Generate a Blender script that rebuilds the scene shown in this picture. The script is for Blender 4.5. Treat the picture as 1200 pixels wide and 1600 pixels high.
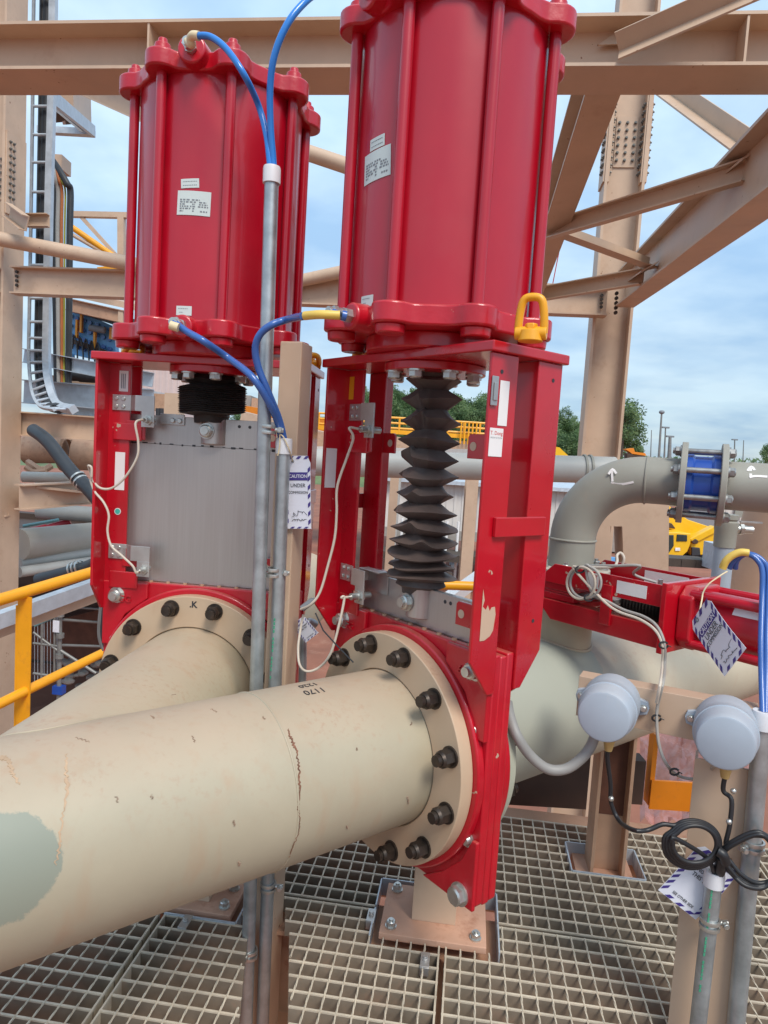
import bpy, math, random
from math import sin, cos, tan, radians, pi, sqrt, atan2
from mathutils import Vector, Matrix, noise as mnoise
random.seed(7)
scene = bpy.context.scene
for o in list(bpy.data.objects): bpy.data.objects.remove(o)
COL = scene.collection

# ------------------------------------------------------------------ camera
EYE = 5.0                      # eye height above the red earth
PITCH, ROLL, FPX = radians(-4.9232), radians(-3.5171), 1100.76   # focal length in px of a 1200x1600 frame
FW = Vector((0, cos(PITCH), sin(PITCH)))
_up0 = Vector((0, -sin(PITCH), cos(PITCH))); _rt0 = Vector((1, 0, 0))
RT = _rt0*cos(ROLL) - _up0*sin(ROLL)
UP = _up0*cos(ROLL) + _rt0*sin(ROLL)
CAM = Vector((0, 0, EYE))
cd = bpy.data.cameras.new('camera'); cam = bpy.data.objects.new('camera', cd); COL.objects.link(cam)
cam.matrix_world = Matrix(((RT.x, UP.x, -FW.x, 0), (RT.y, UP.y, -FW.y, 0), (RT.z, UP.z, -FW.z, EYE), (0, 0, 0, 1)))
cd.sensor_fit = 'VERTICAL'; cd.sensor_height = 32.0; cd.lens = FPX/1600*32.0
cd.clip_start = 0.05; cd.clip_end = 3000
scene.camera = cam

# ------------------------------------------------------------------ light
SUN_EL, SUN_AZ = radians(52), radians(156)      # azimuth clockwise from +Y (the view direction)
sd = bpy.data.lights.new('sun', 'SUN'); sd.energy = 2.7; sd.angle = radians(22); sd.color = (1.0, 0.93, 0.84)
so = bpy.data.objects.new('sun', sd); COL.objects.link(so)
so.rotation_euler = Vector((-sin(SUN_AZ)*cos(SUN_EL), -cos(SUN_AZ)*cos(SUN_EL), -sin(SUN_EL))).to_track_quat('-Z', 'Y').to_euler()
W = bpy.data.worlds.new('World'); scene.world = W; W.use_nodes = True
def build_world():
    nt = W.node_tree; N = nt.nodes; L = nt.links; N.clear()
    out = N.new('ShaderNodeOutputWorld'); bg = N.new('ShaderNodeBackground'); bg.inputs['Strength'].default_value = 0.145
    sky = N.new('ShaderNodeTexSky'); sky.sky_type = 'NISHITA'; sky.sun_disc = False
    sky.sun_elevation = SUN_EL; sky.sun_rotation = SUN_AZ; sky.air_density = 1.0; sky.dust_density = 0.6; sky.ozone_density = 1.6
    tc = N.new('ShaderNodeTexCoord'); sep = N.new('ShaderNodeSeparateXYZ'); L.new(tc.outputs['Generated'], sep.inputs[0])
    zz = N.new('ShaderNodeMath'); zz.operation = 'MAXIMUM'; zz.inputs[1].default_value = 0.0; L.new(sep.outputs['Z'], zz.inputs[0])
    za = N.new('ShaderNodeMath'); za.operation = 'ADD'; za.inputs[1].default_value = 0.18; L.new(zz.outputs[0], za.inputs[0])
    dx = N.new('ShaderNodeMath'); dx.operation = 'DIVIDE'; L.new(sep.outputs['X'], dx.inputs[0]); L.new(za.outputs[0], dx.inputs[1])
    dy = N.new('ShaderNodeMath'); dy.operation = 'DIVIDE'; L.new(sep.outputs['Y'], dy.inputs[0]); L.new(za.outputs[0], dy.inputs[1])
    cb = N.new('ShaderNodeCombineXYZ'); L.new(dx.outputs[0], cb.inputs[0]); L.new(dy.outputs[0], cb.inputs[1])
    n1 = N.new('ShaderNodeTexNoise'); n1.inputs['Scale'].default_value = 1.25; n1.inputs['Detail'].default_value = 7; n1.inputs['Roughness'].default_value = 0.55
    n1.inputs['Distortion'].default_value = 0.35
    L.new(cb.outputs[0], n1.inputs['Vector'])
    r1 = N.new('ShaderNodeValToRGB'); r1.color_ramp.elements[0].position = 0.36; r1.color_ramp.elements[1].position = 0.66
    L.new(n1.outputs['Fac'], r1.inputs[0])
    n2 = N.new('ShaderNodeTexNoise'); n2.inputs['Scale'].default_value = 1.7; n2.inputs['Detail'].default_value = 5
    mp = N.new('ShaderNodeVectorMath'); mp.operation = 'ADD'; mp.inputs[1].default_value = (3.1, 7.7, 1.3); L.new(cb.outputs[0], mp.inputs[0]); L.new(mp.outputs[0], n2.inputs['Vector'])
    r2 = N.new('ShaderNodeValToRGB'); r2.color_ramp.elements[0].position = 0.36; r2.color_ramp.elements[1].position = 0.64
    r2.color_ramp.elements[0].color = (2.9, 4.5, 6.4, 1); r2.color_ramp.elements[1].color = (5.3, 6.7, 7.7, 1)
    L.new(n2.outputs['Fac'], r2.inputs[0])
    hor = N.new('ShaderNodeMapRange'); hor.inputs['From Min'].default_value = 0.0; hor.inputs['From Max'].default_value = 0.45
    hor.inputs['To Min'].default_value = 0.62; hor.inputs['To Max'].default_value = 1.12; L.new(zz.outputs[0], hor.inputs['Value'])
    cl = N.new('ShaderNodeVectorMath'); cl.operation = 'SCALE'; L.new(r2.outputs[0], cl.inputs[0]); L.new(hor.outputs[0], cl.inputs['Scale'])
    mx = N.new('ShaderNodeMix'); mx.data_type = 'RGBA'
    fac = N.new('ShaderNodeMapRange'); fac.inputs['To Min'].default_value = 0.58; fac.inputs['To Max'].default_value = 0.96; L.new(r1.outputs[0], fac.inputs['Value'])
    L.new(fac.outputs[0], mx.inputs['Factor']); L.new(sky.outputs[0], mx.inputs[6]); L.new(cl.outputs[0], mx.inputs[7])
    L.new(mx.outputs[2], bg.inputs['Color']); L.new(bg.outputs[0], out.inputs['Surface'])
build_world()
scene.view_settings.view_transform = 'Standard'; scene.view_settings.look = 'None'
scene.view_settings.exposure = 0.22; scene.view_settings.gamma = 1.0
scene.render.engine = 'CYCLES'
scene.cycles.max_bounces = 8; scene.cycles.diffuse_bounces = 4; scene.cycles.glossy_bounces = 4

# ------------------------------------------------------------------ rays (reading real positions off the photograph)
def ray(px, py): return FW + RT*((px-600)/FPX) - UP*((py-800)/FPX)
def at(px, py, Y):
    r = ray(px, py); return CAM + r*(Y/r.y)
def atz(px, py, z):
    r = ray(px, py); return CAM + r*((z-EYE)/r.z)
def onplane(px, py, P, n):
    r = ray(px, py); return CAM + r*(((P-CAM).dot(n))/r.dot(n))
def cylhit(px, py, P, ax, rad):
    d = ray(px, py).normalized(); ax = ax.normalized(); m = CAM-P
    a = d - ax*d.dot(ax); b = m - ax*m.dot(ax)
    A = a.dot(a); B = 2*a.dot(b); C = b.dot(b)-rad*rad; D = B*B-4*A*C
    if D < 0: D = 0
    return CAM + d*((-B-sqrt(D))/(2*A))

# ------------------------------------------------------------------ mesh building
class MB:
    def __init__(s): s.v = []; s.f = []; s.sm = []; s.mi = []
    def add(s, vs, fs, smooth=False, mi=0):
        b = len(s.v); s.v += [tuple(v) for v in vs]
        for f in fs: s.f.append([b+i for i in f]); s.sm.append(smooth); s.mi.append(mi)
        return s
    def box(s, x0, x1, y0, y1, z0, z1, M=None, mi=0):
        vs = [Vector(p) for p in ((x0,y0,z0),(x1,y0,z0),(x1,y1,z0),(x0,y1,z0),(x0,y0,z1),(x1,y0,z1),(x1,y1,z1),(x0,y1,z1))]
        if M is not None: vs = [M @ v for v in vs]
        return s.add(vs, [(0,3,2,1),(4,5,6,7),(0,1,5,4),(1,2,6,5),(2,3,7,6),(3,0,4,7)], False, mi)
    def cyl(s, p0, p1, r0, r1=None, n=24, caps=True, smooth=True, mi=0, ph=0.0):
        if r1 is None: r1 = r0
        p0 = Vector(p0); p1 = Vector(p1); a = (p1-p0).normalized()
        u = a.orthogonal().normalized() if abs(a.z) < 0.999 else Vector((1,0,0)); w = a.cross(u)
        vs = []
        for p, r in ((p0, r0), (p1, r1)):
            for i in range(n):
                t = 2*pi*i/n+ph; vs.append(p + u*(r*cos(t)) + w*(r*sin(t)))
        fs = [(i, (i+1) % n, n+(i+1) % n, n+i) for i in range(n)]
        s.add(vs, fs, smooth, mi)
        if caps:
            b = len(s.v)-2*n
            s.f.append([b+i for i in range(n)][::-1]); s.sm.append(False); s.mi.append(mi)
            s.f.append([b+n+i for i in range(n)]); s.sm.append(False); s.mi.append(mi)
        return s
    def hexn(s, p0, p1, r, ph=0.0, mi=0): return s.cyl(p0, p1, r, n=6, smooth=False, mi=mi, ph=ph)
    def lathe(s, prof, P, ax, n=32, smooth=True, mi=0, closed=False, rad=None):
        P = Vector(P); a = Vector(ax).normalized(); u = a.orthogonal().normalized() if abs(a.z) < 0.999 else Vector((1,0,0)); w = a.cross(u)
        vs = []; m = len(prof)
        for k, (r, z) in enumerate(prof):
            for i in range(n):
                t = 2*pi*i/n; rr, zz = (r, z) if rad is None else rad(k, t, r, z)
                vs.append(P + a*zz + u*(rr*cos(t)) + w*(rr*sin(t)))
        fs = []
        for k in range(m if closed else m-1):
            k2 = (k+1) % m
            for i in range(n): fs.append((k*n+i, k*n+(i+1) % n, k2*n+(i+1) % n, k2*n+i))
        return s.add(vs, fs, smooth, mi)
    def tube(s, pts, r, n=10, smooth=True, mi=0, closed=False, caps=True):
        pts = [Vector(p) for p in pts]; m = len(pts)
        tg = []
        for i in range(m):
            if closed: t = pts[(i+1) % m]-pts[i-1]
            else: t = pts[min(i+1, m-1)]-pts[max(i-1, 0)]
            tg.append(t.normalized())
        u = tg[0].orthogonal().normalized(); vs = []
        rr = r if hasattr(r, '__len__') else [r]*m
        for i in range(m):
            u = (u - tg[i]*u.dot(tg[i])).normalized(); w = tg[i].cross(u)
            for k in range(n):
                a = 2*pi*k/n; vs.append(pts[i] + u*(rr[i]*cos(a)) + w*(rr[i]*sin(a)))
        fs = []
        for i in range(m if closed else m-1):
            j = (i+1) % m
            for k in range(n): fs.append((i*n+k, i*n+(k+1) % n, j*n+(k+1) % n, j*n+k))
        s.add(vs, fs, smooth, mi)
        if caps and not closed:
            b = len(s.v)-len(vs)
            s.f.append([b+k for k in range(n)][::-1]); s.sm.append(False); s.mi.append(mi)
            s.f.append([b+(m-1)*n+k for k in range(n)]); s.sm.append(False); s.mi.append(mi)
        return s
    def prism(s, poly, O, ex, ey, ez, mi=0, smooth=False):
        """polygon in the plane (ex, ey), extruded along ez"""
        O = Vector(O); ex = Vector(ex); ey = Vector(ey); ez = Vector(ez); n = len(poly)
        a = [O + ex*x + ey*y for x, y in poly]; vs = a + [p+ez for p in a]
        fs = [(i, (i+1) % n, n+(i+1) % n, n+i) for i in range(n)]
        s.add(vs, fs, smooth, mi); b = len(s.v)-2*n
        s.f.append([b+i for i in range(n)][::-1]); s.sm.append(False); s.mi.append(mi)
        s.f.append([b+n+i for i in range(n)]); s.sm.append(False); s.mi.append(mi)
        return s
    def sect(s, poly, p0, p1, up=(0,0,1), mi=0):
        p0 = Vector(p0); p1 = Vector(p1); d = (p1-p0).normalized(); up = Vector(up)
        ex = d.cross(up).normalized(); ey = ex.cross(d).normalized()
        return s.prism(poly, p0, ex, ey, p1-p0, mi)
    def annulus(s, P, ax, ri, ro, t0, t1, n=64, mi=0):
        return s.lathe([(ri,t0),(ro,t0),(ro,t1),(ri,t1)], P, ax, n, True, mi, True)
    def sphere(s, c, r, n=16, m=10, sc=(1,1,1), mi=0):
        c = Vector(c); vs = []; fs = []
        for j in range(m+1):
            t = pi*j/m
            for i in range(n):
                p = 2*pi*i/n; vs.append(c + Vector((r*sc[0]*sin(t)*cos(p), r*sc[1]*sin(t)*sin(p), r*sc[2]*cos(t))))
        for j in range(m):
            for i in range(n): fs.append((j*n+i, (j+1)*n+i, (j+1)*n+(i+1) % n, j*n+(i+1) % n))
        return s.add(vs, fs, True, mi)
    def text(s, txt, size, M, depth=0.0, mi=0, bold=0.0, warp=None, ax='CENTER'):
        c = bpy.data.curves.new('t', 'FONT'); c.body = txt; c.size = size; c.align_x = ax; c.align_y = 'CENTER'; c.offset = bold*size
        c.extrude = depth; c.resolution_u = 3
        o = bpy.data.objects.new('t', c); COL.objects.link(o)
        me = o.evaluated_get(bpy.context.evaluated_depsgraph_get()).to_mesh()
        vs = [v.co.copy() for v in me.vertices]; fs = [list(p.vertices) for p in me.polygons]
        o.to_mesh_clear(); bpy.data.objects.remove(o); bpy.data.curves.remove(c)
        vs = [warp(v) for v in vs] if warp else [M @ v for v in vs]
        return s.add(vs, fs, False, mi)
    def build(s, name, mats, parent=None, bevel=0.0, seg=2, sharp=38):
        me = bpy.data.meshes.new(name); me.from_pydata(s.v, [], s.f)
        if not isinstance(mats, (list, tuple)): mats = [mats]
        for m in mats: me.materials.append(m)
        me.polygons.foreach_set('use_smooth', s.sm); me.polygons.foreach_set('material_index', s.mi)
        me.update()
        import bmesh
        bm = bmesh.new(); bm.from_mesh(me); bmesh.ops.recalc_face_normals(bm, faces=bm.faces[:]); bm.to_mesh(me); bm.free()
        if any(s.sm): me.set_sharp_from_angle(angle=radians(sharp))
        o = bpy.data.objects.new(name, me); COL.objects.link(o)
        if parent is not None: o.parent = parent
        if bevel:
            b = o.modifiers.new('bevel', 'BEVEL'); b.width = bevel; b.segments = seg; b.limit_method = 'ANGLE'; b.angle_limit = radians(40)
        return o
def tag(o, label, cat, group=None, kind=None):
    if label: o['label'] = label
    if cat: o['category'] = cat
    if group: o['group'] = group
    if kind: o['kind'] = kind
    return o
def thing(name, label, cat, loc=(0,0,0), rz=0.0, group=None):
    o = bpy.data.objects.new(name, None); COL.objects.link(o); o.empty_display_size = 0.1
    o.location = loc; o.rotation_euler = (0, 0, rz)
    return tag(o, label, cat, group)
def copyo(o, parent, M=None):
    c = o.copy(); COL.objects.link(c); c.parent = parent
    if M is not None: c.matrix_local = M
    return c
def catmull(P, k=8, closed=False):
    P = [Vector(p) for p in P]; out = []; n = len(P)
    rng = range(n) if closed else range(n-1)
    for i in rng:
        p0 = P[(i-1) % n] if closed else P[max(i-1, 0)]; p1 = P[i]; p2 = P[(i+1) % n]; p3 = P[(i+2) % n] if closed else P[min(i+2, n-1)]
        for j in range(k):
            t = j/k
            out.append(0.5*((2*p1)+(p2-p0)*t+(2*p0-5*p1+4*p2-p3)*t*t+(3*p1-p0-3*p2+p3)*t*t*t))
    if not closed: out.append(P[-1])
    return out
def isect(h, b, tw, tf):
    return [(-b/2,-h/2),(b/2,-h/2),(b/2,-h/2+tf),(tw/2,-h/2+tf),(tw/2,h/2-tf),(b/2,h/2-tf),(b/2,h/2),(-b/2,h/2),(-b/2,h/2-tf),(-tw/2,h/2-tf),(-tw/2,-h/2+tf),(-b/2,-h/2+tf)]
def lsect(a, b, t): return [(0,0),(a,0),(a,t),(t,t),(t,b),(0,b)]
def csect(h, b, t): return [(0,-h/2),(b,-h/2),(b,-h/2+t),(t,-h/2+t),(t,h/2-t),(b,h/2-t),(b,h/2),(0,h/2)]
def frame(O, ex, ey, ez):
    return Matrix(((ex[0],ey[0],ez[0],O[0]),(ex[1],ey[1],ez[1],O[1]),(ex[2],ey[2],ez[2],O[2]),(0,0,0,1)))

# ------------------------------------------------------------------ materials
def mat(name, col, rough=0.5, metal=0.0, var=0.10, scale=6.0, dirt=None, damt=0.0, dscale=14.0, bump=0.0, bscale=60.0, coat=0.0, dust=None, dustamt=0.0, stretch=None, rvar=0.12, spec=0.5, chips=0.0, chipc=(0.5,0.36,0.26)):
    m = bpy.data.materials.new(name); m.use_nodes = True; nt = m.node_tree; N = nt.nodes; L = nt.links
    b = N['Principled BSDF']; b.inputs['Metallic'].default_value = metal; b.inputs['Roughness'].default_value = rough
    b.inputs['Specular IOR Level'].default_value = spec
    if coat: b.inputs['Coat Weight'].default_value = coat; b.inputs['Coat Roughness'].default_value = 0.08
    tc = N.new('ShaderNodeTexCoord'); vec = tc.outputs['Object']
    if stretch:
        mp = N.new('ShaderNodeMapping'); mp.inputs['Scale'].default_value = stretch; L.new(vec, mp.inputs[0]); vec = mp.outputs[0]
    n = N.new('ShaderNodeTexNoise'); n.inputs['Scale'].default_value = scale; n.inputs['Detail'].default_value = 6; n.inputs['Roughness'].default_value = 0.6
    L.new(vec, n.inputs['Vector'])
    r = N.new('ShaderNodeValToRGB'); r.color_ramp.elements[0].position = 0.3; r.color_ramp.elements[1].position = 0.7
    r.color_ramp.elements[0].color = tuple(c*(1-var) for c in col)+(1,); r.color_ramp.elements[1].color = tuple(min(1, c*(1+var)) for c in col)+(1,)
    L.new(n.outputs['Fac'], r.inputs[0]); cur = r.outputs[0]
    if damt:
        n2 = N.new('ShaderNodeTexNoise'); n2.inputs['Scale'].default_value = dscale; n2.inputs['Detail'].default_value = 9; n2.inputs['Roughness'].default_value = 0.68
        L.new(vec, n2.inputs['Vector'])
        r2 = N.new('ShaderNodeValToRGB'); r2.color_ramp.elements[0].position = 0.56; r2.color_ramp.elements[1].position = 0.78
        r2.color_ramp.elements[0].color = (0,0,0,1); r2.color_ramp.elements[1].color = (damt,)*3+(1,)
        L.new(n2.outputs['Fac'], r2.inputs[0])
        mx = N.new('ShaderNodeMix'); mx.data_type = 'RGBA'; L.new(r2.outputs[0], mx.inputs['Factor']); L.new(cur, mx.inputs[6]); mx.inputs[7].default_value = tuple(dirt)+(1,); cur = mx.outputs[2]
    if dustamt:
        g = N.new('ShaderNodeNewGeometry'); sp = N.new('ShaderNodeSeparateXYZ'); L.new(g.outputs['Normal'], sp.inputs[0])
        mr = N.new('ShaderNodeMapRange'); mr.inputs['From Min'].default_value = 0.55; mr.inputs['From Max'].default_value = 1.0; mr.inputs['To Max'].default_value = dustamt
        L.new(sp.outputs['Z'], mr.inputs['Value'])
        mu = N.new('ShaderNodeMath'); mu.operation = 'MULTIPLY'; L.new(mr.outputs[0], mu.inputs[0]); L.new(n.outputs['Fac'], mu.inputs[1])
        mx = N.new('ShaderNodeMix'); mx.data_type = 'RGBA'; L.new(mu.outputs[0], mx.inputs['Factor']); L.new(cur, mx.inputs[6]); mx.inputs[7].default_value = tuple(dust)+(1,); cur = mx.outputs[2]
    if chips:
        n4 = N.new('ShaderNodeTexNoise'); n4.inputs['Scale'].default_value = 38; n4.inputs['Detail'].default_value = 3; L.new(tc.outputs['Object'], n4.inputs['Vector'])
        n5 = N.new('ShaderNodeTexNoise'); n5.inputs['Scale'].default_value = 5.5; n5.inputs['Detail'].default_value = 4; L.new(tc.outputs['Object'], n5.inputs['Vector'])
        ad = N.new('ShaderNodeMath'); ad.operation = 'MULTIPLY_ADD'; ad.inputs[1].default_value = 0.6; L.new(n5.outputs['Fac'], ad.inputs[0]); L.new(n4.outputs['Fac'], ad.inputs[2])
        r4 = N.new('ShaderNodeValToRGB'); r4.color_ramp.elements[0].position = 1.06-chips*0.1; r4.color_ramp.elements[1].position = 1.08-chips*0.1
        sc_ = N.new('ShaderNodeMath'); sc_.operation = 'MULTIPLY'; sc_.inputs[1].default_value = 1.0; L.new(ad.outputs[0], sc_.inputs[0])
        mr4 = N.new('ShaderNodeMapRange'); mr4.inputs['From Min'].default_value = 1.10-chips*0.1; mr4.inputs['From Max'].default_value = 1.115-chips*0.1; L.new(sc_.outputs[0], mr4.inputs['Value'])
        N.remove(r4)
        mx = N.new('ShaderNodeMix'); mx.data_type = 'RGBA'; L.new(mr4.outputs[0], mx.inputs['Factor']); L.new(cur, mx.inputs[6]); mx.inputs[7].default_value = tuple(chipc)+(1,); cur = mx.outputs[2]
    L.new(cur, b.inputs['Base Color'])
    if rvar:
        rr = N.new('ShaderNodeMapRange'); rr.inputs['To Min'].default_value = max(0.02, rough-rvar); rr.inputs['To Max'].default_value = min(1, rough+rvar)
        L.new(n.outputs['Fac'], rr.inputs['Value']); L.new(rr.outputs[0], b.inputs['Roughness'])
    if bump:
        n3 = N.new('ShaderNodeTexNoise'); n3.inputs['Scale'].default_value = bscale; n3.inputs['Detail'].default_value = 4; L.new(vec, n3.inputs['Vector'])
        bp = N.new('ShaderNodeBump'); bp.inputs['Strength'].default_value = bump; bp.inputs['Distance'].default_value = 0.01
        L.new(n3.outputs['Fac'], bp.inputs['Height']); L.new(bp.outputs[0], b.inputs['Normal'])
    m['cur'] = ''
    return m
EARTH = (0.33, 0.125, 0.065)
M = {}
M['red'] = mat('red_paint', (0.46,0.002,0.012), 0.30, var=0.12, chips=0.35, scale=5, dirt=(0.40,0.05,0.03), damt=0.35, dscale=9, bump=0.03, bscale=35, coat=0.55, dust=(0.42,0.20,0.13), dustamt=0.5)
M['red_barrel'] = mat('red_barrel_paint', (0.42,0.001,0.014), 0.33, var=0.10, scale=3, bump=0.02, bscale=18, coat=0.4, dirt=(0.40,0.05,0.05), damt=0.22, dscale=5)
M['red_cast'] = mat('red_cast_paint', (0.47,0.003,0.015), 0.36, var=0.12, scale=8, dirt=(0.30,0.06,0.04), damt=0.4, dscale=7, bump=0.10, bscale=55, coat=0.35, dust=(0.40,0.20,0.14), dustamt=0.7, chips=0.2)
M['tan'] = mat('tan_steel_paint', (0.53,0.38,0.268), 0.5, var=0.11, scale=2.5, chips=0.2, chipc=(0.22,0.09,0.04), dirt=(0.36,0.20,0.12), damt=0.45, dscale=6, bump=0.02, dust=EARTH, dustamt=0.35)
M['tan_rust'] = mat('tan_rusty_paint', (0.46,0.28,0.18), 0.6, var=0.15, scale=8, dirt=(0.26,0.08,0.035), damt=0.9, dscale=11, bump=0.05, dust=EARTH, dustamt=0.6)
M['plate'] = mat('dusty_base_plate', (0.55,0.32,0.22), 0.65, var=0.12, scale=9, dirt=(0.33,0.12,0.06), damt=0.8, dscale=15, bump=0.05)
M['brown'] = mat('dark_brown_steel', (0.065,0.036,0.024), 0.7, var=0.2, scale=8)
M['nut'] = mat('dark_oiled_nut', (0.055,0.042,0.034), 0.42, 0.6, var=0.3, scale=40, dirt=(0.16,0.08,0.04), damt=0.5, dscale=30, bump=0.05)
M['zinc'] = mat('zinc_plated_bolt', (0.55,0.55,0.52), 0.35, 0.85, var=0.15, scale=30)
M['stainless'] = mat('brushed_stainless', (0.46,0.43,0.41), 0.34, 0.65, var=0.05, scale=4, stretch=(55,55,0.8), dirt=(0.33,0.295,0.275), damt=0.5, dscale=0.05, bump=0.03, bscale=40)
M['bracket'] = mat('stainless_bracket', (0.50,0.48,0.46), 0.38, 0.7, var=0.12, scale=15)
M['galv'] = mat('galvanised_conduit', (0.40,0.43,0.44), 0.42, 0.7, var=0.22, scale=22, dirt=(0.25,0.26,0.25), damt=0.5, dscale=26)
M['galvt'] = mat('galvanised_tray', (0.50,0.55,0.60), 0.5, 0.4, var=0.14, scale=9)
M['grate_side'] = mat('dirty_shaded_bar', (0.205,0.168,0.125), 0.7, 0.0, var=0.25, scale=14, dirt=(0.30,0.16,0.10), damt=0.6, dscale=7)  # dirt, plus the shade between the bars darkened into the side colour
M['grate'] = mat('worn_lit_edge', (0.58,0.50,0.385), 0.55, 0.1, var=0.2, scale=16, dirt=(0.34,0.20,0.13), damt=0.55, dscale=9)  # wear, plus the lighter tone of lit top edges put into the colour
M['rubber'] = mat('black_bellows_leather', (0.078,0.064,0.059), 0.55, var=0.35, scale=9, dirt=(0.12,0.065,0.045), damt=0.5, dscale=6, bump=0.12, bscale=50, dust=(0.24,0.13,0.09), dustamt=0.6)
M['rubber2'] = mat('black_bellows_folded', (0.022,0.018,0.016), 0.6, var=0.3, scale=12, bump=0.10, bscale=60)
M['black'] = mat('black_cable', (0.018,0.018,0.02), 0.45, var=0.2)
M['blackhose'] = mat('black_rubber_hose', (0.028,0.032,0.038), 0.5, var=0.25)
M['blue'] = mat('blue_air_hose', (0.025,0.20,0.62), 0.22, var=0.08, spec=0.6)
M['blued'] = mat('blue_air_hose_dark', (0.04,0.12,0.38), 0.25, var=0.10, spec=0.6)
M['yellow'] = mat('yellow_paint', (0.80,0.36,0.012), 0.38, var=0.08, dirt=(0.5,0.2,0.03), damt=0.4)
M['yhose'] = mat('yellow_sleeve', (0.72,0.50,0.10), 0.4, var=0.08)
M['ivory'] = mat('ivory_sleeve', (0.70,0.58,0.36), 0.5, var=0.1)
M['safety'] = mat('orange_yellow_rail', (0.80,0.34,0.008), 0.36, var=0.06, bump=0.015, dirt=(0.45,0.17,0.03), damt=0.5)
M['orange'] = mat('orange_toe_plate', (0.72,0.22,0.008), 0.45, var=0.08, dirt=(0.4,0.14,0.04), damt=0.5)
M['white'] = mat('white_label', (0.78,0.76,0.74), 0.45, var=0.05)
M['mint'] = mat('silver_sticker', (0.58,0.65,0.62), 0.4, var=0.05)
M['tagw'] = mat('white_tag_card', (0.74,0.75,0.82), 0.5, var=0.04)
M['violet'] = mat('violet_print', (0.055,0.035,0.22), 0.5, var=0.05)
M['ink'] = mat('dark_ink', (0.03,0.03,0.035), 0.6, var=0.1)
M['grayink'] = mat('grey_print', (0.20,0.22,0.24), 0.6, var=0.1)
M['redink'] = mat('red_print', (0.6,0.06,0.05), 0.6, var=0.1)
M['teal'] = mat('teal_print', (0.05,0.45,0.36), 0.5, var=0.1)
M['green_ink'] = mat('green_print', (0.05,0.28,0.16), 0.6, var=0.1)
M['cream'] = mat('cream_cable', (0.58,0.50,0.41), 0.5, var=0.08)
M['greyc'] = mat('grey_cable', (0.36,0.34,0.31), 0.5, var=0.1)
M['greyhose'] = mat('grey_flexible_conduit', (0.26,0.25,0.235), 0.5, var=0.1)
M['box'] = mat('grey_plastic_housing', (0.35,0.40,0.46), 0.5, var=0.08, dirt=(0.5,0.46,0.42), damt=0.35, dscale=20, dust=(0.5,0.42,0.36), dustamt=0.55)
M['brass'] = mat('brass_gland', (0.52,0.36,0.14), 0.45, 0.3, var=0.15)
M['pvc'] = mat('white_bush', (0.66,0.66,0.68), 0.5, var=0.06)
M['greypipe'] = mat('grey_green_pipe', (0.285,0.278,0.235), 0.5, var=0.08, scale=5, dirt=(0.36,0.27,0.20), damt=0.35, bump=0.02, dust=(0.36,0.30,0.24), dustamt=0.4)
M['greypale'] = mat('pale_grey_pipe', (0.44,0.44,0.41), 0.5, var=0.08, scale=3, dust=(0.4,0.28,0.2), dustamt=0.3)
M['creampipe'] = mat('cream_pipe', (0.50,0.47,0.40), 0.5, var=0.08, scale=3, dust=(0.4,0.28,0.2), dustamt=0.3)
M['bluec'] = mat('blue_sleeve', (0.02,0.075,0.36), 0.35, var=0.12)
M['steel'] = mat('bare_steel', (0.45,0.44,0.43), 0.35, 0.8, var=0.15)
M['machine'] = mat('machine_yellow', (0.82,0.46,0.012), 0.35, var=0.05)
M['glass'] = mat('dark_glass', (0.03,0.045,0.045), 0.08, var=0.2)
M['concrete'] = mat('weathered_concrete', (0.30,0.27,0.24), 0.8, var=0.15)
M['shed'] = mat('shed_cladding', (0.62,0.58,0.54), 0.5, var=0.06, stretch=(1,1,0.2), dirt=(0.42,0.26,0.18), damt=0.3)
M['pinkwall'] = mat('pale_pink_cladding', (0.66,0.54,0.52), 0.5, var=0.05)
M['bluewall'] = mat('blue_screen_panel', (0.12,0.36,0.68), 0.4, var=0.10)
M['teals'] = mat('teal_scaffold', (0.16,0.34,0.36), 0.5, var=0.1)
M['scaf'] = mat('grey_scaffold', (0.24,0.24,0.23), 0.5, 0.4, var=0.15)
M['redsleeve'] = mat('red_plastic', (0.5,0.03,0.05), 0.4, var=0.1)
M['bark'] = mat('bark', (0.10,0.07,0.05), 0.8, var=0.2)
M['mound'] = mat('shaded_earth', (0.13,0.055,0.035), 0.9, var=0.3, scale=4, bump=0.2)  # earth colour darkened to carry the shade under the deck
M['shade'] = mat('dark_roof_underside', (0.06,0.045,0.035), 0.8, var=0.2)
# ------------------------------------------------------------------ grid of the plant and the two valve frames
G = radians(7.0)
GA = Vector((sin(G), cos(G), 0)); GB = Vector((cos(G), -sin(G), 0))
ZG = EYE - 1.25                 # top of the floor grating
def grid(a, b, z=0.0): return GA*a + GB*b + Vector((0, 0, z))
RYAW, LYAW = radians(51.34), radians(4.58)
RO = Vector((0.0711, 1.6493, EYE-0.6934)); LO = Vector((-0.5057, 1.9684, EYE-0.6984))
def uv(yaw): return Vector((cos(yaw), -sin(yaw), 0)), Vector((sin(yaw), cos(yaw), 0))
RU, RV = uv(RYAW); LU, LV = uv(LYAW)
ZV = Vector((0, 0, 1))
PR = 0.178                      # pipe radius
A_, T_, UO, HP, TH = 0.077, 0.062, 0.287, 0.897, 0.021
RODR, VC, WR1, WR0, BR = 0.228, 0.036, 1.585, 0.995, 0.213

def wb(mb, name, mats, root, **k):
    """a part written in world coordinates under an unrotated Empty"""
    o = mb.build(name, mats, root, **k); off = Vector((0,0,0)); r = root
    while r is not None: off += r.location; r = r.parent
    o.location = -off; return o

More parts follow.
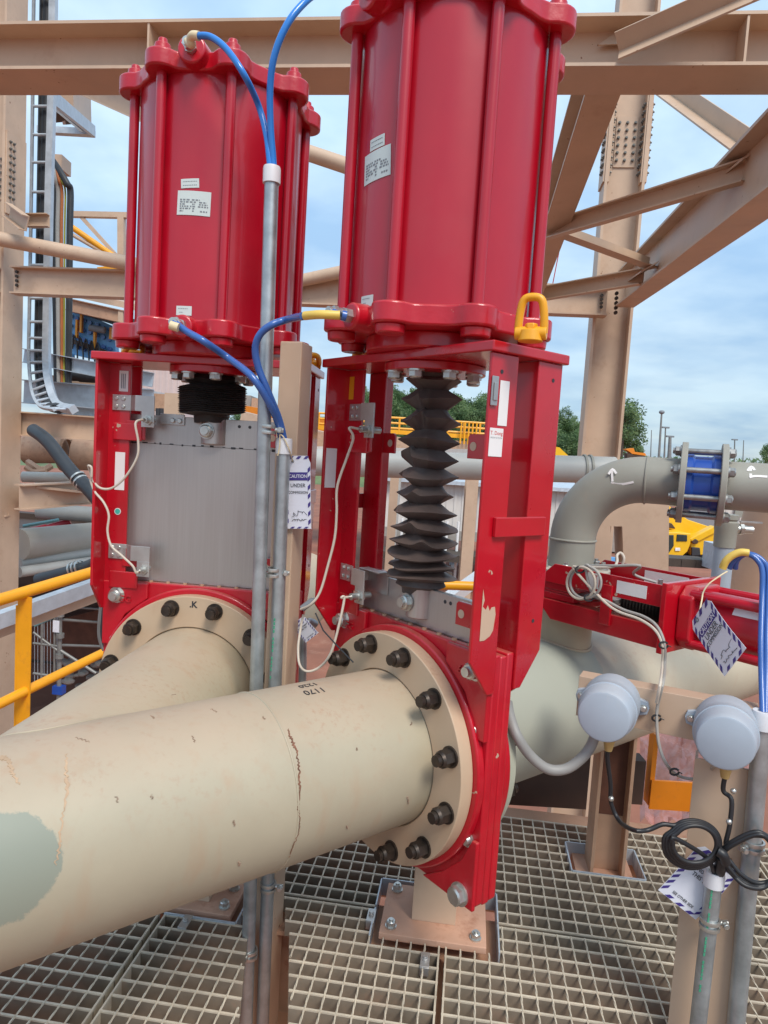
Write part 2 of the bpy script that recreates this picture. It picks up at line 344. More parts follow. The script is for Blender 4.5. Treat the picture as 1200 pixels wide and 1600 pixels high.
def hexbolt(mb, p, d, r, h, stud=0.0, rs=None, washer=True):
    p = Vector(p); d = Vector(d).normalized()
    if washer: mb.cyl(p, p+d*0.004, r*1.22, n=20); p = p+d*0.004
    mb.hexn(p, p+d*h*0.8, r, ph=random.uniform(0, 1)); mb.cyl(p+d*h*0.8, p+d*h, r*0.98, r*0.80, n=12)
    if stud: mb.cyl(p+d*h, p+d*(h+stud), rs or r*0.55, n=12)
    return mb

def cap_outline(n=160, lug=0.040, base=0.224, ph=pi/8):
    out = []
    for i in range(n):
        t = 2*pi*i/n
        f = ((t-ph+pi/8) % (pi/4))-pi/8
        q = lug*lug-(RODR*sin(f))**2
        rl = RODR*cos(f)+sqrt(q) if q > 0 else RODR*cos(f)-(RODR*abs(sin(f))-lug)*1.2
        k = 0.045; h = max(k-abs(rl-base), 0)/k
        out.append((t, max(rl, base)+h*h*k*0.25))
    return [(r*sin(t), -r*cos(t)) for t, r in out]      # angle 0 faces the front (-v)

def cyl_patch(mb, th, w, dth, dw, r, rot=0.0, n=10, thick=0.0009, mi=0):
    """a sticker wrapped on the barrel: centre angle, height, half sizes (arc metres)"""
    def P(x, y, rr):
        xx = x*cos(rot)-y*sin(rot); yy = x*sin(rot)+y*cos(rot); t = th+xx/r
        return (rr*sin(t), VC-rr*cos(t), w+yy)
    vs = []; fs = []
    for j, y in enumerate((-dw, dw)):
        for rr in (r, r+thick):
            for i in range(n+1): vs.append(P(-dth+2*dth*i/n, y, rr))
    m = n+1
    for i in range(n):
        fs += [(m+i, m+i+1, 3*m+i+1, 3*m+i), (i, i+1, m+i+1, m+i), (2*m+i, 2*m+i+1, 3*m+i+1, 3*m+i)]
    fs += [(0, m, 3*m, 2*m), (n, m+n, 3*m+n, 2*m+n)]
    mb.add(vs, fs, False, mi)
    return P
def sticker(root, O, U, V, pc, w_px, h_px, rot, lines, name='sticker', mcol='mint'):
    """pc: pixel of the centre; sizes in metres; text rows become fine printed strokes"""
    axis = O+V*VC; hit = cylhit(pc[0], pc[1], axis, ZV, BR)-O
    th = atan2(hit.dot(U), -(hit.dot(V)-VC)); w = hit.z
    mb = MB(); cyl_patch(mb, th, w, w_px/2, h_px/2, BR+0.0004, rot)
    s = mb.build(name, M[mcol], root)
    ink = MB()
    rr = BR+0.0016
    for k, (fy, segs) in enumerate(lines):
        for (a, b) in segs:
            x = a
            while x < b:
                x2 = min(b, x+random.uniform(0.05, 0.12)); cx = (x+x2)/2-0.5
                def sh(dx, dy): return cx*w_px*cos(rot)-(fy-0.5)*h_px*sin(rot), cx*w_px*sin(rot)+(fy-0.5)*h_px*cos(rot)
                px_, py_ = sh(0, 0)
                cyl_patch(ink, th+px_/rr, w+py_, (x2-x)*w_px/2*0.8, h_px*0.026, rr, rot, n=2, thick=0.0003)
                x = x2+0.015
    ink.build('printing', M['grayink'], s)
    return s
BIG = [(0.63, [(0.08,0.40),(0.44,0.68)]), (0.54, [(0.08,0.36),(0.38,0.58),(0.66,0.88)]), (0.45, [(0.08,0.25),(0.46,0.55),(0.66,0.92)]), (0.36, [(0.08,0.36),(0.40,0.56),(0.63,0.94)]), (0.27, [(0.08,0.42),(0.47,0.54)]), (0.17, [(0.08,0.20),(0.47,0.54),(0.70,0.92)])]
SMALL = [(0.70, [(0.10,0.90)]), (0.30, [(0.10,0.90)])]
LOW = [(0.72, [(0.12,0.75)]), (0.32, [(0.2,0.45)])]

def valve(label, O, yaw, raised):
    U, V = uv(yaw)
    root = thing('knife_gate_valve', label, 'valve', O, -yaw, 'red knife gate valves on the branch pipes')
    # ---- body: two half plates with a slot for the gate
    def outline(c): return [(-0.282+c,-0.275),(0.282-c,-0.275),(0.282,-0.275+c),(0.282,0.285),(-0.282,0.285),(-0.282,-0.275+c)]
    mb = MB()
    mb.prism(outline(0.012), (0,0,0), (1,0,0), (0,0,1), (0,0.021,0))
    mb.prism(outline(0.012), (0,0.041,0), (1,0,0), (0,0,1), (0,0.021,0))
    mb.box(-0.281, -0.238, 0.0205, 0.0415, -0.270, 0.280); mb.box(0.238, 0.281, 0.0205, 0.0415, -0.270, 0.280)
    mb.box(-0.239, 0.239, 0.0205, 0.0415, -0.270, -0.24)
    for sy in (0, 1):                                   # raised ring under each flange, cast shoulders at the top corners
        v0, v1 = (-0.020, 0.001) if sy == 0 else (0.061, 0.082)
        mb.annulus((0,0,0), (0,1,0), 0.16, 0.2815, v0, v1, 72)
    body = mb.build('body', M['red_cast'], root, bevel=0.004)
    for s in (-1, 1):
        m2 = MB(); m2.prism([(s*0.281,0.284),(s*0.281,0.10),(s*0.262,0.10),(s*0.215,0.19),(s*0.15,0.24),(s*0.15,0.284)], (0,-0.012,0), (1,0,0), (0,0,1), (0,0.0125,0))
        m2.build('corner_rib', M['red_cast'], body, bevel=0.003); m2 = MB()
        m2.prism([(s*0.281,-0.274),(s*0.281,-0.12),(s*0.266,-0.12),(s*0.236,-0.18),(s*0.18,-0.235),(s*0.12,-0.274)], (0,-0.010,0), (1,0,0), (0,0,1), (0,0.0105,0))
        m2.build('corner_rib', M['red_cast'], body, bevel=0.003)
    for s, t in ((-0.215, 'GG'), (0.205, '61')):
        tx = MB(); tx.text(t, 0.026, Matrix.Translation((s, -0.0135, 0.235)) @ Matrix.Rotation(pi/2, 4, 'X'), 0.0025, bold=0.01)
        tx.build('cast_mark', M['red_cast'], body)
    mb = MB()
    for k in range(9):
        x = -0.2+k*0.05; mb.cyl((x,0.011,0.284), (x,0.011,0.289), 0.006, n=10)
    mb.box(-0.232, 0.232, 0.0235, 0.0385, 0.26, 0.287)
    mb.build('gland_packing', M['tan_rust'], body)
    for s in (-1, 1):
        for w in (0.117, -0.004, -0.128):
            b = MB(); b.cyl((s*0.247,-0.0005,w), (s*0.247,-0.006,w), 0.0165, n=20); b.cyl((s*0.247,-0.006,w), (s*0.247,-0.014,w), 0.0125, 0.010, n=18)
            b.build('body_bolt', M['zinc'], root)
        b = MB(); hexbolt(b, (s*0.243,-0.010,-0.252), (0,-1,0), 0.021, 0.018); b.build('body_bolt', M['zinc'], root)
    # ---- frame: four angle legs, tie bars, lugs
    c = 0.008
    for s in (-1, 1):
        for rear in (0, 1):
            v0 = T_ if rear else 0.0; d = 1 if rear else -1
            mb = MB()
            x0, x1 = sorted((s*UO, s*(UO-c)))
            # flange standing out of the face, cut off at the foot
            poly = [(v0, HP), (v0+d*A_, HP), (v0+d*A_, 0.282), (v0+d*0.02, 0.206), (v0, 0.206)]
            mb.prism(poly, (x0,0,0), (0,1,0), (0,0,1), (x1-x0,0,0))
            # flat against the body
            q = s*(UO-0.0002); r_ = 0.016
            fl = [(q, HP), (q, 0.206), (s*(UO-0.012), 0.196), (s*(UO-0.068+r_), 0.196), (s*(UO-0.068), 0.196+r_), (s*(UO-0.068), HP)]
            mb.prism(fl, (0, v0+d*0.0003, 0), (1,0,0), (0,0,1), (0, d*c, 0))
            leg = mb.build('leg', M['red'], root, bevel=0.002)
            if s == 1:
                for w, vv in ((0.862, v0+d*0.048), (0.35, v0+d*0.045)): hb = MB(); hb.cyl((UO+0.0003, vv, w), (UO+0.0008, vv, w), 0.0042, n=12); hb.build('bolt_hole', M['ink'], leg)
        # foot bolts
            if not rear:
                b = MB(); hexbolt(b, (s*0.24, -c-0.0003, 0.245), (0,-1,0), 0.019, 0.020, 0.010, 0.011); b.build('foot_bolt', M['zinc'], root)
        x0, x1 = sorted((s*(UO+0.0002), s*(UO+0.010)))
        MB().box(x0, x1, -0.042, T_+0.050, 0.536, 0.576).build('tie_bar', M['red'], root, bevel=0.002)
        for w in (0.715, 0.355):
            for rear in (0, 1):
                v0 = T_+0.0085 if rear else -0.0085
                lg = MB(); a0 = s*(UO-0.06); a1 = s*(UO-0.115)
                pts = [(a0, w-0.026), (a1, w-0.026), (a1, w+0.020), (a1+s*0.006, w+0.026), (a0, w+0.026)]
                lg.prism(pts, (0, v0-(0.004 if not rear else 0.004), 0), (1,0,0), (0,0,1), (0,0.008,0))
                l = lg.build('lug', M['red'], root, bevel=0.0015)
                h = MB(); d = 1 if rear else -1
                h.cyl((s*(UO-0.098), v0-0.0048, w), (s*(UO-0.098), v0+0.0048, w), 0.0095, n=16); h.build('lug_hole', M['tan'] if not rear else M['creampipe'], l)
    # ---- head plate, gland disc, bolts
    mb = MB(); e = 0.0095
    mb.box(-UO-e, UO+e, -A_-e, T_+A_+e, HP+0.0003, HP+TH); mb.build('head_plate', M['red'], root, bevel=0.003)
    mb = MB(); mb.cyl((0,VC,HP-0.018), (0,VC,HP+0.0001), 0.118, n=48); mb.build('gland_disc', M['red_cast'], root, bevel=0.002)
    for k in range(8):
        t = pi/8+k*pi/4
        b = MB(); hexbolt(b, (0.098*sin(t), VC-0.098*cos(t), HP-0.018), (0,0,-1), 0.016, 0.015); b.build('gland_bolt', M['zinc'], root)
    # ---- air cylinder
    mb = MB(); mb.cyl((0,VC,WR0-0.004), (0,VC,WR1+0.004), BR, n=96, caps=True); mb.build('barrel', M['red_barrel'], root)
    mb = MB(); mb.prism(cap_outline(), (0,VC,WR0-0.043), (1,0,0), (0,1,0), (0,0,0.043), smooth=True)
    mb.cyl((0,VC,HP+TH-0.0005), (0,VC,WR0-0.042), 0.165, n=64); cap0 = mb.build('lower_cap', M['red_cast'], root, bevel=0.005, seg=3)
    mb = MB(); mb.prism(cap_outline(), (0,VC,WR1), (1,0,0), (0,1,0), (0,0,0.042), smooth=True)
    mb.cyl((0,VC,WR1+0.0415), (0,VC,WR1+0.052), 0.17, n=64); cap1 = mb.build('upper_cap', M['red_cast'], root, bevel=0.007, seg=3)
    for k in range(8):
        t = pi/8+k*pi/4; x, y = RODR*sin(t), VC-RODR*cos(t)
        rod = MB().cyl((x,y,WR0-0.001), (x,y,WR1+0.001), 0.0125, n=20, caps=False).build('tie_rod', M['red_barrel'], root)
        b = MB(); b.cyl((x,y,WR1+0.0419), (x,y,WR1+0.064), 0.021, 0.019, n=24); b.cyl((x,y,WR1+0.064), (x,y,WR1+0.077), 0.0125, 0.011, n=16); b.build('rod_nut', M['red_cast'], rod, bevel=0.002)
        b = MB(); b.cyl((x,y,WR0-0.0425), (x,y,WR0-0.062), 0.032, 0.030, n=28); b.build('rod_nut', M['red_cast'], rod, bevel=0.003)
    # ---- air fittings at the front of both caps (angle 0)
    for w, cp in ((WR1+0.035, cap1), (WR0-0.022, cap0)):
        b = MB(); b.cyl((0,VC-0.20,w), (0,VC-0.252,w), 0.037 if cp is cap1 else 0.031, 0.034 if cp is cap1 else 0.028, n=28); b.build('port_boss', M['red_cast'], cp, bevel=0.005, seg=3)
        f = MB(); y = VC-0.2515
        q = 0.58 if cp is cap1 else 1.0
        f.hexn((0,y,w), (0,y-0.016*q,w), 0.0155); f.cyl((0,y-0.016*q,w), (0,y-0.034*q,w), 0.0125, n=18); f.hexn((0,y-0.034*q,w), (0,y-0.044*q,w), 0.0145, ph=0.4); f.cyl((0,y-0.044*q,w), (0,y-0.056*q,w), 0.0105, n=18)
        f.build('air_fitting', M['zinc'], cp)
    # ---- stem, bellows, gate, clevis
    gt = 0.760 if raised else 0.378                     # top of the gate
    g0 = 0.02 if raised else -0.238
    mb = MB(); mb.box(-0.232, 0.232, 0.0235, 0.0385, g0, gt)
    gate = mb.build('gate', M['stainless'], root, bevel=0.001)
    if raised:
        st = MB()
        for k in range(16):
            x = -0.225+k*0.029+random.uniform(-0.008, 0.008)
            if abs(x) < 0.3: st.box(x, x+random.uniform(0.004, 0.016), 0.0226, 0.0236, 0.679+random.uniform(-0.002, 0.002), 0.682+random.uniform(0, 0.003))
        st.build('grease_mark', M['ink'], gate)
        MB().box(-0.2318, 0.2318, 0.0229, 0.0239, 0.6795, 0.6806).build('scribe_line', M['nut'], gate)
    hl = MB()
    for x in (0.085, 0.115, 0.165, 0.185) if raised else (0.10, 0.118, 0.20, 0.214): hl.cyl((x,0.0236,gt-0.018), (x,0.0229,gt-0.018), 0.0045, n=12)
    hl.build('gate_hole', M['ink'], gate)
    cw = gt-0.072
    cv = MB(); cv.cyl((0.011,0.031,cw), (0.011,0.031,gt+0.02), 0.036, n=36); cl = cv.build('clevis', M['stainless'], root, bevel=0.002)
    b = MB(); hexbolt(b, (0.002,-0.006,cw+0.036), (0,-1,0), 0.018, 0.013, 0.006, 0.011); b.build('clevis_bolt', M['zinc'], cl)
    MB().cyl((0.0,VC,gt+0.019), (0.0,VC,HP), 0.030, n=24).build('piston_rod', M['steel'], root)
    mb = MB(); rnd = random.Random(3 if raised else 5)
    if raised:
        prof = [(0.047, gt-0.008), (0.050, gt+0.012), (0.082, gt+0.016)]
        w = gt+0.018
        while w < 0.846:
            prof += [(0.094+rnd.uniform(-0.0015, 0.0015), w), (0.0885, w+0.0027)]; w += 0.0055
        prof += [(0.091, 0.848), (0.062, 0.857), (0.077, 0.870), (0.062, 0.880), (0.060, 0.892)]
        ph = [rnd.uniform(0, 6) for _ in prof]
        def rad(k, t, r, z):
            q = 1+0.018*sin(3*t+0.06*k)+0.006*sin(5*t+0.1*k)+0.002*sin(9*t+ph[k])
            return r*q, z+0.006*sin(t+0.4)+0.0022*sin(3*t+0.05*k)+0.0008*sin(7*t+0.08*k)
        mb.lathe(prof, (0.0,VC-0.002,0), (0,0,1), 96, rad=rad)
        bl = mb.build('bellows', M['rubber2'], root, sharp=60)
        MB().cyl((0.011,0.031,gt+0.004), (0.011,0.031,gt+0.028), 0.041, n=36).build('bellows_collar', M['nut'], root, bevel=0.002)
    else:
        tips = [0.893-(0.893-q)*1.034 for q in (0.866, 0.822, 0.776, 0.731, 0.688, 0.647, 0.607, 0.568, 0.531, 0.497, 0.467, 0.442, 0.420)]
        prof = [(0.052, 0.893)]; kind = [0]
        for i, w in enumerate(tips):
            nx = tips[i+1] if i+1 < len(tips) else w-0.020
            tr = (0.070 if i == 0 else 0.075)+rnd.uniform(-0.003, 0.003)
            if i > 5: tr += 0.0018*(i-5)
            hgap = (w-nx)
            prof += [(tr*0.76, w+hgap*0.20), (tr, w), (tr*0.985, w-0.002), (0.037 if i < 7 else 0.037+0.003*(i-6), w-hgap*0.5)]; kind += [1, 1, 1, 0]
        prof += [(0.060, 0.382), (0.045, 0.374), (0.042, 0.360)]; kind += [0, 0, 0]
        seg = [rnd.uniform(0, 6) for _ in prof]
        dents = {}
        for i in range(len(tips)): dents[i] = [(rnd.uniform(2.2, 5.6), rnd.uniform(0.16, 0.30), rnd.uniform(0.4, 1.0)) for _ in range(rnd.choice((1, 1, 2, 2)))]
        def rad(k, t, r, z):
            i = max(0, (k-1)//4); n = 5 if i < 7 else 8
            sharp_ = 0.75 if i < 7 else 0.3
            # softly polygonal outline, corners pulled out, a few pinched creases
            f = ((t+dents.get(i, [(0,0,0)])[0][0]) % (2*pi/n))-pi/n
            pg = cos(pi/n)/cos(f)
            q = 1-sharp_*(1-pg)*1.3 if kind[k] else 1+0.02*sin(3*t+seg[k])
            dz = 0.004*sin(2*t+i*1.3)*(1 if kind[k] else 0.4)
            for (c0, wd, dp) in dents.get(i, []):
                g = math.exp(-(((t-c0+pi) % (2*pi)-pi)/wd)**2)
                if kind[k]: q -= 0.15*dp*g; dz += 0.017*dp*g
            q += 0.012*mnoise.noise((cos(t)*3+i*7, sin(t)*3, z*30))
            return r*q, z+dz
        mb.lathe(prof, (0.0,VC-0.002,0), (0,0,1), 120, rad=rad)
        bl = mb.build('bellows', M['rubber'], root, sharp=50)
    # ---- limit switches on stainless brackets, front left leg
    for w in (0.770, 0.352):
        mb = MB()
        mb.box(-0.268, -0.215, -0.0125, -0.009, w-0.003, w+0.040)
        mb.prism([(-0.215,-0.009),(-0.215,-0.0125),(-0.195,-0.030),(-0.140,-0.030),(-0.140,-0.0265),(-0.194,-0.0265)], (0,0,w-0.003), (1,0,0), (0,1,0), (0,0,0.043))
        mb.box(-0.176, -0.1395, -0.0302, -0.0263, w-0.046, w-0.0025)
        br = mb.build('sensor_bracket', M['bracket'], root, bevel=0.001)
        s1 = MB()
        for x in (-0.256, -0.236):
            for z in (w+0.008, w+0.030): hexbolt(s1, (x,-0.0126,z), (0,-1,0), 0.0055, 0.004, washer=False)
        s1.build('bracket_screw', M['zinc'], br)
        sn = MB(); z = w-0.026; x = -0.157
        sn.cyl((x,-0.055,z), (x,0.004,z), 0.0088, n=20); sn.hexn((x,-0.036,z), (x,-0.030,z), 0.0145); sn.hexn((x,-0.0262,z), (x,-0.020,z), 0.0145, ph=0.3)
        sn.cyl((x,-0.055,z), (x,-0.064,z), 0.006, 0.0035, n=14)
        sn.build('proximity_sensor', M['zinc'], br)
        bk = MB(); bk.box(-0.262, -0.180, -0.0165, -0.0085, w-0.085, w-0.038); bk.build('bracket_backing', M['red'], root, bevel=0.002)
    tg = MB(); z = gt-0.006 if raised else gt+0.008      # target plate on the gate
    if raised:
        tg.box(-0.142, -0.072, 0.0185, 0.0234, gt-0.024, gt+0.006)
        t_ = tg.build('target_plate', M['bracket'], gate, bevel=0.001)
        s1 = MB()
        for x in (-0.105, -0.085): hexbolt(s1, (x,0.0184,gt-0.012), (0,-1,0), 0.007, 0.006, washer=False)
        s1.build('target_screw', M['zinc'], t_)
    else:
        tg.box(-0.188, -0.105, 0.0195, 0.0234, gt-0.045, gt+0.012); tg.box(-0.188, -0.184, -0.012, 0.0194, gt-0.020, gt+0.012); tg.box(-0.188, -0.105, -0.012, 0.0194, gt+0.0122, gt+0.0152)
        tg.build('target_plate', M['bracket'], gate, bevel=0.001)
    # ---- yellow swivel lifting rings on the head plate corners
    def ring(x, y, rz, tilt):
        b = MB(); b.cyl((0,0,0), (0,0,0.022), 0.024, 0.021, n=24); b.hexn((0,0,0.022), (0,0,0.034), 0.013); b.cyl((-0.030,0,0.016), (0.030,0,0.016), 0.013, n=16)
        e = b.build('lifting_ring', M['yellow'], root, bevel=0.002); e.location = (x, y, HP+TH); e.rotation_euler = (0,0,rz)
        lk = MB(); P = [(-0.024,0,0.0),(-0.024,0,0.018),(-0.0215,0,0.044),(-0.017,0,0.060),(-0.008,0,0.066),(0.008,0,0.066),(0.017,0,0.060),(0.0215,0,0.044),(0.024,0,0.018),(0.024,0,0.0)]
        lk.tube(catmull(P, 5), 0.0078, 12); l = lk.build('link', M['yellow'], e); l.location = (0,0,0.016); l.rotation_euler = (tilt,0,0)
    P0 = onplane(829, 533, RO+ZV*(HP+TH), ZV)-RO
    px_, py_ = P0.dot(RU), P0.dot(RV)
    if raised:
        ring(-0.255, 0.075, 0.6, 1.35); ring(0.262, 0.10, 0.2, 1.3)
    else:
        ring(px_-0.006, py_+0.006, 0.55, 0.10); ring(-0.262, 0.02, 1.2, 1.35)
    return root

VL = valve('red knife gate valve with raised steel gate plate and squashed black bellows', LO, LYAW, True)
VR = valve('red knife gate valve in front with long stretched black bellows', RO, RYAW, False)

# stickers on the barrels and frames
sticker(VL, LO, LU, LV, (302.5, 317.5), 0.084, 0.058, -0.02, BIG); sticker(VL, LO, LU, LV, (297, 286.5), 0.046, 0.022, 0.06, SMALL); sticker(VL, LO, LU, LV, (287.5, 485.5), 0.040, 0.023, 0.0, LOW)
sticker(VR, RO, RU, RV, (588, 258), 0.084, 0.062, 0.06, BIG); sticker(VR, RO, RU, RV, (589.5, 223), 0.046, 0.024, 0.05, SMALL); sticker(VR, RO, RU, RV, (573.5, 470.5), 0.040, 0.023, 0.0, LOW)
def flat_sticker(root, O, U, V, plane, px0, px1, mname, name='sticker', rows=0):
    """sticker on a frame face: plane = ('v', value) or ('u', value); two opposite pixel corners"""
    kind, val = plane
    n = V if kind == 'v' else U
    a, b = [onplane(p[0], p[1], O+n*val, n)-O for p in (px0, px1)]
    ax = U if kind == 'v' else V
    x0, x1 = sorted((a.dot(ax), b.dot(ax))); z0, z1 = sorted((a.z, b.z))
    mb = MB(); e = 0.0008
    if kind == 'v': mb.box(x0, x1, val-e, val, z0, z1)
    else: mb.box(val, val+e, x0, x1, z0, z1)
    s = mb.build(name, M[mname], root)
    return s, x0, x1, z0, z1
fv = ('v', -0.0085)
s, x0, x1, z0, z1 = flat_sticker(VL, LO, LU, LV, fv, (187,579), (200,612), 'white')
k = MB()
for i in range(3): k.box(x0+0.006+i*0.005, x0+0.0085+i*0.005, -0.0098, -0.0095, z0+0.008, z1-0.008)
k.build('printing', M['grayink'], s)
flat_sticker(VL, LO, LU, LV, fv, (180.5,706), (194,766), 'white')
b = MB(); q = onplane(184, 799, LO+LV*-0.0085, LV)-LO; b.cyl((q.dot(LU), -0.0085, q.z), (q.dot(LU), -0.0098, q.z), 0.0095, n=24); s = b.build('sticker', M['white'], VL)
b = MB(); b.cyl((q.dot(LU), -0.0098, q.z), (q.dot(LU), -0.0102, q.z), 0.0075, n=24); b.build('printing', M['teal'], s)
flat_sticker(VR, RO, RU, RV, fv, (546,589), (552,624), 'yellow')
flat_sticker(VR, RO, RU, RV, ('u', -UO+0.0085), (510,700), (523,762), 'white')
fu = ('u', UO+0.0004)
flat_sticker(VR, RO, RU, RV, fu, (782,594), (791,666), 'white')
s, x0, x1, z0, z1 = flat_sticker(VR, RO, RU, RV, fu, (765.5,668), (783,714), 'white')
# side face sticker lettering: x runs along +v, reading direction follows the camera
MS = frame(Vector((UO+0.0014, (x0+x1)/2, 0)), (0,1,0), (0,0,1), (1,0,0))
k = MB(); k.text('T. Dong', 0.0105, MS @ Matrix.Translation((0, z1-0.010, 0)), 0.0, bold=0.01); k.build('lettering', M['redink'], s)
k = MB(); k.text('GROUP OF FLOW', 0.0042, MS @ Matrix.Translation((0, z1-0.019, 0)), 0.0); k.build('printing', M['grayink'], s)
# steel clip hanging on the right leg and a bare scraped patch of paint
cl = MB()
qa = onplane(775, 588, RO+RU*UO, RU)-RO; qb = onplane(770, 634, RO+RU*UO, RU)-RO
ya, yb = qa.dot(RV), qb.dot(RV)
cl.box(UO+0.0016, UO+0.0055, min(ya,yb)-0.010, max(ya,yb)+0.004, qb.z, qa.z); cl.box(UO+0.0056, UO+0.0085, min(ya,yb)-0.007, max(ya,yb)+0.001, qb.z+0.010, qa.z-0.012)
cl.build('steel_clip', M['steel'], VR, bevel=0.001)
def wear(px, O, n, val, mname, root, name='bare_patch'):
    pts = [onplane(x, y, O+n*val, n)-O for x, y in px]
    ax = ZV.cross(n) if False else (RV if n == RU else RU)
    mb = MB(); poly = [(p.dot(ax), p.z) for p in pts]
    if n == RU: mb.prism(poly, (val,0,0), (0,1,0), (0,0,1), (0.0006,0,0))
    else: mb.prism(poly, (0,val,0), (1,0,0), (0,0,1), (0,-0.0006,0))
    return mb.build(name, M[mname], root)
wear([(755,921),(757,938),(754,948),(759,953),(762,946),(765,955),(768,949),(773,948),(774,960),(770,985),(765,994),(756,1001),(749,1002),(751,975),(753,945)], RO, RU, UO+0.0005, 'tan', VR)
# ------------------------------------------------------------------ slurry pipes
def pipe_mat(name, patches=(), base=(0.395,0.345,0.247), top=(0.48,0.325,0.23)):
    m = mat(name, base, 0.5, var=0.07, scale=4, dirt=(0.45,0.26,0.16), damt=0.25, dscale=7, bump=0.015, bscale=30, dust=top, dustamt=0.95)
    nt = m.node_tree; N = nt.nodes; L = nt.links; b = N['Principled BSDF']
    tc = N.new('ShaderNodeTexCoord'); cur = b.inputs['Base Color'].links[0].from_socket
    # scuffs and run stains
    n0 = N.new('ShaderNodeTexNoise'); n0.inputs['Scale'].default_value = 1.0; n0.inputs['Detail'].default_value = 7
    mp = N.new('ShaderNodeMapping'); mp.inputs['Scale'].default_value = (22, 22, 5); L.new(tc.outputs['Object'], mp.inputs[0]); L.new(mp.outputs[0], n0.inputs['Vector'])
    r0 = N.new('ShaderNodeValToRGB'); r0.color_ramp.elements[0].position = 0.57; r0.color_ramp.elements[1].position = 0.76
    r0.color_ramp.elements[0].color = (0,0,0,1); r0.color_ramp.elements[1].color = (0.30,0.30,0.30,1); L.new(n0.outputs['Fac'], r0.inputs[0])
    mx = N.new('ShaderNodeMix'); mx.data_type = 'RGBA'; L.new(r0.outputs[0], mx.inputs['Factor']); L.new(cur, mx.inputs[6]); mx.inputs[7].default_value = (0.42,0.22,0.12,1); cur = mx.outputs[2]
    # dirt speckles that settled on the upper side
    ns = N.new('ShaderNodeTexNoise'); ns.inputs['Scale'].default_value = 75; ns.inputs['Detail'].default_value = 5; ns.inputs['Roughness'].default_value = 0.7; L.new(tc.outputs['Object'], ns.inputs['Vector'])
    nb = N.new('ShaderNodeTexNoise'); nb.inputs['Scale'].default_value = 9; nb.inputs['Detail'].default_value = 4; L.new(tc.outputs['Object'], nb.inputs['Vector'])
    rs = N.new('ShaderNodeMapRange'); rs.inputs['From Min'].default_value = 0.52; rs.inputs['From Max'].default_value = 0.70; L.new(ns.outputs['Fac'], rs.inputs['Value'])
    rb2 = N.new('ShaderNodeMapRange'); rb2.inputs['From Min'].default_value = 0.42; rb2.inputs['From Max'].default_value = 0.68; rb2.inputs['To Max'].default_value = 0.55; L.new(nb.outputs['Fac'], rb2.inputs['Value'])
    g2 = N.new('ShaderNodeNewGeometry'); s2 = N.new('ShaderNodeSeparateXYZ'); L.new(g2.outputs['Normal'], s2.inputs[0])
    up2 = N.new('ShaderNodeMapRange'); up2.inputs['From Min'].default_value = 0.0; up2.inputs['From Max'].default_value = 0.7; L.new(s2.outputs['Z'], up2.inputs['Value'])
    m1 = N.new('ShaderNodeMath'); m1.operation = 'MULTIPLY'; L.new(rs.outputs[0], m1.inputs[0]); L.new(rb2.outputs[0], m1.inputs[1])
    m2_ = N.new('ShaderNodeMath'); m2_.operation = 'MULTIPLY'; L.new(m1.outputs[0], m2_.inputs[0]); L.new(up2.outputs[0], m2_.inputs[1])
    mx = N.new('ShaderNodeMix'); mx.data_type = 'RGBA'; L.new(m2_.outputs[0], mx.inputs['Factor']); L.new(cur, mx.inputs[6]); mx.inputs[7].default_value = (0.36,0.17,0.10,1); cur = mx.outputs[2]
    for (c, r, col, edge) in patches:
        n = N.new('ShaderNodeTexNoise'); n.inputs['Scale'].default_value = 30; n.inputs['Detail'].default_value = 8; n.inputs['Roughness'].default_value = 0.75; L.new(tc.outputs['Object'], n.inputs['Vector'])
        sb = N.new('ShaderNodeVectorMath'); sb.operation = 'SUBTRACT'; sb.inputs[1].default_value = c; L.new(tc.outputs['Object'], sb.inputs[0])
        ln = N.new('ShaderNodeVectorMath'); ln.operation = 'LENGTH'; L.new(sb.outputs[0], ln.inputs[0])
        ma = N.new('ShaderNodeMath'); ma.operation = 'MULTIPLY_ADD'; ma.inputs[1].default_value = edge; L.new(n.outputs['Fac'], ma.inputs[0]); L.new(ln.outputs['Value'], ma.inputs[2])
        lt = N.new('ShaderNodeMapRange'); lt.inputs['From Min'].default_value = r+edge*0.5+0.002; lt.inputs['From Max'].default_value = r+edge*0.5-0.002; L.new(ma.outputs[0], lt.inputs['Value'])
        mx = N.new('ShaderNodeMix'); mx.data_type = 'RGBA'; L.new(lt.outputs[0], mx.inputs['Factor']); L.new(cur, mx.inputs[6]); mx.inputs[7].default_value = tuple(col)+(1,); cur = mx.outputs[2]
    L.new(cur, b.inputs['Base Color'])
    return m
def rhit(px, py): return cylhit(px, py, RO, RV, PR)
pc = rhit(4, 1362)
M['pipe'] = pipe_mat('beige_pipe_paint', [(tuple(pc), 0.080, (0.245,0.26,0.205), 0.05)])
M['pipe_top'] = pipe_mat('beige_branch_paint', base=(0.455,0.395,0.275))
M['flange'] = pipe_mat('peach_flange_paint', base=(0.52,0.375,0.25), top=(0.50,0.31,0.20))
FV = -0.055                    # front face of the pipe flange
def flange(root, O, U, V, v0, v1, m, name='flange'):
    mb = MB(); mb.lathe([(0.1805,v0+0.008),(0.1805,v0),(0.267,v0),(0.267,v1),(0.17,v1),(0.17,v0+0.008)], O, V, 96, True, 0, True)
    return wb(mb, name, M[m], root, bevel=0.002)
def flange_bolts(root, O, U, V, v, d, angs, stud=0.010):
    first = None
    for a in angs:
        t = radians(a); p = O + U*(0.238*sin(t)) + ZV*(0.238*cos(t)) + V*v
        mb = MB(); hexbolt(mb, p, V*d, 0.0190, 0.030, stud, 0.0125); wb(mb, 'flange_bolt', M['nut'], root)
ANG = [-165,-135,-105,-75,-45,-15,15,45,75,105,135,165]
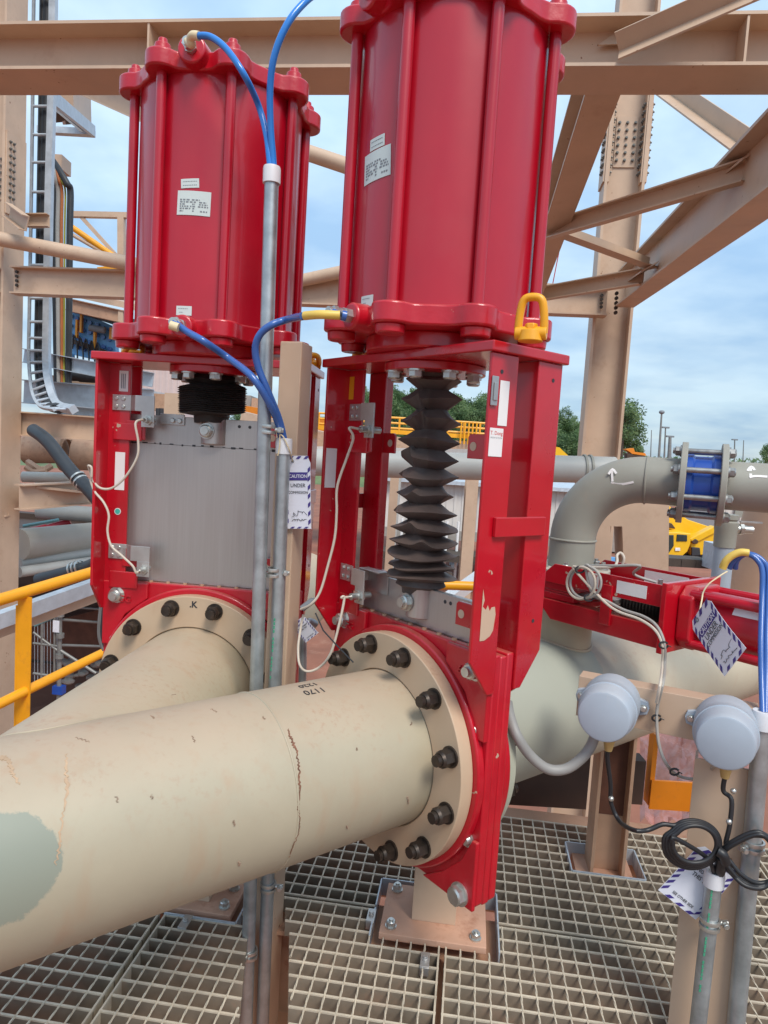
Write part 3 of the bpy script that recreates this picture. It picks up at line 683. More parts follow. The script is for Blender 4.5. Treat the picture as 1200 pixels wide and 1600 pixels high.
base = RO - RV*0.87 + Vector((0,0,-0.178))
wye = thing('wye_pipe', 'beige slurry pipe forking to both red valves with bolted flanges and a cracked weld', 'pipe', base)
mb = MB(); n = 26
pts = [RO+RV*(FV+0.0085) - RV*(1.75*i/n) for i in range(n+1)]
mb.tube(pts, PR, 72)
main = wb(mb, 'main_pipe', M['pipe'], wye)
mb = MB(); s = 0.790
mb.tube([LO+LV*(FV+0.0085)-LV*(s*i/12) for i in range(13)], PR, 72); wb(mb, 'branch_pipe', M['pipe_top'], wye)
for (O, U, V) in ((RO, RU, RV), (LO, LU, LV)):
    fl = flange(wye, O, U, V, FV, -0.0205, 'flange')
    flange_bolts(wye, O, U, V, FV, -1, ANG)
# weld bead where the branch meets the run
wd = MB(); Pw = []
for i in range(60):
    t = 2*pi*i/60; q = LU*cos(t)*PR + ZV*sin(t)*PR
    # distance along -LV from LO where the branch generator meets the run's cylinder
    m_ = (LO+q)-RO; d = -LV; a = d-RV*d.dot(RV); b = m_-RV*m_.dot(RV); A = a.dot(a); B = 2*a.dot(b); C = b.dot(b)-PR*PR; D = max(0, B*B-4*A*C)
    Pw.append(LO+q+d*((-B-sqrt(D))/(2*A)))
wd.tube(Pw, 0.0028, 8, closed=True); wb(wd, 'weld_bead', M['pipe'], wye)
# cracked paint over the circumferential weld
def strip(root, pix, widths, mname, name, hit, lift=0.0012):
    P = [hit(x, y) for x, y in pix]; P = catmull(P, 9); m = len(P); mb = MB(); vs = []
    for i, p in enumerate(P):
        f = i/(m-1)*(len(widths)-1); k = min(int(f), len(widths)-2); w = widths[k]+(widths[k+1]-widths[k])*(f-k); w *= random.uniform(0.55, 1.35)
        t = (P[min(i+1,m-1)]-P[max(i-1,0)]).normalized(); nrm = ((p-RO)-RV*(p-RO).dot(RV)).normalized(); sd_ = t.cross(nrm)
        sh = sd_*random.uniform(-0.0022, 0.0022)
        for q in (-1, 1): vs.append(p+nrm*lift+sd_*(q*w/2)+sh)
    fs = [(2*i, 2*i+1, 2*i+3, 2*i+2) for i in range(m-1)]
    mb.add(vs, fs); o = wb(mb, name, M[mname], root)
    md = o.modifiers.new('thick', 'SOLIDIFY'); md.thickness = 0.001
    return o
M['ruststain'] = mat('faint_rust_run', (0.44,0.30,0.19), 0.7, var=0.2, scale=60)
M['rustcrack'] = mat('rusty_crack', (0.19,0.085,0.05), 0.8, var=0.4, scale=60)
strip(main, [(450,1139),(454,1152),(459,1163),(464,1178),(467,1200),(468,1225),(466,1250),(466,1266)], [0.0015,0.004,0.0055,0.0028,0.0033,0.0045,0.003,0.0012], 'rustcrack', 'paint_crack', rhit)
strip(main, [(466,1266),(468,1284),(465,1302),(459,1318),(452,1338)], [0.0013,0.0014,0.0012,0.0014,0.0008], 'rustcrack', 'paint_crack', rhit)
strip(main, [(0,1186),(8,1184),(15,1196),(22,1212),(30,1226)], [0.010,0.007,0.005,0.004,0.0015], 'ruststain', 'rust_streak', rhit, 0.0008)
strip(main, [(104,1178),(103,1205),(105,1226),(100,1262),(94,1300),(92,1326),(86,1352)], [0.0015,0.004,0.005,0.002,0.003,0.003,0.001], 'ruststain', 'rust_streak', rhit, 0.0008)
wsd = (rhit(466, 1250)-RO).dot(RV)
mb = MB(); mb.tube([RO+RV*wsd+RU*(PR*0.9995*cos(2*pi*i/90))+ZV*(PR*0.9995*sin(2*pi*i/90)) for i in range(90)], 0.0022, 8, closed=True); wb(mb, 'weld_bead', M['pipe'], wye)
def bhit(px, py): return cylhit(px, py, LO, LV, PR)
M['scratch'] = mat('scuffed_paint', (0.30,0.20,0.14), 0.7, var=0.3, scale=50)
for P_ in ([(236,1118),(240,1123)], [(268,1086),(275,1085)], [(181,1244),(183,1254)], [(372,1345),(374,1352)], [(364,1282),(366,1290)], [(636,1244),(637,1256)], [(641,1134),(643,1128)], [(556,1172),(558,1168)], [(330,1108),(338,1113)], [(236,1242),(238,1249)], [(118,1152),(140,1160)], [(540,1290),(543,1294)], [(300,1150),(304,1160)], [(410,1120),(414,1124)]):
    strip(main, [P_[0], ((P_[0][0]+P_[1][0])/2+0.6, (P_[0][1]+P_[1][1])/2), P_[1]], [0.0008, 0.0020, 0.0006], 'scratch', 'scratch', rhit, 0.0008)
# pen marks: read upside down, wrapped on the run
def wrap_text(txt, px, py, size, name, root):
    c = rhit(px, py); s0 = (c-RO).dot(RV); n0 = (c-RO)-RV*s0; n0.normalize(); t0 = atan2(n0.dot(RU), n0.z)
    # right way up for somebody on the far side
    def warp(v):
        x, y = -v.x, -v.y
        s_ = s0 + x*0.98; t_ = t0 - y/PR
        nn = RU*sin(t_)+ZV*cos(t_); return RO+RV*s_+nn*(PR+0.0012)
    mb = MB(); mb.text(txt, size, None, 0.0, warp=warp); o = wb(mb, name, M['ink'], root); md = o.modifiers.new('thick', 'SOLIDIFY'); md.thickness = 0.0006
wrap_text('1170', 491, 1080, 0.027, 'pen_mark', main); wrap_text('1220', 481, 1071, 0.024, 'pen_mark', main)
q = onplane(302, 945, LO+LV*(FV-0.0008), LV); mb = MB()
mb.text('.K', 0.024, frame(q, LU, ZV, -LV), 0.0002, bold=0.03); wb(mb, 'pen_mark', M['ink'], wye)

# ---- header pipe behind the right valve, with the branch neck standing up from it
M['header'] = pipe_mat('header_pipe_paint', [(tuple(RO+RV*0.36-RU*0.02+ZV*0.10), 0.30, (0.37,0.385,0.32), 0.06)], base=(0.52,0.46,0.345))
S3 = 0.615; TC = RO + RV*S3
hd = thing('header_pipe', 'beige and pale green pipe running back from the right red valve with a short neck', 'pipe', RO+RV*1.0-ZV*PR)
mb = MB(); mb.tube([RO+RV*(0.104+3.9*i/20) for i in range(21)], PR, 72); wb(mb, 'main_pipe', M['header'], hd)
mb = MB(); mb.tube([TC+ZV*(0.12+0.145*i/6) for i in range(7)], 0.076, 48); wb(mb, 'neck', M['pipe_top'], hd)
mb = MB(); mb.tube([TC+RU*(0.077*cos(2*pi*i/40))+RV*(0.077*sin(2*pi*i/40))+ZV*sqrt(PR*PR-(0.077*cos(2*pi*i/40))**2) for i in range(40)], 0.005, 8, closed=True); wb(mb, 'weld_bead', M['pipe_top'], hd)
M['flgreen'] = pipe_mat('pale_green_flange_paint', base=(0.42,0.43,0.34))
flange(hd, RO, RU, -RV, -0.117, -0.0825, 'flgreen'); flange_bolts(hd, RO, RU, RV, 0.117, 1, ANG)
lh = thing('rear_pipe', 'beige pipe and flange just visible behind the left valve beside the tan post', 'pipe', LO+LV*0.5-ZV*PR)
mb = MB(); mb.tube([LO+LV*(0.104+1.4*i/10) for i in range(11)], PR, 64); wb(mb, 'main_pipe', M['pipe_top'], lh)
flange(lh, LO, LU, -LV, -0.117, -0.0825, 'pipe_top'); flange_bolts(lh, LO, LU, LV, 0.117, 1, ANG)

# ---- small red valve lying on its side between neck and grey riser
ZT = 0.335                     # centre height over the header axis
TO = TC + ZV*ZT
tv = thing('knife_gate_valve', 'small red knife gate valve lying on its side under the grey elbow pipe', 'valve', TO, -RYAW)
# local axes: x towards the camera along the gate, y along the header, z up
mb = MB()
mb.prism([(-0.105,-0.11),(0.10,-0.11),(0.10,0.11),(-0.105,0.11),(-0.125,0.085),(-0.125,-0.085)], (0,0,-0.0235), (1,0,0), (0,1,0), (0,0,0.0195)); mb.prism([(-0.105,-0.11),(0.10,-0.11),(0.10,0.11),(-0.105,0.11),(-0.125,0.085),(-0.125,-0.085)], (0,0,0.004), (1,0,0), (0,1,0), (0,0,0.0195))
mb.box(-0.118, 0.09, -0.109, -0.075, -0.0038, 0.0038); mb.box(-0.118, 0.09, 0.075, 0.109, -0.0038, 0.0038); mb.box(-0.118, -0.09, -0.074, 0.074, -0.0038, 0.0038)
mb.annulus((0,0,0), (0,0,1), 0.06, 0.105, 0.0230, 0.040, 48); mb.annulus((0,0,0), (0,0,1), 0.06, 0.105, -0.040, -0.0230, 48)
mb.build('body', M['red_cast'], tv, bevel=0.003)
XE = 0.362
for sy in (-1, 1):
    for sz in (-1, 1):
        mb = MB(); y0, y1 = sorted((sy*0.120, sy*0.114)); z0 = sz*0.0240
        mb.prism([(XE,z0),(XE,sz*0.078),(0.035,sz*0.078),(0.000,sz*0.046),(0.000,z0)], (0,y0,0), (1,0,0), (0,0,1), (0,y1-y0,0))
        za, zb = sorted((z0+sz*0.0003, z0+sz*0.006)); ya, yb = sorted((sy*0.1139, sy*0.075)); mb.box(0.0, XE, ya, yb, za, zb)
        mb.build('leg', M['red'], tv, bevel=0.0015)
    y0, y1 = sorted((sy*0.1202, sy*0.128)); MB().box(0.195, 0.226, y0, y1, -0.052, 0.052).build('tie_bar', M['red'], tv, bevel=0.0015)
MB().box(XE+0.0002, XE+0.014, -0.132, 0.132, -0.086, 0.086).build('head_plate', M['red'], tv, bevel=0.002)
MB().box(0.05, 0.20, -0.072, 0.072, -0.005, 0.005).build('gate', M['stainless'], tv, bevel=0.001)
mb = MB(); prof = []
for k in range(17): prof += [(0.052, 0.205+k*0.0092), (0.034, 0.2095+k*0.0092)]
mb.lathe(prof, (0,0,0), (1,0,0), 40); mb.build('bellows', M['rubber2'], tv, sharp=60)
MB().cyl((0.15,0,0), (0.206,0,0), 0.020, n=24).build('clevis', M['stainless'], tv, bevel=0.001)
mb = MB(); mb.cyl((XE+0.05,0,0), (0.98,0,0), 0.066, n=64); mb.build('barrel', M['red_barrel'], tv)
for xa, xb in ((XE+0.0145, XE+0.052), (0.97, 1.01)):
    mb = MB(); mb.prism([(-0.078,-0.052),(-0.052,-0.078),(0.052,-0.078),(0.078,-0.052),(0.078,0.052),(0.052,0.078),(-0.052,0.078),(-0.078,0.052)], (xa,0,0), (0,1,0), (0,0,1), (xb-xa,0,0)); mb.build('end_cap', M['red_cast'], tv, bevel=0.006, seg=3)
for sy in (-1, 1):
    for sz in (-1, 1): MB().cyl((XE+0.04,sy*0.060,sz*0.060), (0.98,sy*0.060,sz*0.060), 0.0115, n=18).build('tie_rod', M['red_barrel'], tv)
s = MB().box(0.234, 0.318, -0.1207, -0.1201, 0.036, 0.068).build('sticker', M['white'], tv)
s = MB().box(0.146, 0.180, -0.1207, -0.1201, 0.034, 0.074).build('sticker', M['white'], tv)
MT = frame(Vector((0.104,-0.1209,0.056)), (0,0,-1), (1,0,0), (0,-1,0))
k = MB(); k.text('T. Dong', 0.0085, frame(Vector((0.171,-0.1209,0.056)), (0,0,1), (-1,0,0), (0,-1,0)), 0.0, bold=0.01); k.build('lettering', M['redink'], s)
MB().box(0.17, 0.30, 0.1125, 0.1135, 0.036, 0.070).build('sticker', M['white'], tv)
s = MB(); P = []
for i in range(7):
    t = radians(-62+i*5); P.append((0.0675*sin(t), 0.0675*cos(t)))
for i in range(6): s.add([(0.50,P[i][0],P[i][1]),(0.58,P[i][0],P[i][1]),(0.58,P[i+1][0],P[i+1][1]),(0.50,P[i+1][0],P[i+1][1])], [(0,1,2,3)])
o = s.build('sticker', M['white'], tv); md = o.modifiers.new('t', 'SOLIDIFY'); md.thickness = 0.0008
for x, y in ((0.30,-0.03),(0.335,0.05),(0.345,-0.09)):
    b = MB(); hexbolt(b, (x,y,0.030), (0,0,1), 0.010, 0.012, 0.030, 0.006); b.build('switch_stud', M['zinc'], tv)
mb = MB(); mb.box(0.075, 0.16, -0.096, -0.020, 0.0345, 0.0385); mb.cyl((0.11,-0.055,0.0385), (0.11,-0.055,0.050), 0.012, n=18); mb.build('sensor_bracket', M['bracket'], tv, bevel=0.001)

# ---- grey riser, elbow and run with the blue coupling
GR = 0.0645
rz = thing('elbow_pipe', 'grey green riser pipe with welded elbow standing on the small red valve', 'pipe', TO+ZV*0.040)
hA = at(1003, 749.5, TC.y-0.055); zc = hA.z; RB = 0.185
z1 = zc-RB; P = [TC+ZV*(ZT+0.044+(z1-(TC.z+ZT+0.044))*i/6) for i in range(7)]
c0 = Vector((TC.x, TC.y, z1)); GC = Vector((cos(radians(23)), -sin(radians(23)), 0)); GCn = Vector((sin(radians(23)), cos(radians(23)), 0))
for i in range(1, 17):
    t = pi/2*i/16; P.append(c0+GC*(RB-RB*cos(t))+ZV*(RB*sin(t)))
e0 = P[-1]
LX = (onplane(1061, 752, e0, GCn)-e0).dot(GC)
P += [e0+GC*(LX*i/4) for i in range(1, 5)]
mb = MB(); mb.tube(P, GR, 56); ep = wb(mb, 'pipe_wall', M['greypipe'], rz)
mb = MB(); mb.lathe([(GR,0),(0.112,0),(0.112,0.018),(GR,0.018)], TC+ZV*(ZT+0.0405), ZV, 56, True, 0, True); wb(mb, 'flange', M['creampipe'], rz, bevel=0.002)
for k in range(8):
    t = 2*pi*(k+0.5)/8; p = TC+ZV*(ZT+0.0585)+Vector((0.092*cos(t),0.092*sin(t),0)); b = MB(); hexbolt(b, p, ZV, 0.011, 0.012, 0.006); wb(b, 'flange_bolt', M['zinc'], rz)
for p, d in ((c0, ZV), (e0, GC)):
    mb = MB(); d = Vector(d); u = d.orthogonal().normalized(); w_ = d.cross(u)
    mb.tube([p+u*(GR*1.005*cos(2*pi*i/40))+w_*(GR*1.005*sin(2*pi*i/40)) for i in range(40)], 0.0035, 8, closed=True); wb(mb, 'weld_bead', M['greypipe'], rz)
def surf_mark(pixs, wid, mname, root, P, ax, r, name='paint_mark'):
    pts = [cylhit(x, y, P, ax, r) for x, y in pixs]; mb = MB(); pts = catmull(pts, 3)
    for i in range(len(pts)): pts[i] = pts[i]
    vs = []; m = len(pts)
    for i, p in enumerate(pts):
        t = (pts[min(i+1,m-1)]-pts[max(i-1,0)]).normalized(); nn = ((p-P)-ax*(p-P).dot(ax)).normalized(); sdv = t.cross(nn)
        for q in (-1, 1): vs.append(p+nn*0.001+sdv*(q*wid/2))
    mb.add(vs, [(2*i,2*i+1,2*i+3,2*i+2) for i in range(m-1)]); o = wb(mb, name, M[mname], root); md = o.modifiers.new('t', 'SOLIDIFY'); md.thickness = 0.0006
    return o
for pix in ([(956,734),(957,752)], [(951,741),(957,733),(963,740)], [(955,753),(962,756),(975,756),(990,753)]): surf_mark(pix, 0.006, 'white', ep, e0, GC, GR)
for i in range(11):
    x = 903+i*6.2; y = 746-i*3.0+0.08*i*i*0.9; b = MB(); q = at(x, y, TC.y-0.055-GR*0.75)
pt = [(908,746),(922,735),(937,728),(952,722),(966,718)]
CPX = e0+GC*LX
M['steelrod'] = mat('dull_steel_rod', (0.30,0.30,0.29), 0.45, 0.7, var=0.3, scale=30, dirt=(0.2,0.1,0.06), damt=0.5)
cp = thing('pipe_coupling', 'blue rubber lined coupling between two grey flanges with four zinc tie rods', 'pipe coupling', CPX-ZV*0.13)
CW = 0.098
for d in (0.0, CW):
    mb = MB(); mb.lathe([(0.05,0),(0.110,0),(0.110,0.016),(0.05,0.016)], CPX+GC*d, GC, 56, True, 0, True); wb(mb, 'flange', M['greypipe'], cp, bevel=0.002)
mb = MB(); mb.lathe([(0.05,0.0165),(0.078,0.0165),(0.078,0.030),(0.073,0.036),(0.073,CW-0.022),(0.078,CW-0.016),(0.078,CW-0.0005),(0.05,CW-0.0005)], CPX, GC, 56, True, 0, True); wb(mb, 'sleeve', M['bluec'], cp)
mb = MB(); pp = at(1091, 751, CPX.y-0.075); mb.cyl(pp+Vector((0,0.01,0)), pp-Vector((0,0.003,0)), 0.008, n=18); wb(mb, 'sleeve_plug', M['mint'], cp)
for k in range(8):
    t = 2*pi*(k+0.5)/8; u = Vector((0,0,1)); w_ = GC.cross(u); off = u*(0.092*cos(t))+w_*(0.092*sin(t)); mb = MB()
    mb.cyl(CPX+off-GC*0.022, CPX+off+GC*(CW+0.034), 0.0075, n=16); hexbolt(mb, CPX+off, -GC, 0.0125, 0.013); hexbolt(mb, CPX+off+GC*(CW+0.016), GC, 0.0125, 0.013); wb(mb, 'tie_rod', M['steelrod'], cp)
rp = thing('straight_pipe', 'grey green pipe running right out of view from the blue coupling', 'pipe', CPX+GC*0.6)
mb = MB(); mb.tube([CPX+GC*(CW+0.010+1.6*i/8) for i in range(9)], GR, 56); w1 = wb(mb, 'pipe_wall', M['greypipe'], rp)
for pix in ([(1173,732),(1173,744)], [(1168,736),(1174,729),(1179,735)], [(1171,746),(1180,744),(1199,745)]): surf_mark(pix, 0.006, 'white', w1, e0, GC, GR)
# small drain stub with a ball valve hanging behind the coupling
sb = at(1133, 840, 2.25)
ds = thing('drain_stub', 'grey vertical drain pipe with small lever ball valve right of the yellow crane', 'drain pipe', sb-ZV*0.2)
mb = MB(); mb.cyl(sb+ZV*0.008, sb-ZV*0.30, 0.030, n=32); wb(mb, 'pipe_wall', M['box'], ds)
mb = MB(); mb.lathe([(0.026,-0.03),(0.033,-0.03),(0.034,0.02),(0.036,0.03),(0.036,0.05),(0.030,0.055),(0.034,0.06),(0.034,0.075),(0.0,0.078)], sb, ZV, 32); wb(mb, 'threaded_tee', M['greypipe'], ds)
mb = MB(); mb.cyl(sb+Vector((0.03,-0.005,0.03)), sb+Vector((0.062,-0.005,0.03)), 0.013, n=18); mb.hexn(sb+Vector((0.04,-0.005,0.03)), sb+Vector((0.052,-0.005,0.03)), 0.018); mb.box(sb.x+0.04, sb.x+0.11, sb.y-0.010, sb.y, sb.z+0.052, sb.z+0.057); mb.cyl(sb+Vector((0.062,-0.005,0.03)), sb+Vector((0.082,-0.005,0.03)), 0.012, n=16); wb(mb, 'ball_valve', M['zinc'], ds)
# ------------------------------------------------------------------ floor grating panels, with openings round the posts
PA, PB, BD = 0.0465, 0.0365, 0.043
def rect_px(x0, y0, x1, y1, pad=0.0):
    a = [atz(x, y, ZG) for x, y in ((x0,y0),(x1,y0),(x0,y1),(x1,y1))]
    A = [p.dot(GA) for p in a]; B = [p.dot(GB) for p in a]
    return min(A)-pad, max(A)+pad, min(B)-pad, max(B)+pad
bp = [atz(x, y, ZG) for x, y in ((608,1390),(754,1409),(757,1477),(597,1455))]
bA = [p.dot(GA) for p in bp]; bB = [p.dot(GB) for p in bp]
BP = (min(bA)+0.012, max(bA)-0.012, min(bB), max(bB))
fp = [atz(x, y, ZG) for x, y in ((888,1328),(996,1328),(1003,1372),(884,1368))]
fc_ = atz(944, 1347, ZG); FP = (fc_.dot(GA)-0.055, fc_.dot(GA)+0.055, fc_.dot(GB)-0.088, fc_.dot(GB)+0.088)
lp = atz(330, 1402, ZG); LPc = (lp.dot(GA), lp.dot(GB))
LP = (LPc[0]-0.09, LPc[0]+0.09, LPc[1]-0.13, LPc[1]+0.10)
# pole group behind the fork: real cut-outs where conduits and posts drop through the floor
YPOLE = 1.70
c1 = at(405, 930, YPOLE); c2 = at(431, 930, YPOLE+0.02)
pmid = (c1+c2)/2+Vector((0.012,0.03,0))
def trail(p, y0, y1, hw0, hw1):
    out = []; n = 12
    for i in range(n):
        y = y0+(y1-y0)*(i+0.5)/n; q = Vector((p.x*y/p.y, y, 0)); a = q.dot(GA); b = q.dot(GB); h = (y1-y0)/n/2+0.001
        out.append((a-h, a+h, b-hw0, b+hw1))
    return out
rpA = at(1128, 1300, 1.44); 
CUTS = [(BP[0]-0.036, BP[1]+0.05, BP[2]-0.025, BP[3]+0.035), (FP[0]-0.02, FP[1]+0.03, FP[2]-0.02, FP[3]+0.02), LP]
SLOTS = trail(pmid, 1.33, 1.86, 0.032, 0.078) + trail(rpA, 1.25, 1.50, 0.062, 0.135)
def spans(lo, hi, cuts):
    S = [(lo, hi)]
    for c0_, c1_ in cuts:
        T2 = []
        for a, b in S:
            if c1_ <= a or c0_ >= b: T2.append((a, b)); continue
            if c0_ > a: T2.append((a, c0_))
            if c1_ < b: T2.append((c1_, b))
        S = T2
    return [(a, b) for a, b in S if b-a > 0.004]
def panel(label, a0, a1, b0, b1, clips=()):
    root = thing('grating_panel', label, 'floor grating', grid(a0, b0, ZG-BD), -G, 'steel floor grating panels')
    def loc(a, b): return a-a0, b-b0          # local: x along GB, y along GA
    mb = MB(); a = a0+0.003; na = max(1, round((a1-a0-0.006)/PA)); st = (a1-a0-0.006)/na
    for i in range(na+1):
        aa = a0+0.003+i*st
        for s0, s1 in spans(b0, b1, [(c[2], c[3]) for c in CUTS+SLOTS if c[0] < aa < c[1]]):
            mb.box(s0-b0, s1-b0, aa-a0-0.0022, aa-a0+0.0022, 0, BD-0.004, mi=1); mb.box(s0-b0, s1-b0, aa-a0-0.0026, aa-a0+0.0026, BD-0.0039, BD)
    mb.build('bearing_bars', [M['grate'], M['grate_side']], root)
    rb = MB(); nb = max(1, round((b1-b0-0.006)/PB)); sb_ = (b1-b0-0.006)/nb
    for i in range(nb+1):
        bb = b0+0.003+i*sb_; edge = i in (0, nb)
        for s0, s1 in spans(a0, a1, [(c[0], c[1]) for c in CUTS+SLOTS if c[2] < bb < c[3]]):
            if edge: rb.box(bb-b0-0.0022, bb-b0+0.0022, s0-a0, s1-a0, 0.0005, BD+0.0005)
            else:
                # twisted square rod let into the top of the bars
                L_ = s1-s0; m = max(2, int(L_/0.009)); vs = []
                for j in range(m+1):
                    y = s0-a0+L_*j/m; w = (y)/0.030*pi/2
                    for q in range(4):
                        t = w+q*pi/2+pi/4; vs.append((bb-b0+0.0026*cos(t), y, BD-0.0010+0.0026*sin(t)))
                rb.add(vs, [(4*j+q, 4*j+(q+1) % 4, 4*j+4+(q+1) % 4, 4*j+4+q) for j in range(m) for q in range(4)])
    rb.build('cross_rods', M['grate'], root)
    for c in CUTS:
        ca0, ca1, cb0, cb1 = max(c[0], a0), min(c[1], a1), max(c[2], b0), min(c[3], b1)
        if ca1-ca0 < 0.02 or cb1-cb0 < 0.02: continue
        t = 0.004; eb = MB()      # banding round the cut edge
        if c[0] > a0 and c is not CUTS[0]: eb.box(cb0-b0, cb1-b0, ca0-a0-t, ca0-a0, -0.004, BD+0.005)
        if c[1] < a1: eb.box(cb0-b0, cb1-b0, ca1-a0, ca1-a0+t, -0.004, BD+0.005)
        if c[2] > b0: eb.box(cb0-b0-t, cb0-b0, ca0-a0, ca1-a0, -0.004, BD+0.005)
        if c[3] < b1: eb.box(cb1-b0, cb1-b0+t, ca0-a0, ca1-a0, -0.004, BD+0.005)
        if eb.v: eb.build('edge_banding', M['galvt'], root)
    for (px, py) in clips:
        p = atz(px, py, ZG); x, y = p.dot(GB)-b0, p.dot(GA)-a0; k = MB()
        k.box(x-0.011, x+0.011, y-0.026, y+0.026, BD+0.0025, BD+0.0055); k.box(x-0.011, x+0.011, y-0.026, y-0.022, BD-0.02, BD+0.0024); hexbolt(k, (x,y,BD+0.0056), (0,0,1), 0.006, 0.005)
        k.build('hold_down_clip', M['bracket'], root, bevel=0.001)
bg1 = atz(688, 1535, ZG).dot(GB); bg2 = atz(190, 1520, ZG).dot(GB); aj = atz(900, 1462, ZG).dot(GA)
panel('floor grating panel under the front pipe at the left edge', 0.75, 2.42, bg2-1.05, bg2-0.006)
panel('floor grating panel between the long gaps, crossed by galvanised conduits', 0.75, aj-0.006, bg2+0.006, bg1-0.006, [(290,1442),(664,1502),(580,1432)])
panel('floor grating panel in front of the right tan post, nearest the camera', 0.75, aj-0.006, bg1+0.006, bg1+0.99, [])
panel('floor grating panel far behind the front pipe around the left pole foot', aj+0.006, 2.42, bg2+0.006, bg1-0.03)
panel('floor grating panel at the far platform edge around the rusty post', aj+0.006, 2.42, bg1-0.018, bg1+0.99)
panel('floor grating panel along the right platform side', 0.75, 2.42, bg1+1.002, bg1+1.9)
def beam(name, label, poly, p0, p1, up=(0,0,1), m='tan', group='', cat='beam'):
    p0 = Vector(p0); p1 = Vector(p1); o = thing(name, label, cat, p0, 0, group or None)
    mb = MB(); mb.sect(poly, p0, p1, up); wb(mb, 'beam_section', M[m], o); return o
def solo(mb, name, label, cat, m, group=None, kind=None, loc=None, **k):
    """a thing that is one mesh, with its origin at its base"""
    if loc is None:
        xs = [v[0] for v in mb.v]; ys = [v[1] for v in mb.v]; zs = [v[2] for v in mb.v]
        loc = Vector(((min(xs)+max(xs))/2, (min(ys)+max(ys))/2, min(zs)))
    mb.v = [tuple(Vector(v)-loc) for v in mb.v]
    o = mb.build(name, m if not isinstance(m, str) else M[m], None, **k); o.location = loc
    return tag(o, label, cat, group, kind)
UB = isect(0.31, 0.165, 0.008, 0.012)
mb = MB(); mb.sect(UB, grid(aj, bg2-1.1, ZG-BD-0.160), grid(aj, bg1+2.0, ZG-BD-0.160)); solo(mb, 'floor_beam', 'tan floor beam below the grating joint', 'beam', 'tan_rust')
mb = MB(); mb.sect(UB, grid(2.5, bg2-1.1, ZG-BD-0.160), grid(2.5, bg1+2.0, ZG-BD-0.160)); solo(mb, 'floor_beam', 'tan floor beam carrying the far edge of the grating', 'beam', 'tan_rust')
mb = MB(); mb.sect(UB, grid(0.3, bg1, ZG-BD-0.160), grid(aj-0.1, bg1, ZG-BD-0.160)); solo(mb, 'floor_beam', 'tan floor beam below the long grating gap by the valve foot', 'beam', 'tan_rust')
mb = MB(); mb.sect(UB, grid(0.3, bg2, ZG-BD-0.160), grid(aj-0.1, bg2, ZG-BD-0.160)); solo(mb, 'floor_beam', 'tan floor beam below the grating gap under the front pipe', 'beam', 'tan_rust')

# ------------------------------------------------------------------ posts standing on the floor
def plate_post(name, label, rect, z0, sect_poly, top, pos, rust='tan', pl='plate', plate_t=0.018, bolts=True):
    a0, a1, b0, b1 = rect; c = grid((a0+a1)/2, (b0+b1)/2, z0)
    o = thing(name, label, 'post', c, -G)
    hx, hy = (b1-b0)/2, (a1-a0)/2
    p = MB().box(-hx, hx, -hy, hy, 0, plate_t).build('base_plate', M[pl], o, bevel=0.002)
    for sx in (-1, 1) if bolts else ():
        for sy in (-1, 1):
            b = MB(); hexbolt(b, (sx*(hx-0.028), sy*(hy-0.03), plate_t), ZV, 0.0125, 0.014, 0.004, 0.006); b.build('anchor_bolt', M['zinc'], p)
    dx, dy = pos
    s = MB(); s.prism([(x+dx, y+dy) for x, y in sect_poly], (0,0,plate_t+0.0002), (1,0,0), (0,1,0), (0,0,top-z0-plate_t)); s.build('post_section', M[rust], o, bevel=0.001)
    return o
pz = ZG-0.012
pB = [atz(x, 1446, ZG).dot(GB) for x in (642, 711)]
bc = ((BP[2]+BP[3])/2); pw = (pB[1]-pB[0])/2; pcx = (pB[0]+pB[1])/2-bc; pA0 = atz(676, 1446, ZG).dot(GA)-(BP[0]+BP[1])/2
RHS = [(-pw,-pw),(pw,-pw),(pw,pw),(-pw,pw)]
BP2 = (BP[0]-0.03, BP[1]+0.03, BP[2]-0.004, BP[3]+0.004)
plate_post('support_post', 'square tan post on a dusty bolted base plate below the right red valve', BP2, ZG-0.010, RHS, RO.z-PR, (pcx, pA0+pw))
hb_ = (FP[3]-FP[2])/2
fpost = plate_post('support_post', 'rust stained tan post of I section standing at the far side of the grating', (FP[0], FP[1]+0.03, FP[2], FP[3]), pz-0.035, [(y, x) for x, y in isect(0.105, 0.105, 0.010, 0.010)], EYE-0.62, (0.004, 0.0), 'tan_rust', bolts=False)
plate_post('support_post', 'tan post foot with rusty base plate almost hidden under the front pipe', (LP[0]+0.02, LP[1]-0.02, LP[2]+0.02, LP[3]-0.02), pz, [(-0.05,-0.05),(0.05,-0.05),(0.05,0.05),(-0.05,0.05)], LO.z-PR, (-0.03, 0.02))

M['rustweb'] = mat('rust_brown_primer', (0.12,0.045,0.025), 0.75, var=0.3, scale=14, dirt=(0.10,0.04,0.025), damt=0.6, dscale=20, bump=0.05)
MB().box(0.004-0.0415, 0.004+0.0415, -0.0062, -0.0052, 0.20, 0.62).build('rust_patch', M['rustweb'], fpost)
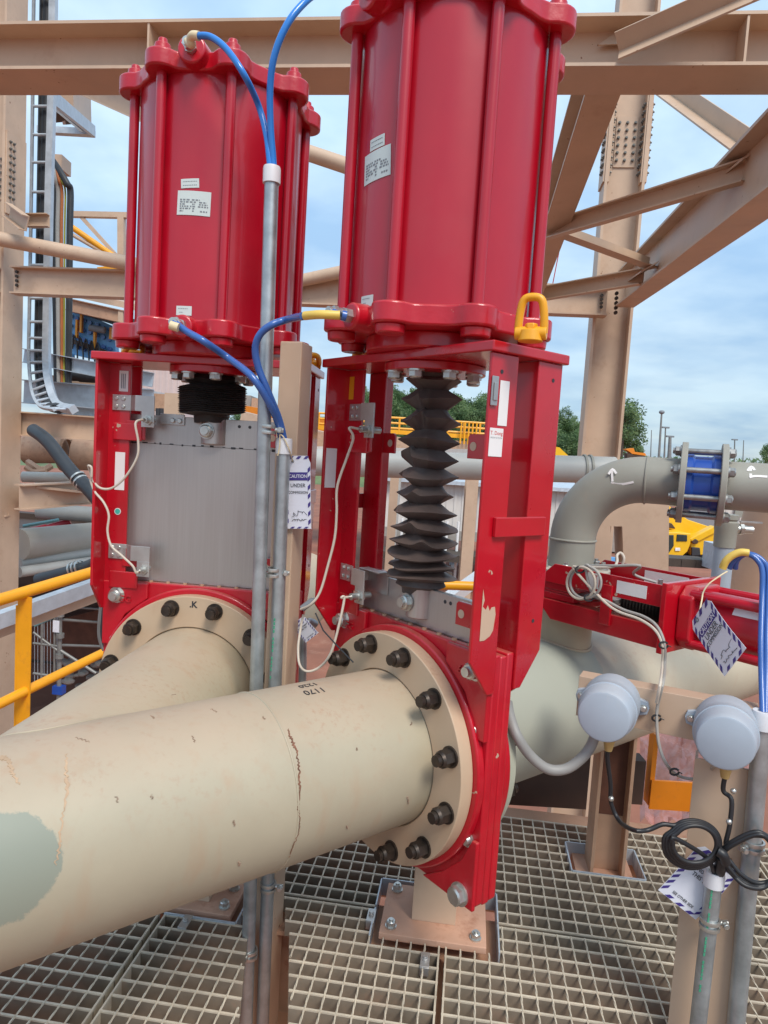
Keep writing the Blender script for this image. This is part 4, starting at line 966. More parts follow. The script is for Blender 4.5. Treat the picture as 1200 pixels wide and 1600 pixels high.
# ------------------------------------------------------------------ conduits and tan post in front of the left valve
def vline(px0, py0, px1, py1, Y0):
    """a vertical pole seen at (px0,py0)-(px1,py1): true plumb line through the middle, top height and bottom"""
    pm = at((px0+px1)/2, (py0+py1)/2, Y0); n = Vector((pm.x, pm.y, 0)).normalized()
    top = onplane(px0, py0, pm, n); bot = onplane(px1, py1, pm, n); return pm, top, bot
pm, top, bot = vline(425, 262, 387, 1600, YPOLE); C1T = top
o = thing('conduit', 'tall galvanised conduit with a grey end bush feeding two blue hoses', 'conduit', Vector((bot.x, bot.y, bot.z-0.25)), 0, 'galvanised cable conduits')
mb = MB(); mb.cyl((bot.x,bot.y,bot.z-0.25), top, 0.0165, n=28); wb(mb, 'tube', M['galv'], o)
mb = MB(); mb.lathe([(0.012,-0.036),(0.0205,-0.036),(0.0205,-0.004),(0.019,0.002),(0.012,0.002)], top, (top-bot).normalized(), 28, True, 0, True); wb(mb, 'end_bush', M['pvc'], o)
d1 = (top-bot).normalized()
pm, top2, bot2 = vline(444, 686, 412, 1600, YPOLE+0.02); C2T = top2
o2 = thing('conduit', 'shorter galvanised conduit with green print beside the tan post and a hanging tag', 'conduit', Vector((bot2.x, bot2.y, bot2.z-0.25)), 0, 'galvanised cable conduits')
mb = MB(); mb.cyl((bot2.x,bot2.y,bot2.z-0.25), top2, 0.0165, n=28); wb(mb, 'tube', M['galv'], o2)
d2 = (top2-bot2).normalized()
mb = MB(); mb.lathe([(0.012,-0.036),(0.0205,-0.036),(0.0205,-0.004),(0.019,0.002),(0.012,0.002)], top2, d2, 28, True, 0, True); wb(mb, 'end_bush', M['pvc'], o2)
gp = MB()
for k in range(16):
    q = cylhit(429-k*0.4, 968+k*6.0, bot2, d2, 0.0168)
    if k % 5 != 4: gp.box(q.x-0.002, q.x+0.002, q.y-0.0012, q.y, q.z-0.004, q.z+0.003)
wb(gp, 'printing', M['green_ink'], o2)
def band(root, P, d, r, side, name='conduit_clamp'):
    d = Vector(d).normalized(); mb = MB()
    for q in (-0.007, 0.007): mb.lathe([(r+0.0003,q-0.004),(r+0.004,q-0.004),(r+0.0045,q),(r+0.004,q+0.004),(r+0.0003,q+0.004)], P, d, 32, True, 0, True)
    s = Vector(side); mb.cyl(P+s*(r+0.002), P+s*(r+0.022), 0.006, n=14); hexbolt(mb, P+s*(r+0.014)-Vector((0,0.004,0)), (0,-1,0), 0.006, 0.008)
    return wb(mb, name, M['zinc'], root)
def along(b, t, px, py):
    d = (t-b).normalized(); n = Vector((b.x, b.y, 0)).normalized(); return onplane(px, py, b, n)
band(o, along(bot, top, 418, 671), d1, 0.0165, (1,0,0)); band(o2, along(bot2, top2, 428, 894), d2, 0.0165, (1,0,0)); band(o2, along(bot2, top2, 419, 1384), d2, 0.0165, (1,0,0)); band(o, along(bot, top, 390, 1489), d1, 0.0165, (-0.3,-0.9,0))
# the tan hollow section they are strapped to
yt = YPOLE+0.055; pt = at(464, 700, yt); ptop = onplane(464, 533, pt, Vector((pt.x,pt.y,0)).normalized()); pbt = onplane(440, 1600, pt, Vector((pt.x,pt.y,0)).normalized())
tp = thing('tan_post', 'tan square hollow post standing close in front of the left valve', 'post', Vector((pt.x, pt.y, ZG-1.2)))
rr = radians(-33); ex = Vector((cos(rr+0.12), sin(rr+0.12), 0)); mb = MB()
sA = Vector((cos(radians(-14)), sin(radians(-14)), 0)); sB = Vector((-sA.y, sA.x, 0)); w1_, w2_ = 0.058, 0.075
mb.prism([(-w1_,0),(0,0),(0,w2_),(-w1_,w2_)], Vector((pt.x,pt.y,ZG-1.2)), sA, sB, (0,0,ptop.z-(ZG-1.2))); wb(mb, 'post_section', M['tan'], tp, bevel=0.003)

# ------------------------------------------------------------------ air hoses
def hose(label, pts, r, m, k=8, n=14, group=None, cat='hose', name='air_hose'):
    mb = MB(); mb.tube(catmull(pts, k), r, n); return solo(mb, name, label, cat, m, group)
HG = 'blue air hoses of the cylinders'
yF = LO+LV*(VC-0.31)
fT = LO+LV*(VC-0.282)+ZV*(WR1+0.035)         # left upper fitting mouth
Yh = fT.y
e1 = fT; 
h = hose('blue air hose arching from the top of the left cylinder into the tall conduit', [at(309,56,Yh-0.035), at(330,58,Yh-0.05), at(355,78,Yh-0.07), at(382,118,Yh-0.08), at(404,165,YPOLE+0.01), at(416,210,YPOLE+0.005), at(421,250,YPOLE), at(424,285,YPOLE)], 0.0075, 'blue', group=HG)
mb = MB(); mb.tube(catmull([fT+LV*0.006, at(299.5,69,Yh-0.012), at(298,61,Yh-0.02), at(302,55.5,Yh-0.03), at(311,56.5,Yh-0.036)], 6), 0.0100, 14)
o = solo(mb, 'hose_elbow', 'ivory sleeved elbow on the top air fitting of the left cylinder', 'hose fitting', 'ivory')
h = hose('blue air hose leaving the frame at the top above the tall conduit', [at(428,285,YPOLE), at(427,250,YPOLE), at(423,200,YPOLE-0.01), at(422,140,YPOLE-0.03), at(428,90,YPOLE-0.05), at(445,45,YPOLE-0.06), at(468,12,YPOLE-0.05), at(500,-14,YPOLE-0.02), at(560,-40,YPOLE)], 0.0078, 'blue', group=HG)
fL = LO+LV*(VC-0.306)+ZV*(WR0-0.022)
Yl = fL.y
h = hose('blue air hose sloping from the lower left cylinder fitting down to the tagged conduit', [fL+LV*0.006, at(292,518,Yl-0.006), at(318,533,Yl-0.04), at(356,559,YPOLE+0.01), at(392,587,YPOLE-0.055), at(418,625,YPOLE-0.04), at(434,660,YPOLE), at(440,690,YPOLE+0.02), at(440,710,YPOLE+0.02)], 0.0085, 'blued', group=HG)
mb = MB(); mb.cyl(at(266,508,Yl-0.012), at(279,512,Yl-0.012), 0.0105, n=16); solo(mb, 'hose_plug', 'small ivory plug beside the lower left cylinder fitting', 'hose fitting', 'ivory')
fR = RO+RV*(VC-0.306)+ZV*(WR0-0.022)
Yr = fR.y
sl = [fR, fR-RV*0.02]
p0 = fR
h = hose('blue air hose curling round the conduit from the lower right cylinder fitting', [at(474,494,Yr+0.02), at(450,499,YPOLE-0.07), at(424,508,YPOLE-0.075), at(406,523,YPOLE-0.07), at(399,545,YPOLE-0.06), at(404,575,YPOLE-0.05), at(420,615,YPOLE-0.035), at(436,655,YPOLE), at(444,690,YPOLE+0.02), at(444,710,YPOLE+0.02)], 0.0085, 'blued', group=HG)
hose('yellow printed sleeve on the hose at the lower right cylinder fitting', [at(476,493.5,Yr+0.015), at(500,491.5,Yr-0.004), at(531,492.5,fR.y-0.002)], 0.0092, 'yhose', cat='hose sleeve', name='hose_sleeve')
mb = MB(); mb.cyl(at(529,492.5,fR.y-0.002), fR+RV*0.004, 0.0088, n=16); mb.cyl(at(534,492.5,fR.y-0.002), at(541,494,fR.y), 0.0105, n=16); solo(mb, 'hose_connector', 'dark blue push connector on the lower right cylinder fitting', 'hose fitting', 'blued')

# ------------------------------------------------------------------ caution tags
def caution_tag(label, tl, tr, bl, Y, w=0.075, aspect=None, mirror=False, lines=True, ydelta=(0,0,0), group='striped caution tags', back=False, clip_ax=None):
    P0 = at(tl[0], tl[1], Y+ydelta[0]); P1 = at(tr[0], tr[1], Y+ydelta[1]); P2 = at(bl[0], bl[1], Y+ydelta[2])
    ex = (P1-P0); W_ = ex.length; ex.normalize(); ey = P0-P2; ey -= ex*ey.dot(ex); H_ = ey.length; ey.normalize(); ez = ex.cross(ey)
    o = thing('caution_tag', label, 'tag', P2, 0, group)
    Mx = frame(P2, ex, ey, ez)
    def part(mb, name, m):
        mb.v = [tuple(Mx @ Vector(v)) for v in mb.v]; return wb(mb, name, M[m], o)
    c = W_*0.13; n = 10
    mb = MB(); out = [(0,0),(W_,0),(W_,H_-c),(W_-c,H_),(c,H_),(0,H_-c)]
    # gently curled card
    gx, gy = 6, 10; vs = []; t = 0.0006
    def bend(x, y): return 0.006*sin(y/H_*2.2+0.3)*(0.5+x/W_)
    for zz in (0, t):
        for j in range(gy+1):
            for i in range(gx+1):
                y = H_*j/gy; x = W_*i/gx
                if j == gy: x = min(max(x, c), W_-c)
                vs.append((x, y, zz+bend(x, y)))
    m_ = (gx+1)*(gy+1); fs = []
    for j in range(gy):
        for i in range(gx):
            a = j*(gx+1)+i; fs += [(a+m_, a+1+m_, a+gx+2+m_, a+gx+1+m_), (a, a+gx+1, a+gx+2, a+1)]
    rim = [i for i in range(gx+1)]+[(j+1)*(gx+1)-1 for j in range(1, gy+1)]+[gy*(gx+1)+i for i in range(gx-1, -1, -1)]+[j*(gx+1) for j in range(gy-1, 0, -1)]
    for i in range(len(rim)):
        a, b = rim[i], rim[(i+1) % len(rim)]; fs.append((a, b, b+m_, a+m_))
    mb.add(vs, fs, True); part(mb, 'card', 'tagw')
    z0 = t+0.0006; st = MB(); bw = W_*0.115; k = 0; y = 0.01
    def quad(pts): 
        st.add([(x, y_, bend(x, y_)+z0) for x, y_ in pts]+[(x, y_, bend(x, y_)+z0+0.0003) for x, y_ in pts], [(0,1,2,3),(4,5,6,7),(0,1,5,4),(1,2,6,5),(2,3,7,6),(3,0,4,7)])
    hh = H_*0.058; y = H_*0.05
    while y < H_*0.86:
        for xa, xb in ((0.001, bw), (W_-bw, W_-0.001)):
            quad([(xa, y), (xb, y+bw*0.9), (xb, y+bw*0.9+hh), (xa, y+hh)])
        y += hh*2.05
    x = c*0.9
    while x < W_-c*1.3:
        quad([(x, H_-bw*1.15), (x+W_*0.13, H_-bw*1.15), (x+W_*0.23, H_-0.001), (x+W_*0.10, H_-0.001)]); x += W_*0.30
    x = W_*0.16
    while x < W_*0.85: quad([(x, 0.001), (x+W_*0.12, 0.001), (x+W_*0.2, bw*0.7), (x+W_*0.08, bw*0.7)]); x += W_*0.27
    sto = part(st, 'stripes', 'violet')
    def txt(s, x, yf, size, m, name, bold=0.0):
        tb = MB(); tb.text(s, size, None, 0.00015, bold=bold, warp=lambda v: Vector((v.x*0.86+x, v.y+H_*yf, v.z+bend(v.x+x, H_*yf)+z0+0.0008))); return part(tb, name, m)
    cx = W_/2
    if not back:
        bn = MB(); y0, y1 = H_*0.665, H_*0.775; xa, xb = W_*0.12, W_*0.88
        bn.add([(xa,y0,bend(xa,y0)+z0),(xb,y0,bend(xb,y0)+z0),(xb,y1,bend(xb,y1)+z0),(xa,y1,bend(xa,y1)+z0)]+[(xa,y0,bend(xa,y0)+z0+.0004),(xb,y0,bend(xb,y0)+z0+.0004),(xb,y1,bend(xb,y1)+z0+.0004),(xa,y1,bend(xa,y1)+z0+.0004)], [(0,1,2,3),(4,5,6,7),(0,1,5,4),(1,2,6,5),(2,3,7,6),(3,0,4,7)])
        part(bn, 'banner', 'violet')
        txt('CAUTION', cx, 0.720, W_*0.185, 'tagw', 'lettering', 0.012); txt('UNDER', cx, 0.595, W_*0.205, 'ink', 'lettering'); txt('COMMISSION', cx, 0.500, W_*0.150, 'ink', 'lettering')
        sg = MB(); rr_ = random.Random(len(label))
        for y_, nseg, amp in ((0.21, 9, 0.045), (0.12, 17, 0.018)):
            P = [Vector((W_*(0.24+0.55*(i+0.9*sin(i*2.3))/nseg), H_*(y_+amp*rr_.uniform(-1, 1)), z0+0.001+bend(W_*0.5, H_*y_))) for i in range(nseg+1)]
            sg.tube(catmull(P, 4), 0.00055, 5)
        part(sg, 'handwriting', 'ink')
    else:
        txt('DANGER', cx, 0.80, W_*0.16, 'violet', 'lettering', 0.01); txt('DO NOT REMOVE', cx, 0.66, W_*0.105, 'ink', 'lettering', 0.006); txt('THIS TAG', cx, 0.56, W_*0.125, 'ink', 'lettering', 0.008); txt('SEE OTHER SIDE', cx, 0.13, W_*0.085, 'ink', 'lettering')
    ey_ = MB(); ey_.v = []; ey_.lathe([(W_*0.035,0),(W_*0.06,0),(W_*0.06,0.0004),(W_*0.035,0.0004)], (W_*0.30,H_*0.925,z0+bend(W_*.3,H_*.92)+0.0006), (0,0,1), 16, True, 0, True); part(ey_, 'eyelet', 'grayink')
    return o, Mx @ Vector((W_*0.30, H_*0.925, 0.002))
o, ey1 = caution_tag('white caution tag with violet stripes hanging at the tan post, left edge behind the conduit', (443,712), (483,712), (447,826), YPOLE+0.047)
mb = MB(); mb.tube(catmull([ey1+Vector((0,-0.003,0)), at(452,703,YPOLE+0.0), at(443,683,YPOLE-0.005), at(437,679,YPOLE-0.002)], 6), 0.0016, 8); mb.tube(catmull([at(437,679,YPOLE-0.002), at(437,695,YPOLE-0.004), at(434,712,YPOLE-0.002)], 6), 0.0016, 8); solo(mb, 'tie_string', 'white string knotted round the conduit end above the caution tag', 'string', 'ivory')
YT = 1.60
o, ey2 = caution_tag('white caution tag with violet stripes dangling askew from the small red cylinder', (1086,966), (1117,921), (1133,1057), YT, ydelta=(0,-0.052,-0.106))
mb = MB(); mb.tube(catmull([ey2, at(1097,935,YT+0.02), at(1099,925,YT+0.05), at(1108,912,YT+0.07), at(1126,899,YT+0.09), at(1136,893,YT+0.11)], 6), 0.0018, 8); solo(mb, 'tie_string', 'white string tying the askew tag to the blue hose', 'string', 'ivory')

# ------------------------------------------------------------------ cables of the limit switches
def sens(O, yaw, w):
    U, V = uv(yaw); return O+U*-0.157+V*-0.064+ZV*(w-0.026), -V
a, d = sens(LO, LYAW, 0.770); Yc = a.y
hose('cream sensor cable looping from the upper left switch to the frame edge', [a, a+d*0.02+Vector((-0.01,0,-0.012)), at(216,690,Yc-0.02), at(214,715,Yc-0.02), at(196,745,Yc-0.015), at(176,762,Yc-0.005), at(158,763,Yc), at(146,752,Yc), at(141,738,Yc), at(138,728,Yc-0.01), at(143,731,Yc-0.012), at(143,745,Yc-0.01)], 0.0032, 'cream', n=8, cat='cable', name='sensor_cable', group='sensor cables of the big valves')
a, d = sens(LO, LYAW, 0.352); Yc = a.y
hose('cream sensor cable running down the left leg to the lower left switch', [at(141,750,Yc), at(148,768,Yc), at(162,785,Yc-0.008), at(170,805,Yc-0.01), at(168,830,Yc-0.01), at(174,853,Yc-0.012), at(190,868,Yc-0.015), at(207,884,Yc-0.015), a+d*0.012, a], 0.0032, 'cream', n=8, cat='cable', name='sensor_cable', group='sensor cables of the big valves')
a, d = sens(RO, RYAW, 0.770); Yc = a.y
hose('cream sensor cable hanging from the upper switch of the right valve', [a, a+d*0.025, at(552,684,Yc-0.01), at(542,715,Yc), at(527,760,Yc), at(526,800,Yc), at(523,840,Yc), at(512,885,Yc), at(500,925,Yc), at(486,944,Yc), at(470,952,Yc+0.02)], 0.0032, 'cream', n=8, cat='cable', name='sensor_cable', group='sensor cables of the big valves')
a, d = sens(RO, RYAW, 0.352); Yc = a.y
hose('cream sensor cable drooping in a loop from the lower switch of the right valve', [a, a+d*0.02, at(538,935,Yc-0.01), at(530,975,Yc-0.02), at(517,1020,Yc-0.02), at(500,1042,Yc), at(480,1049,Yc), at(468,1038,Yc), at(466,1010,Yc+0.02), at(470,980,Yc+0.04), at(474,960,Yc+0.05)], 0.0032, 'cream', n=8, cat='cable', name='sensor_cable', group='sensor cables of the big valves')
mb = MB(); mb.cyl(at(472,951,Yc+0.03), at(489,938,Yc+0.03), 0.0085, n=16); mb.cyl(at(487,940,Yc+0.03), at(492,936,Yc+0.03), 0.0055, n=14); solo(mb, 'cable_connector', 'dark cable connector between the tan post and right valve frame', 'connector', 'grayink')
pc_ = at(473, 1000, YPOLE+0.20); mb = MB(); mb.tube(catmull([at(472,1085,YPOLE+0.2), at(473,1040,YPOLE+0.2), at(474,985,YPOLE+0.2), at(482,972,YPOLE+0.2), at(492,975,YPOLE+0.22)], 6), 0.011, 14); solo(mb, 'bent_tube', 'thin bent galvanised tube behind the cream cable loop', 'tube', 'galv')
o, e3 = caution_tag('small white caution tag tucked behind the cream cable loop', (474,962), (494,946), (478,1004), YPOLE+0.15, back=True)
mb = MB(); mb.tube([at(493,958,1.55), at(505,985,1.52), at(524,1006,1.49), at(552,1035,1.46)], 0.0016, 6); solo(mb, 'cable_tie', 'black cable tie tail sticking out over the flange bolts', 'cable tie', 'black')

# ------------------------------------------------------------------ right hand corner: cross rail, grey housings, posts, conduits
YL, YR_ = 1.56, 1.44
q0 = at(905, 1056, YL+0.03); q1 = at(1186, 1107, YR_-0.01); dr = (q1-q0).normalized(); dr.z = 0; dr.normalize()
rl = thing('cross_rail', 'tan channel rail carrying two grey round housings', 'rail', q0-ZV*0.09)
nr = Vector((-dr.y, dr.x, 0)); hR = 0.094
L_ = (q1-q0).dot(dr)
mb = MB(); mb.prism([(0,0),(0,-hR),(0.006,-hR),(0.006,-0.007),(0.05,-0.007),(0.05,0)], q0, nr, ZV, dr*L_); wb(mb, 'rail_section', M['tan'], rl, bevel=0.001)
mb = MB(); mb.prism([(0.0062,-0.006),(0.075,-0.10),(0.075,-0.13),(0.0062,-hR)], q0+dr*(L_*0.18), nr, ZV, dr*0.008); wb(mb, 'gusset', M['tan'], rl)
def housing(label, cpx, cpy, tx, ty, r, Yb):
    """round housing bolted to the rail: base centre on the rail face, axis towards the camera side and a little down"""
    b = onplane(cpx, cpy, q0, nr); ax = (-nr + Vector((0,0,0.0))).normalized()
    o = thing('round_housing', label, 'junction box', b, 0, 'grey round housings on the tan rail')
    mb = MB(); L2 = r*2.1
    mb.lathe([(r*1.02,0.0),(r*1.04,L2*0.10),(r*1.03,L2*0.40),(r*1.02,L2*0.56),(r*1.035,L2*0.57),(r*1.035,L2*0.60),(r*1.00,L2*0.61),(r*0.94,L2*0.86),(r*0.92,L2*0.94),(r*0.88,L2*0.985),(r*0.82,L2),(0.0,L2*1.003)], b, ax, 56); wb(mb, 'shell', M['box'], o)
    for s in (-1, 1):
        mb = MB(); c = b+dr*(s*r*1.0); mb.prism([(-0.012,-0.022),(0.016,-0.014),(0.020,0),(0.016,0.014),(-0.012,0.022)], c+ax*0.0, dr*s, ZV, ax*0.012); ea = wb(mb, 'mounting_ear', M['box'], o, bevel=0.002)
        k = MB(); hexbolt(k, c+dr*(s*0.008)+ax*0.012, ax, 0.0065, 0.006); o2_ = k.build('ear_bolt', M['zinc'], ea)
    g = b+ax*(L2*0.45)-ZV*(r*0.96)+dr*(r*0.12)
    mb = MB(); mb.cyl(g+ZV*0.012, g-ZV*0.016, 0.0135, n=18); mb.cyl(g-ZV*0.016, g-ZV*0.038, 0.0125, 0.008, n=18); wb(mb, 'cable_gland', M['brass'], o)
    return o, g-ZV*0.036
h1, g1 = housing('grey round plastic housing at the left end of the rail, beside the green pipe', 957, 1094, 0, 0, 0.060, YL)
h2, g2 = housing('grey round plastic housing at the right end of the rail, above the tan post', 1134, 1130, 0, 0, 0.060, YR_)
YW = g1.y
hose('thick grey flexible conduit hanging in a loop from the left housing to the valve', [at(793,1098,YW+0.06), at(797,1120,YW+0.03), at(808,1150,YW), at(828,1180,YW), at(855,1201,YW), at(882,1202,YW), at(905,1188,YW), at(922,1168,YW), at(930,1148,YW)], 0.0115, 'greyhose', cat='flexible conduit', name='flexible_conduit')
# right tan post and its conduits
rp0 = at(1122, 1300, YR_+0.01); rp0.z = ZG-0.15
po = thing('support_post', 'tan channel post in the lower right corner with two conduits strapped to it', 'post', rp0)
ptop_ = at(1140, 1195, YR_+0.01).z
ang = atan2(dr.y, dr.x); E1 = dr; E2 = nr
mb = MB(); wP = 0.118; mb.prism([(-wP/2,0),(wP/2,0),(wP/2,0.05),(wP/2-0.006,0.05),(wP/2-0.006,0.006),(-wP/2+0.006,0.006),(-wP/2+0.006,0.05),(-wP/2,0.05)], rp0, E1, E2, (0,0,ptop_-rp0.z)); wb(mb, 'post_section', M['tan'], po, bevel=0.001)
YC3 = YR_-0.035
pm, t3, b3 = vline(1117, 1362, 1086, 1640, YC3)
o3 = thing('conduit', 'galvanised conduit with white bush and green print in the lower right corner', 'conduit', Vector((b3.x, b3.y, b3.z-0.1)), 0, 'galvanised cable conduits')
mb = MB(); mb.cyl((b3.x,b3.y,b3.z-0.1), t3, 0.0165, n=28); wb(mb, 'tube', M['galv'], o3); d3 = (t3-b3).normalized()
mb = MB(); mb.lathe([(0.012,-0.030),(0.0205,-0.030),(0.0205,-0.004),(0.019,0.002),(0.012,0.002)], t3, d3, 28, True, 0, True); wb(mb, 'end_bush', M['pvc'], o3)
gp = MB()
for k in range(26):
    q = cylhit(1112-k*0.75, 1392+k*6.2, b3, d3, 0.0168)
    if k % 6 != 5: gp.box(q.x-0.002, q.x+0.002, q.y-0.0012, q.y, q.z-0.0035, q.z+0.003)
wb(gp, 'printing', M['green_ink'], o3)
band(o3, along(b3, t3, 1109, 1442), d3, 0.0165, (1,0.1,0))
pm, t4, b4 = vline(1193, 1112, 1148, 1640, YR_-0.03)
o4 = thing('conduit', 'galvanised conduit at the right picture edge with two blue hoses going in', 'conduit', Vector((b4.x, b4.y, b4.z-0.1)), 0, 'galvanised cable conduits')
mb = MB(); mb.cyl((b4.x,b4.y,b4.z-0.1), t4, 0.0178, n=28); wb(mb, 'tube', M['galv'], o4); d4 = (t4-b4).normalized()
mb = MB(); mb.lathe([(0.012,-0.036),(0.0215,-0.036),(0.0215,-0.004),(0.020,0.002),(0.012,0.002)], t4, d4, 28, True, 0, True); wb(mb, 'end_bush', M['pvc'], o4)
band(o4, along(b4, t4, 1177, 1321), d4, 0.0178, (-0.9,-0.4,0)); 
Yb_ = t4.y
for i, (dx, nm) in enumerate(((0, 'front'), (9, 'rear'))):
    hose('blue air hose dropping into the conduit at the right edge, '+('left one of the pair' if i == 0 else 'right one of the pair'), [at(1140+dx,888,1.62), at(1146+dx*0.6,876,1.61), at(1158+dx*0.4,867,1.60), at(1172+dx*0.5,867,1.59), at(1184+dx*0.8,876,1.58), at(1191+dx,892,1.57), at(1191+dx,930,1.55), at(1189+dx,1000,1.50), at(1190+dx*0.8,1060,1.46), at(1192+dx*0.5,1118,Yb_)], 0.0062, 'blued', group='blue air hoses of the small valve')
hose('yellow sleeve on the blue hose arch over the small valve', [at(1129,888,1.60), at(1134,877,1.595), at(1144,868,1.59), at(1157,863,1.585), at(1170,864,1.58)], 0.0085, 'yhose', cat='hose sleeve', name='hose_sleeve')
# black cables: down from both housings, coiled over the conduit bush
Yk = YC3-0.02
CG = 'black cables of the grey housings'
loopP = []
def ringpts(cx, cy, rx, ry, Y, a0, a1, n, dz=0.0): return [at(cx+rx*cos(radians(a0+(a1-a0)*i/n)), cy+ry*sin(radians(a0+(a1-a0)*i/n)), Y+dz*i/n) for i in range(n+1)]
P = [g1, g1-ZV*0.02, at(954,1225,g1.y), at(955,1255,g1.y), at(968,1283,g1.y-0.02), at(990,1297,Yk), at(1012,1297,Yk), at(1035,1288,Yk)]
for q_ in range(4): P += ringpts(1081+q_*1.5, 1319, 44-q_*3.2, 37-q_*2.6, Yk-0.004*q_, 215, 215+345, 20, -0.003)[1 if q_ == 0 else 0:]
P += [at(1098,1335,Yk), at(1112,1352,Yk), at(1117,1372,YC3)]
hose('black cable from the left housing coiled over the conduit bush', P, 0.0048, 'black', k=4, n=10, cat='cable', name='black_cable', group=CG)
P = [g2, g2-ZV*0.03, at(1143,1250,g2.y-0.01), at(1140,1290,Yk), at(1134,1318,Yk), at(1140,1322,Yk), at(1165,1308,Yk-0.01), at(1190,1306,Yk-0.02), at(1215,1318,Yk-0.02), at(1222,1345,Yk-0.02), at(1210,1372,Yk-0.02), at(1185,1380,Yk-0.02), at(1160,1368,Yk-0.02), at(1140,1345,Yk-0.01), at(1128,1330,Yk), at(1150,1312,Yk-0.015), at(1185,1300,Yk-0.03), at(1214,1322,Yk-0.03), at(1219,1342,Yk-0.03), at(1206,1376,Yk-0.028), at(1180,1386,Yk-0.028), at(1155,1374,Yk-0.02), at(1136,1352,Yk-0.012), at(1126,1336,Yk-0.004), at(1152,1316,Yk-0.018), at(1188,1304,Yk-0.033), at(1210,1326,Yk-0.033), at(1216,1352,Yk-0.03), at(1196,1385,Yk-0.03), at(1165,1384,Yk-0.03), at(1140,1362,Yk-0.01), at(1122,1345,Yk), at(1118,1372,YC3)]
hose('black cable from the right housing looped out to the right', P, 0.0048, 'black', k=6, n=10, cat='cable', name='black_cable', group=CG)
mb = MB()
mb.tube(catmull([at(1122,1330,Yk-0.02), at(1130,1336,Yk-0.025), at(1134,1348,Yk-0.02)], 5), 0.010, 12); mb.tube(catmull([at(1128,1340,Yk-0.01), at(1126,1356,Yk), at(1121,1368,YC3)], 5), 0.011, 12)
solo(mb, 'tape_wrap', 'black tape binding the coiled cables above the conduit bush', 'tape', 'black')
for k, (x, y, Y) in enumerate(((1146,1236,g2.y-0.02), (1139,1284,Yk-0.01), (955,1248,g1.y-0.006))):
    mb = MB(); mb.sphere(at(x, y, Y), 0.006, 12, 8); solo(mb, 'cable_saddle', ('small zinc cable saddle just under the right housing gland', 'small zinc cable saddle low on the tan post above the coil', 'small zinc cable saddle on the black cable before the rusty post')[k], 'cable clip', 'zinc')
o, e4 = caution_tag('white tag reading DO NOT REMOVE hanging behind the black cable coil', (1094,1316), (1152,1362), (1028,1390), YC3+0.030, back=True, ydelta=(0.0,0.0,0.0))
# grey sensor cable of the small valve with its coil
def tl(x, y, z): return TO+RU*x+RV*y+ZV*z
def cs(px, py, off=0.012): return onplane(px, py, TO-RV*(0.128+off), RV)
def cring(cx, cy, rx, ry, a0, a1, n, o0, o1): return [cs(cx+rx*cos(radians(a0+(a1-a0)*i/n)), cy+ry*sin(radians(a0+(a1-a0)*i/n)), o0+(o1-o0)*i/n) for i in range(n+1)]
def onrail(px, py, off=0.012): return onplane(px, py, q0-nr*off, nr)
Yz = tl(0.05,-0.13,0).y
P = [tl(0.30,-0.05,0.070), tl(0.26,-0.09,0.086), cs(1000,884,0.0), cs(960,884), cs(932,884)] + cring(915, 910, 24, 25, 270, 270-720, 36, 0.012, 0.024) + [cs(925,926,0.02), cs(950,940), cs(975,953), cs(1005,963), cs(1026,978,0.02), cs(1038,1005,0.03), cs(1039,1040,0.03), onrail(1036,1066,0.02), onrail(1028,1100), onrail(1026,1125), onrail(1030,1165,0.02), onrail(1042,1195,0.02), at(1060,1212,YL-0.02), at(1085,1217,YL-0.03), at(1105,1208,YL-0.03), at(1118,1195,g2.y-0.01)]
hose('grey sensor cable coiled on the small red valve and dropping past the rail', P, 0.0036, 'greyc', k=5, n=8, cat='cable', name='sensor_cable', group='grey cables of the small valve')
P = [cs(972,884,-0.04), cs(975,872,-0.04), cs(970,864,-0.04), cs(964,868,-0.03), cs(964,878,-0.01), cs(955,886)] + cring(908, 911, 22, 25, 280, 280-400, 24, 0.018, 0.028) + [cs(940,936,0.02), cs(965,955,0.02), cs(1000,968,0.02), cs(1024,985,0.025), cs(1035,1008,0.032), cs(1035,1040,0.032), onrail(1032,1066,0.025), onrail(1026,1098,0.018)]
hose('grey sensor cable with the short curl behind the coil on the small valve', P, 0.0036, 'cream', k=5, n=8, cat='cable', name='sensor_cable', group='grey cables of the small valve')
for k, (x, y, Y) in enumerate(((906,890,cs(906,890,0.026).y), (920,934,cs(920,934,0.026).y), (1037,1008,cs(1037,1008,0.032).y), (1026,1122,onrail(1026,1122).y), (1054,1206,onrail(1050,1203,0.02).y))):
    mb = MB(); mb.tube(ringpts(x, y, 7, 5, Y, 0, 330, 10), 0.0024, 6); mb.tube([at(x+6,y,Y-0.005), at(x+12,y+3,Y-0.008)], 0.0013, 6); solo(mb, 'cable_tie', ('black cable tie at the top of the cable coil', 'black cable tie at the bottom of the cable coil', 'black cable tie where the grey cables turn down', 'black cable tie below the rail on the grey cable', 'black cable tie at the low bend of the grey cable')[k], 'cable tie', 'black')
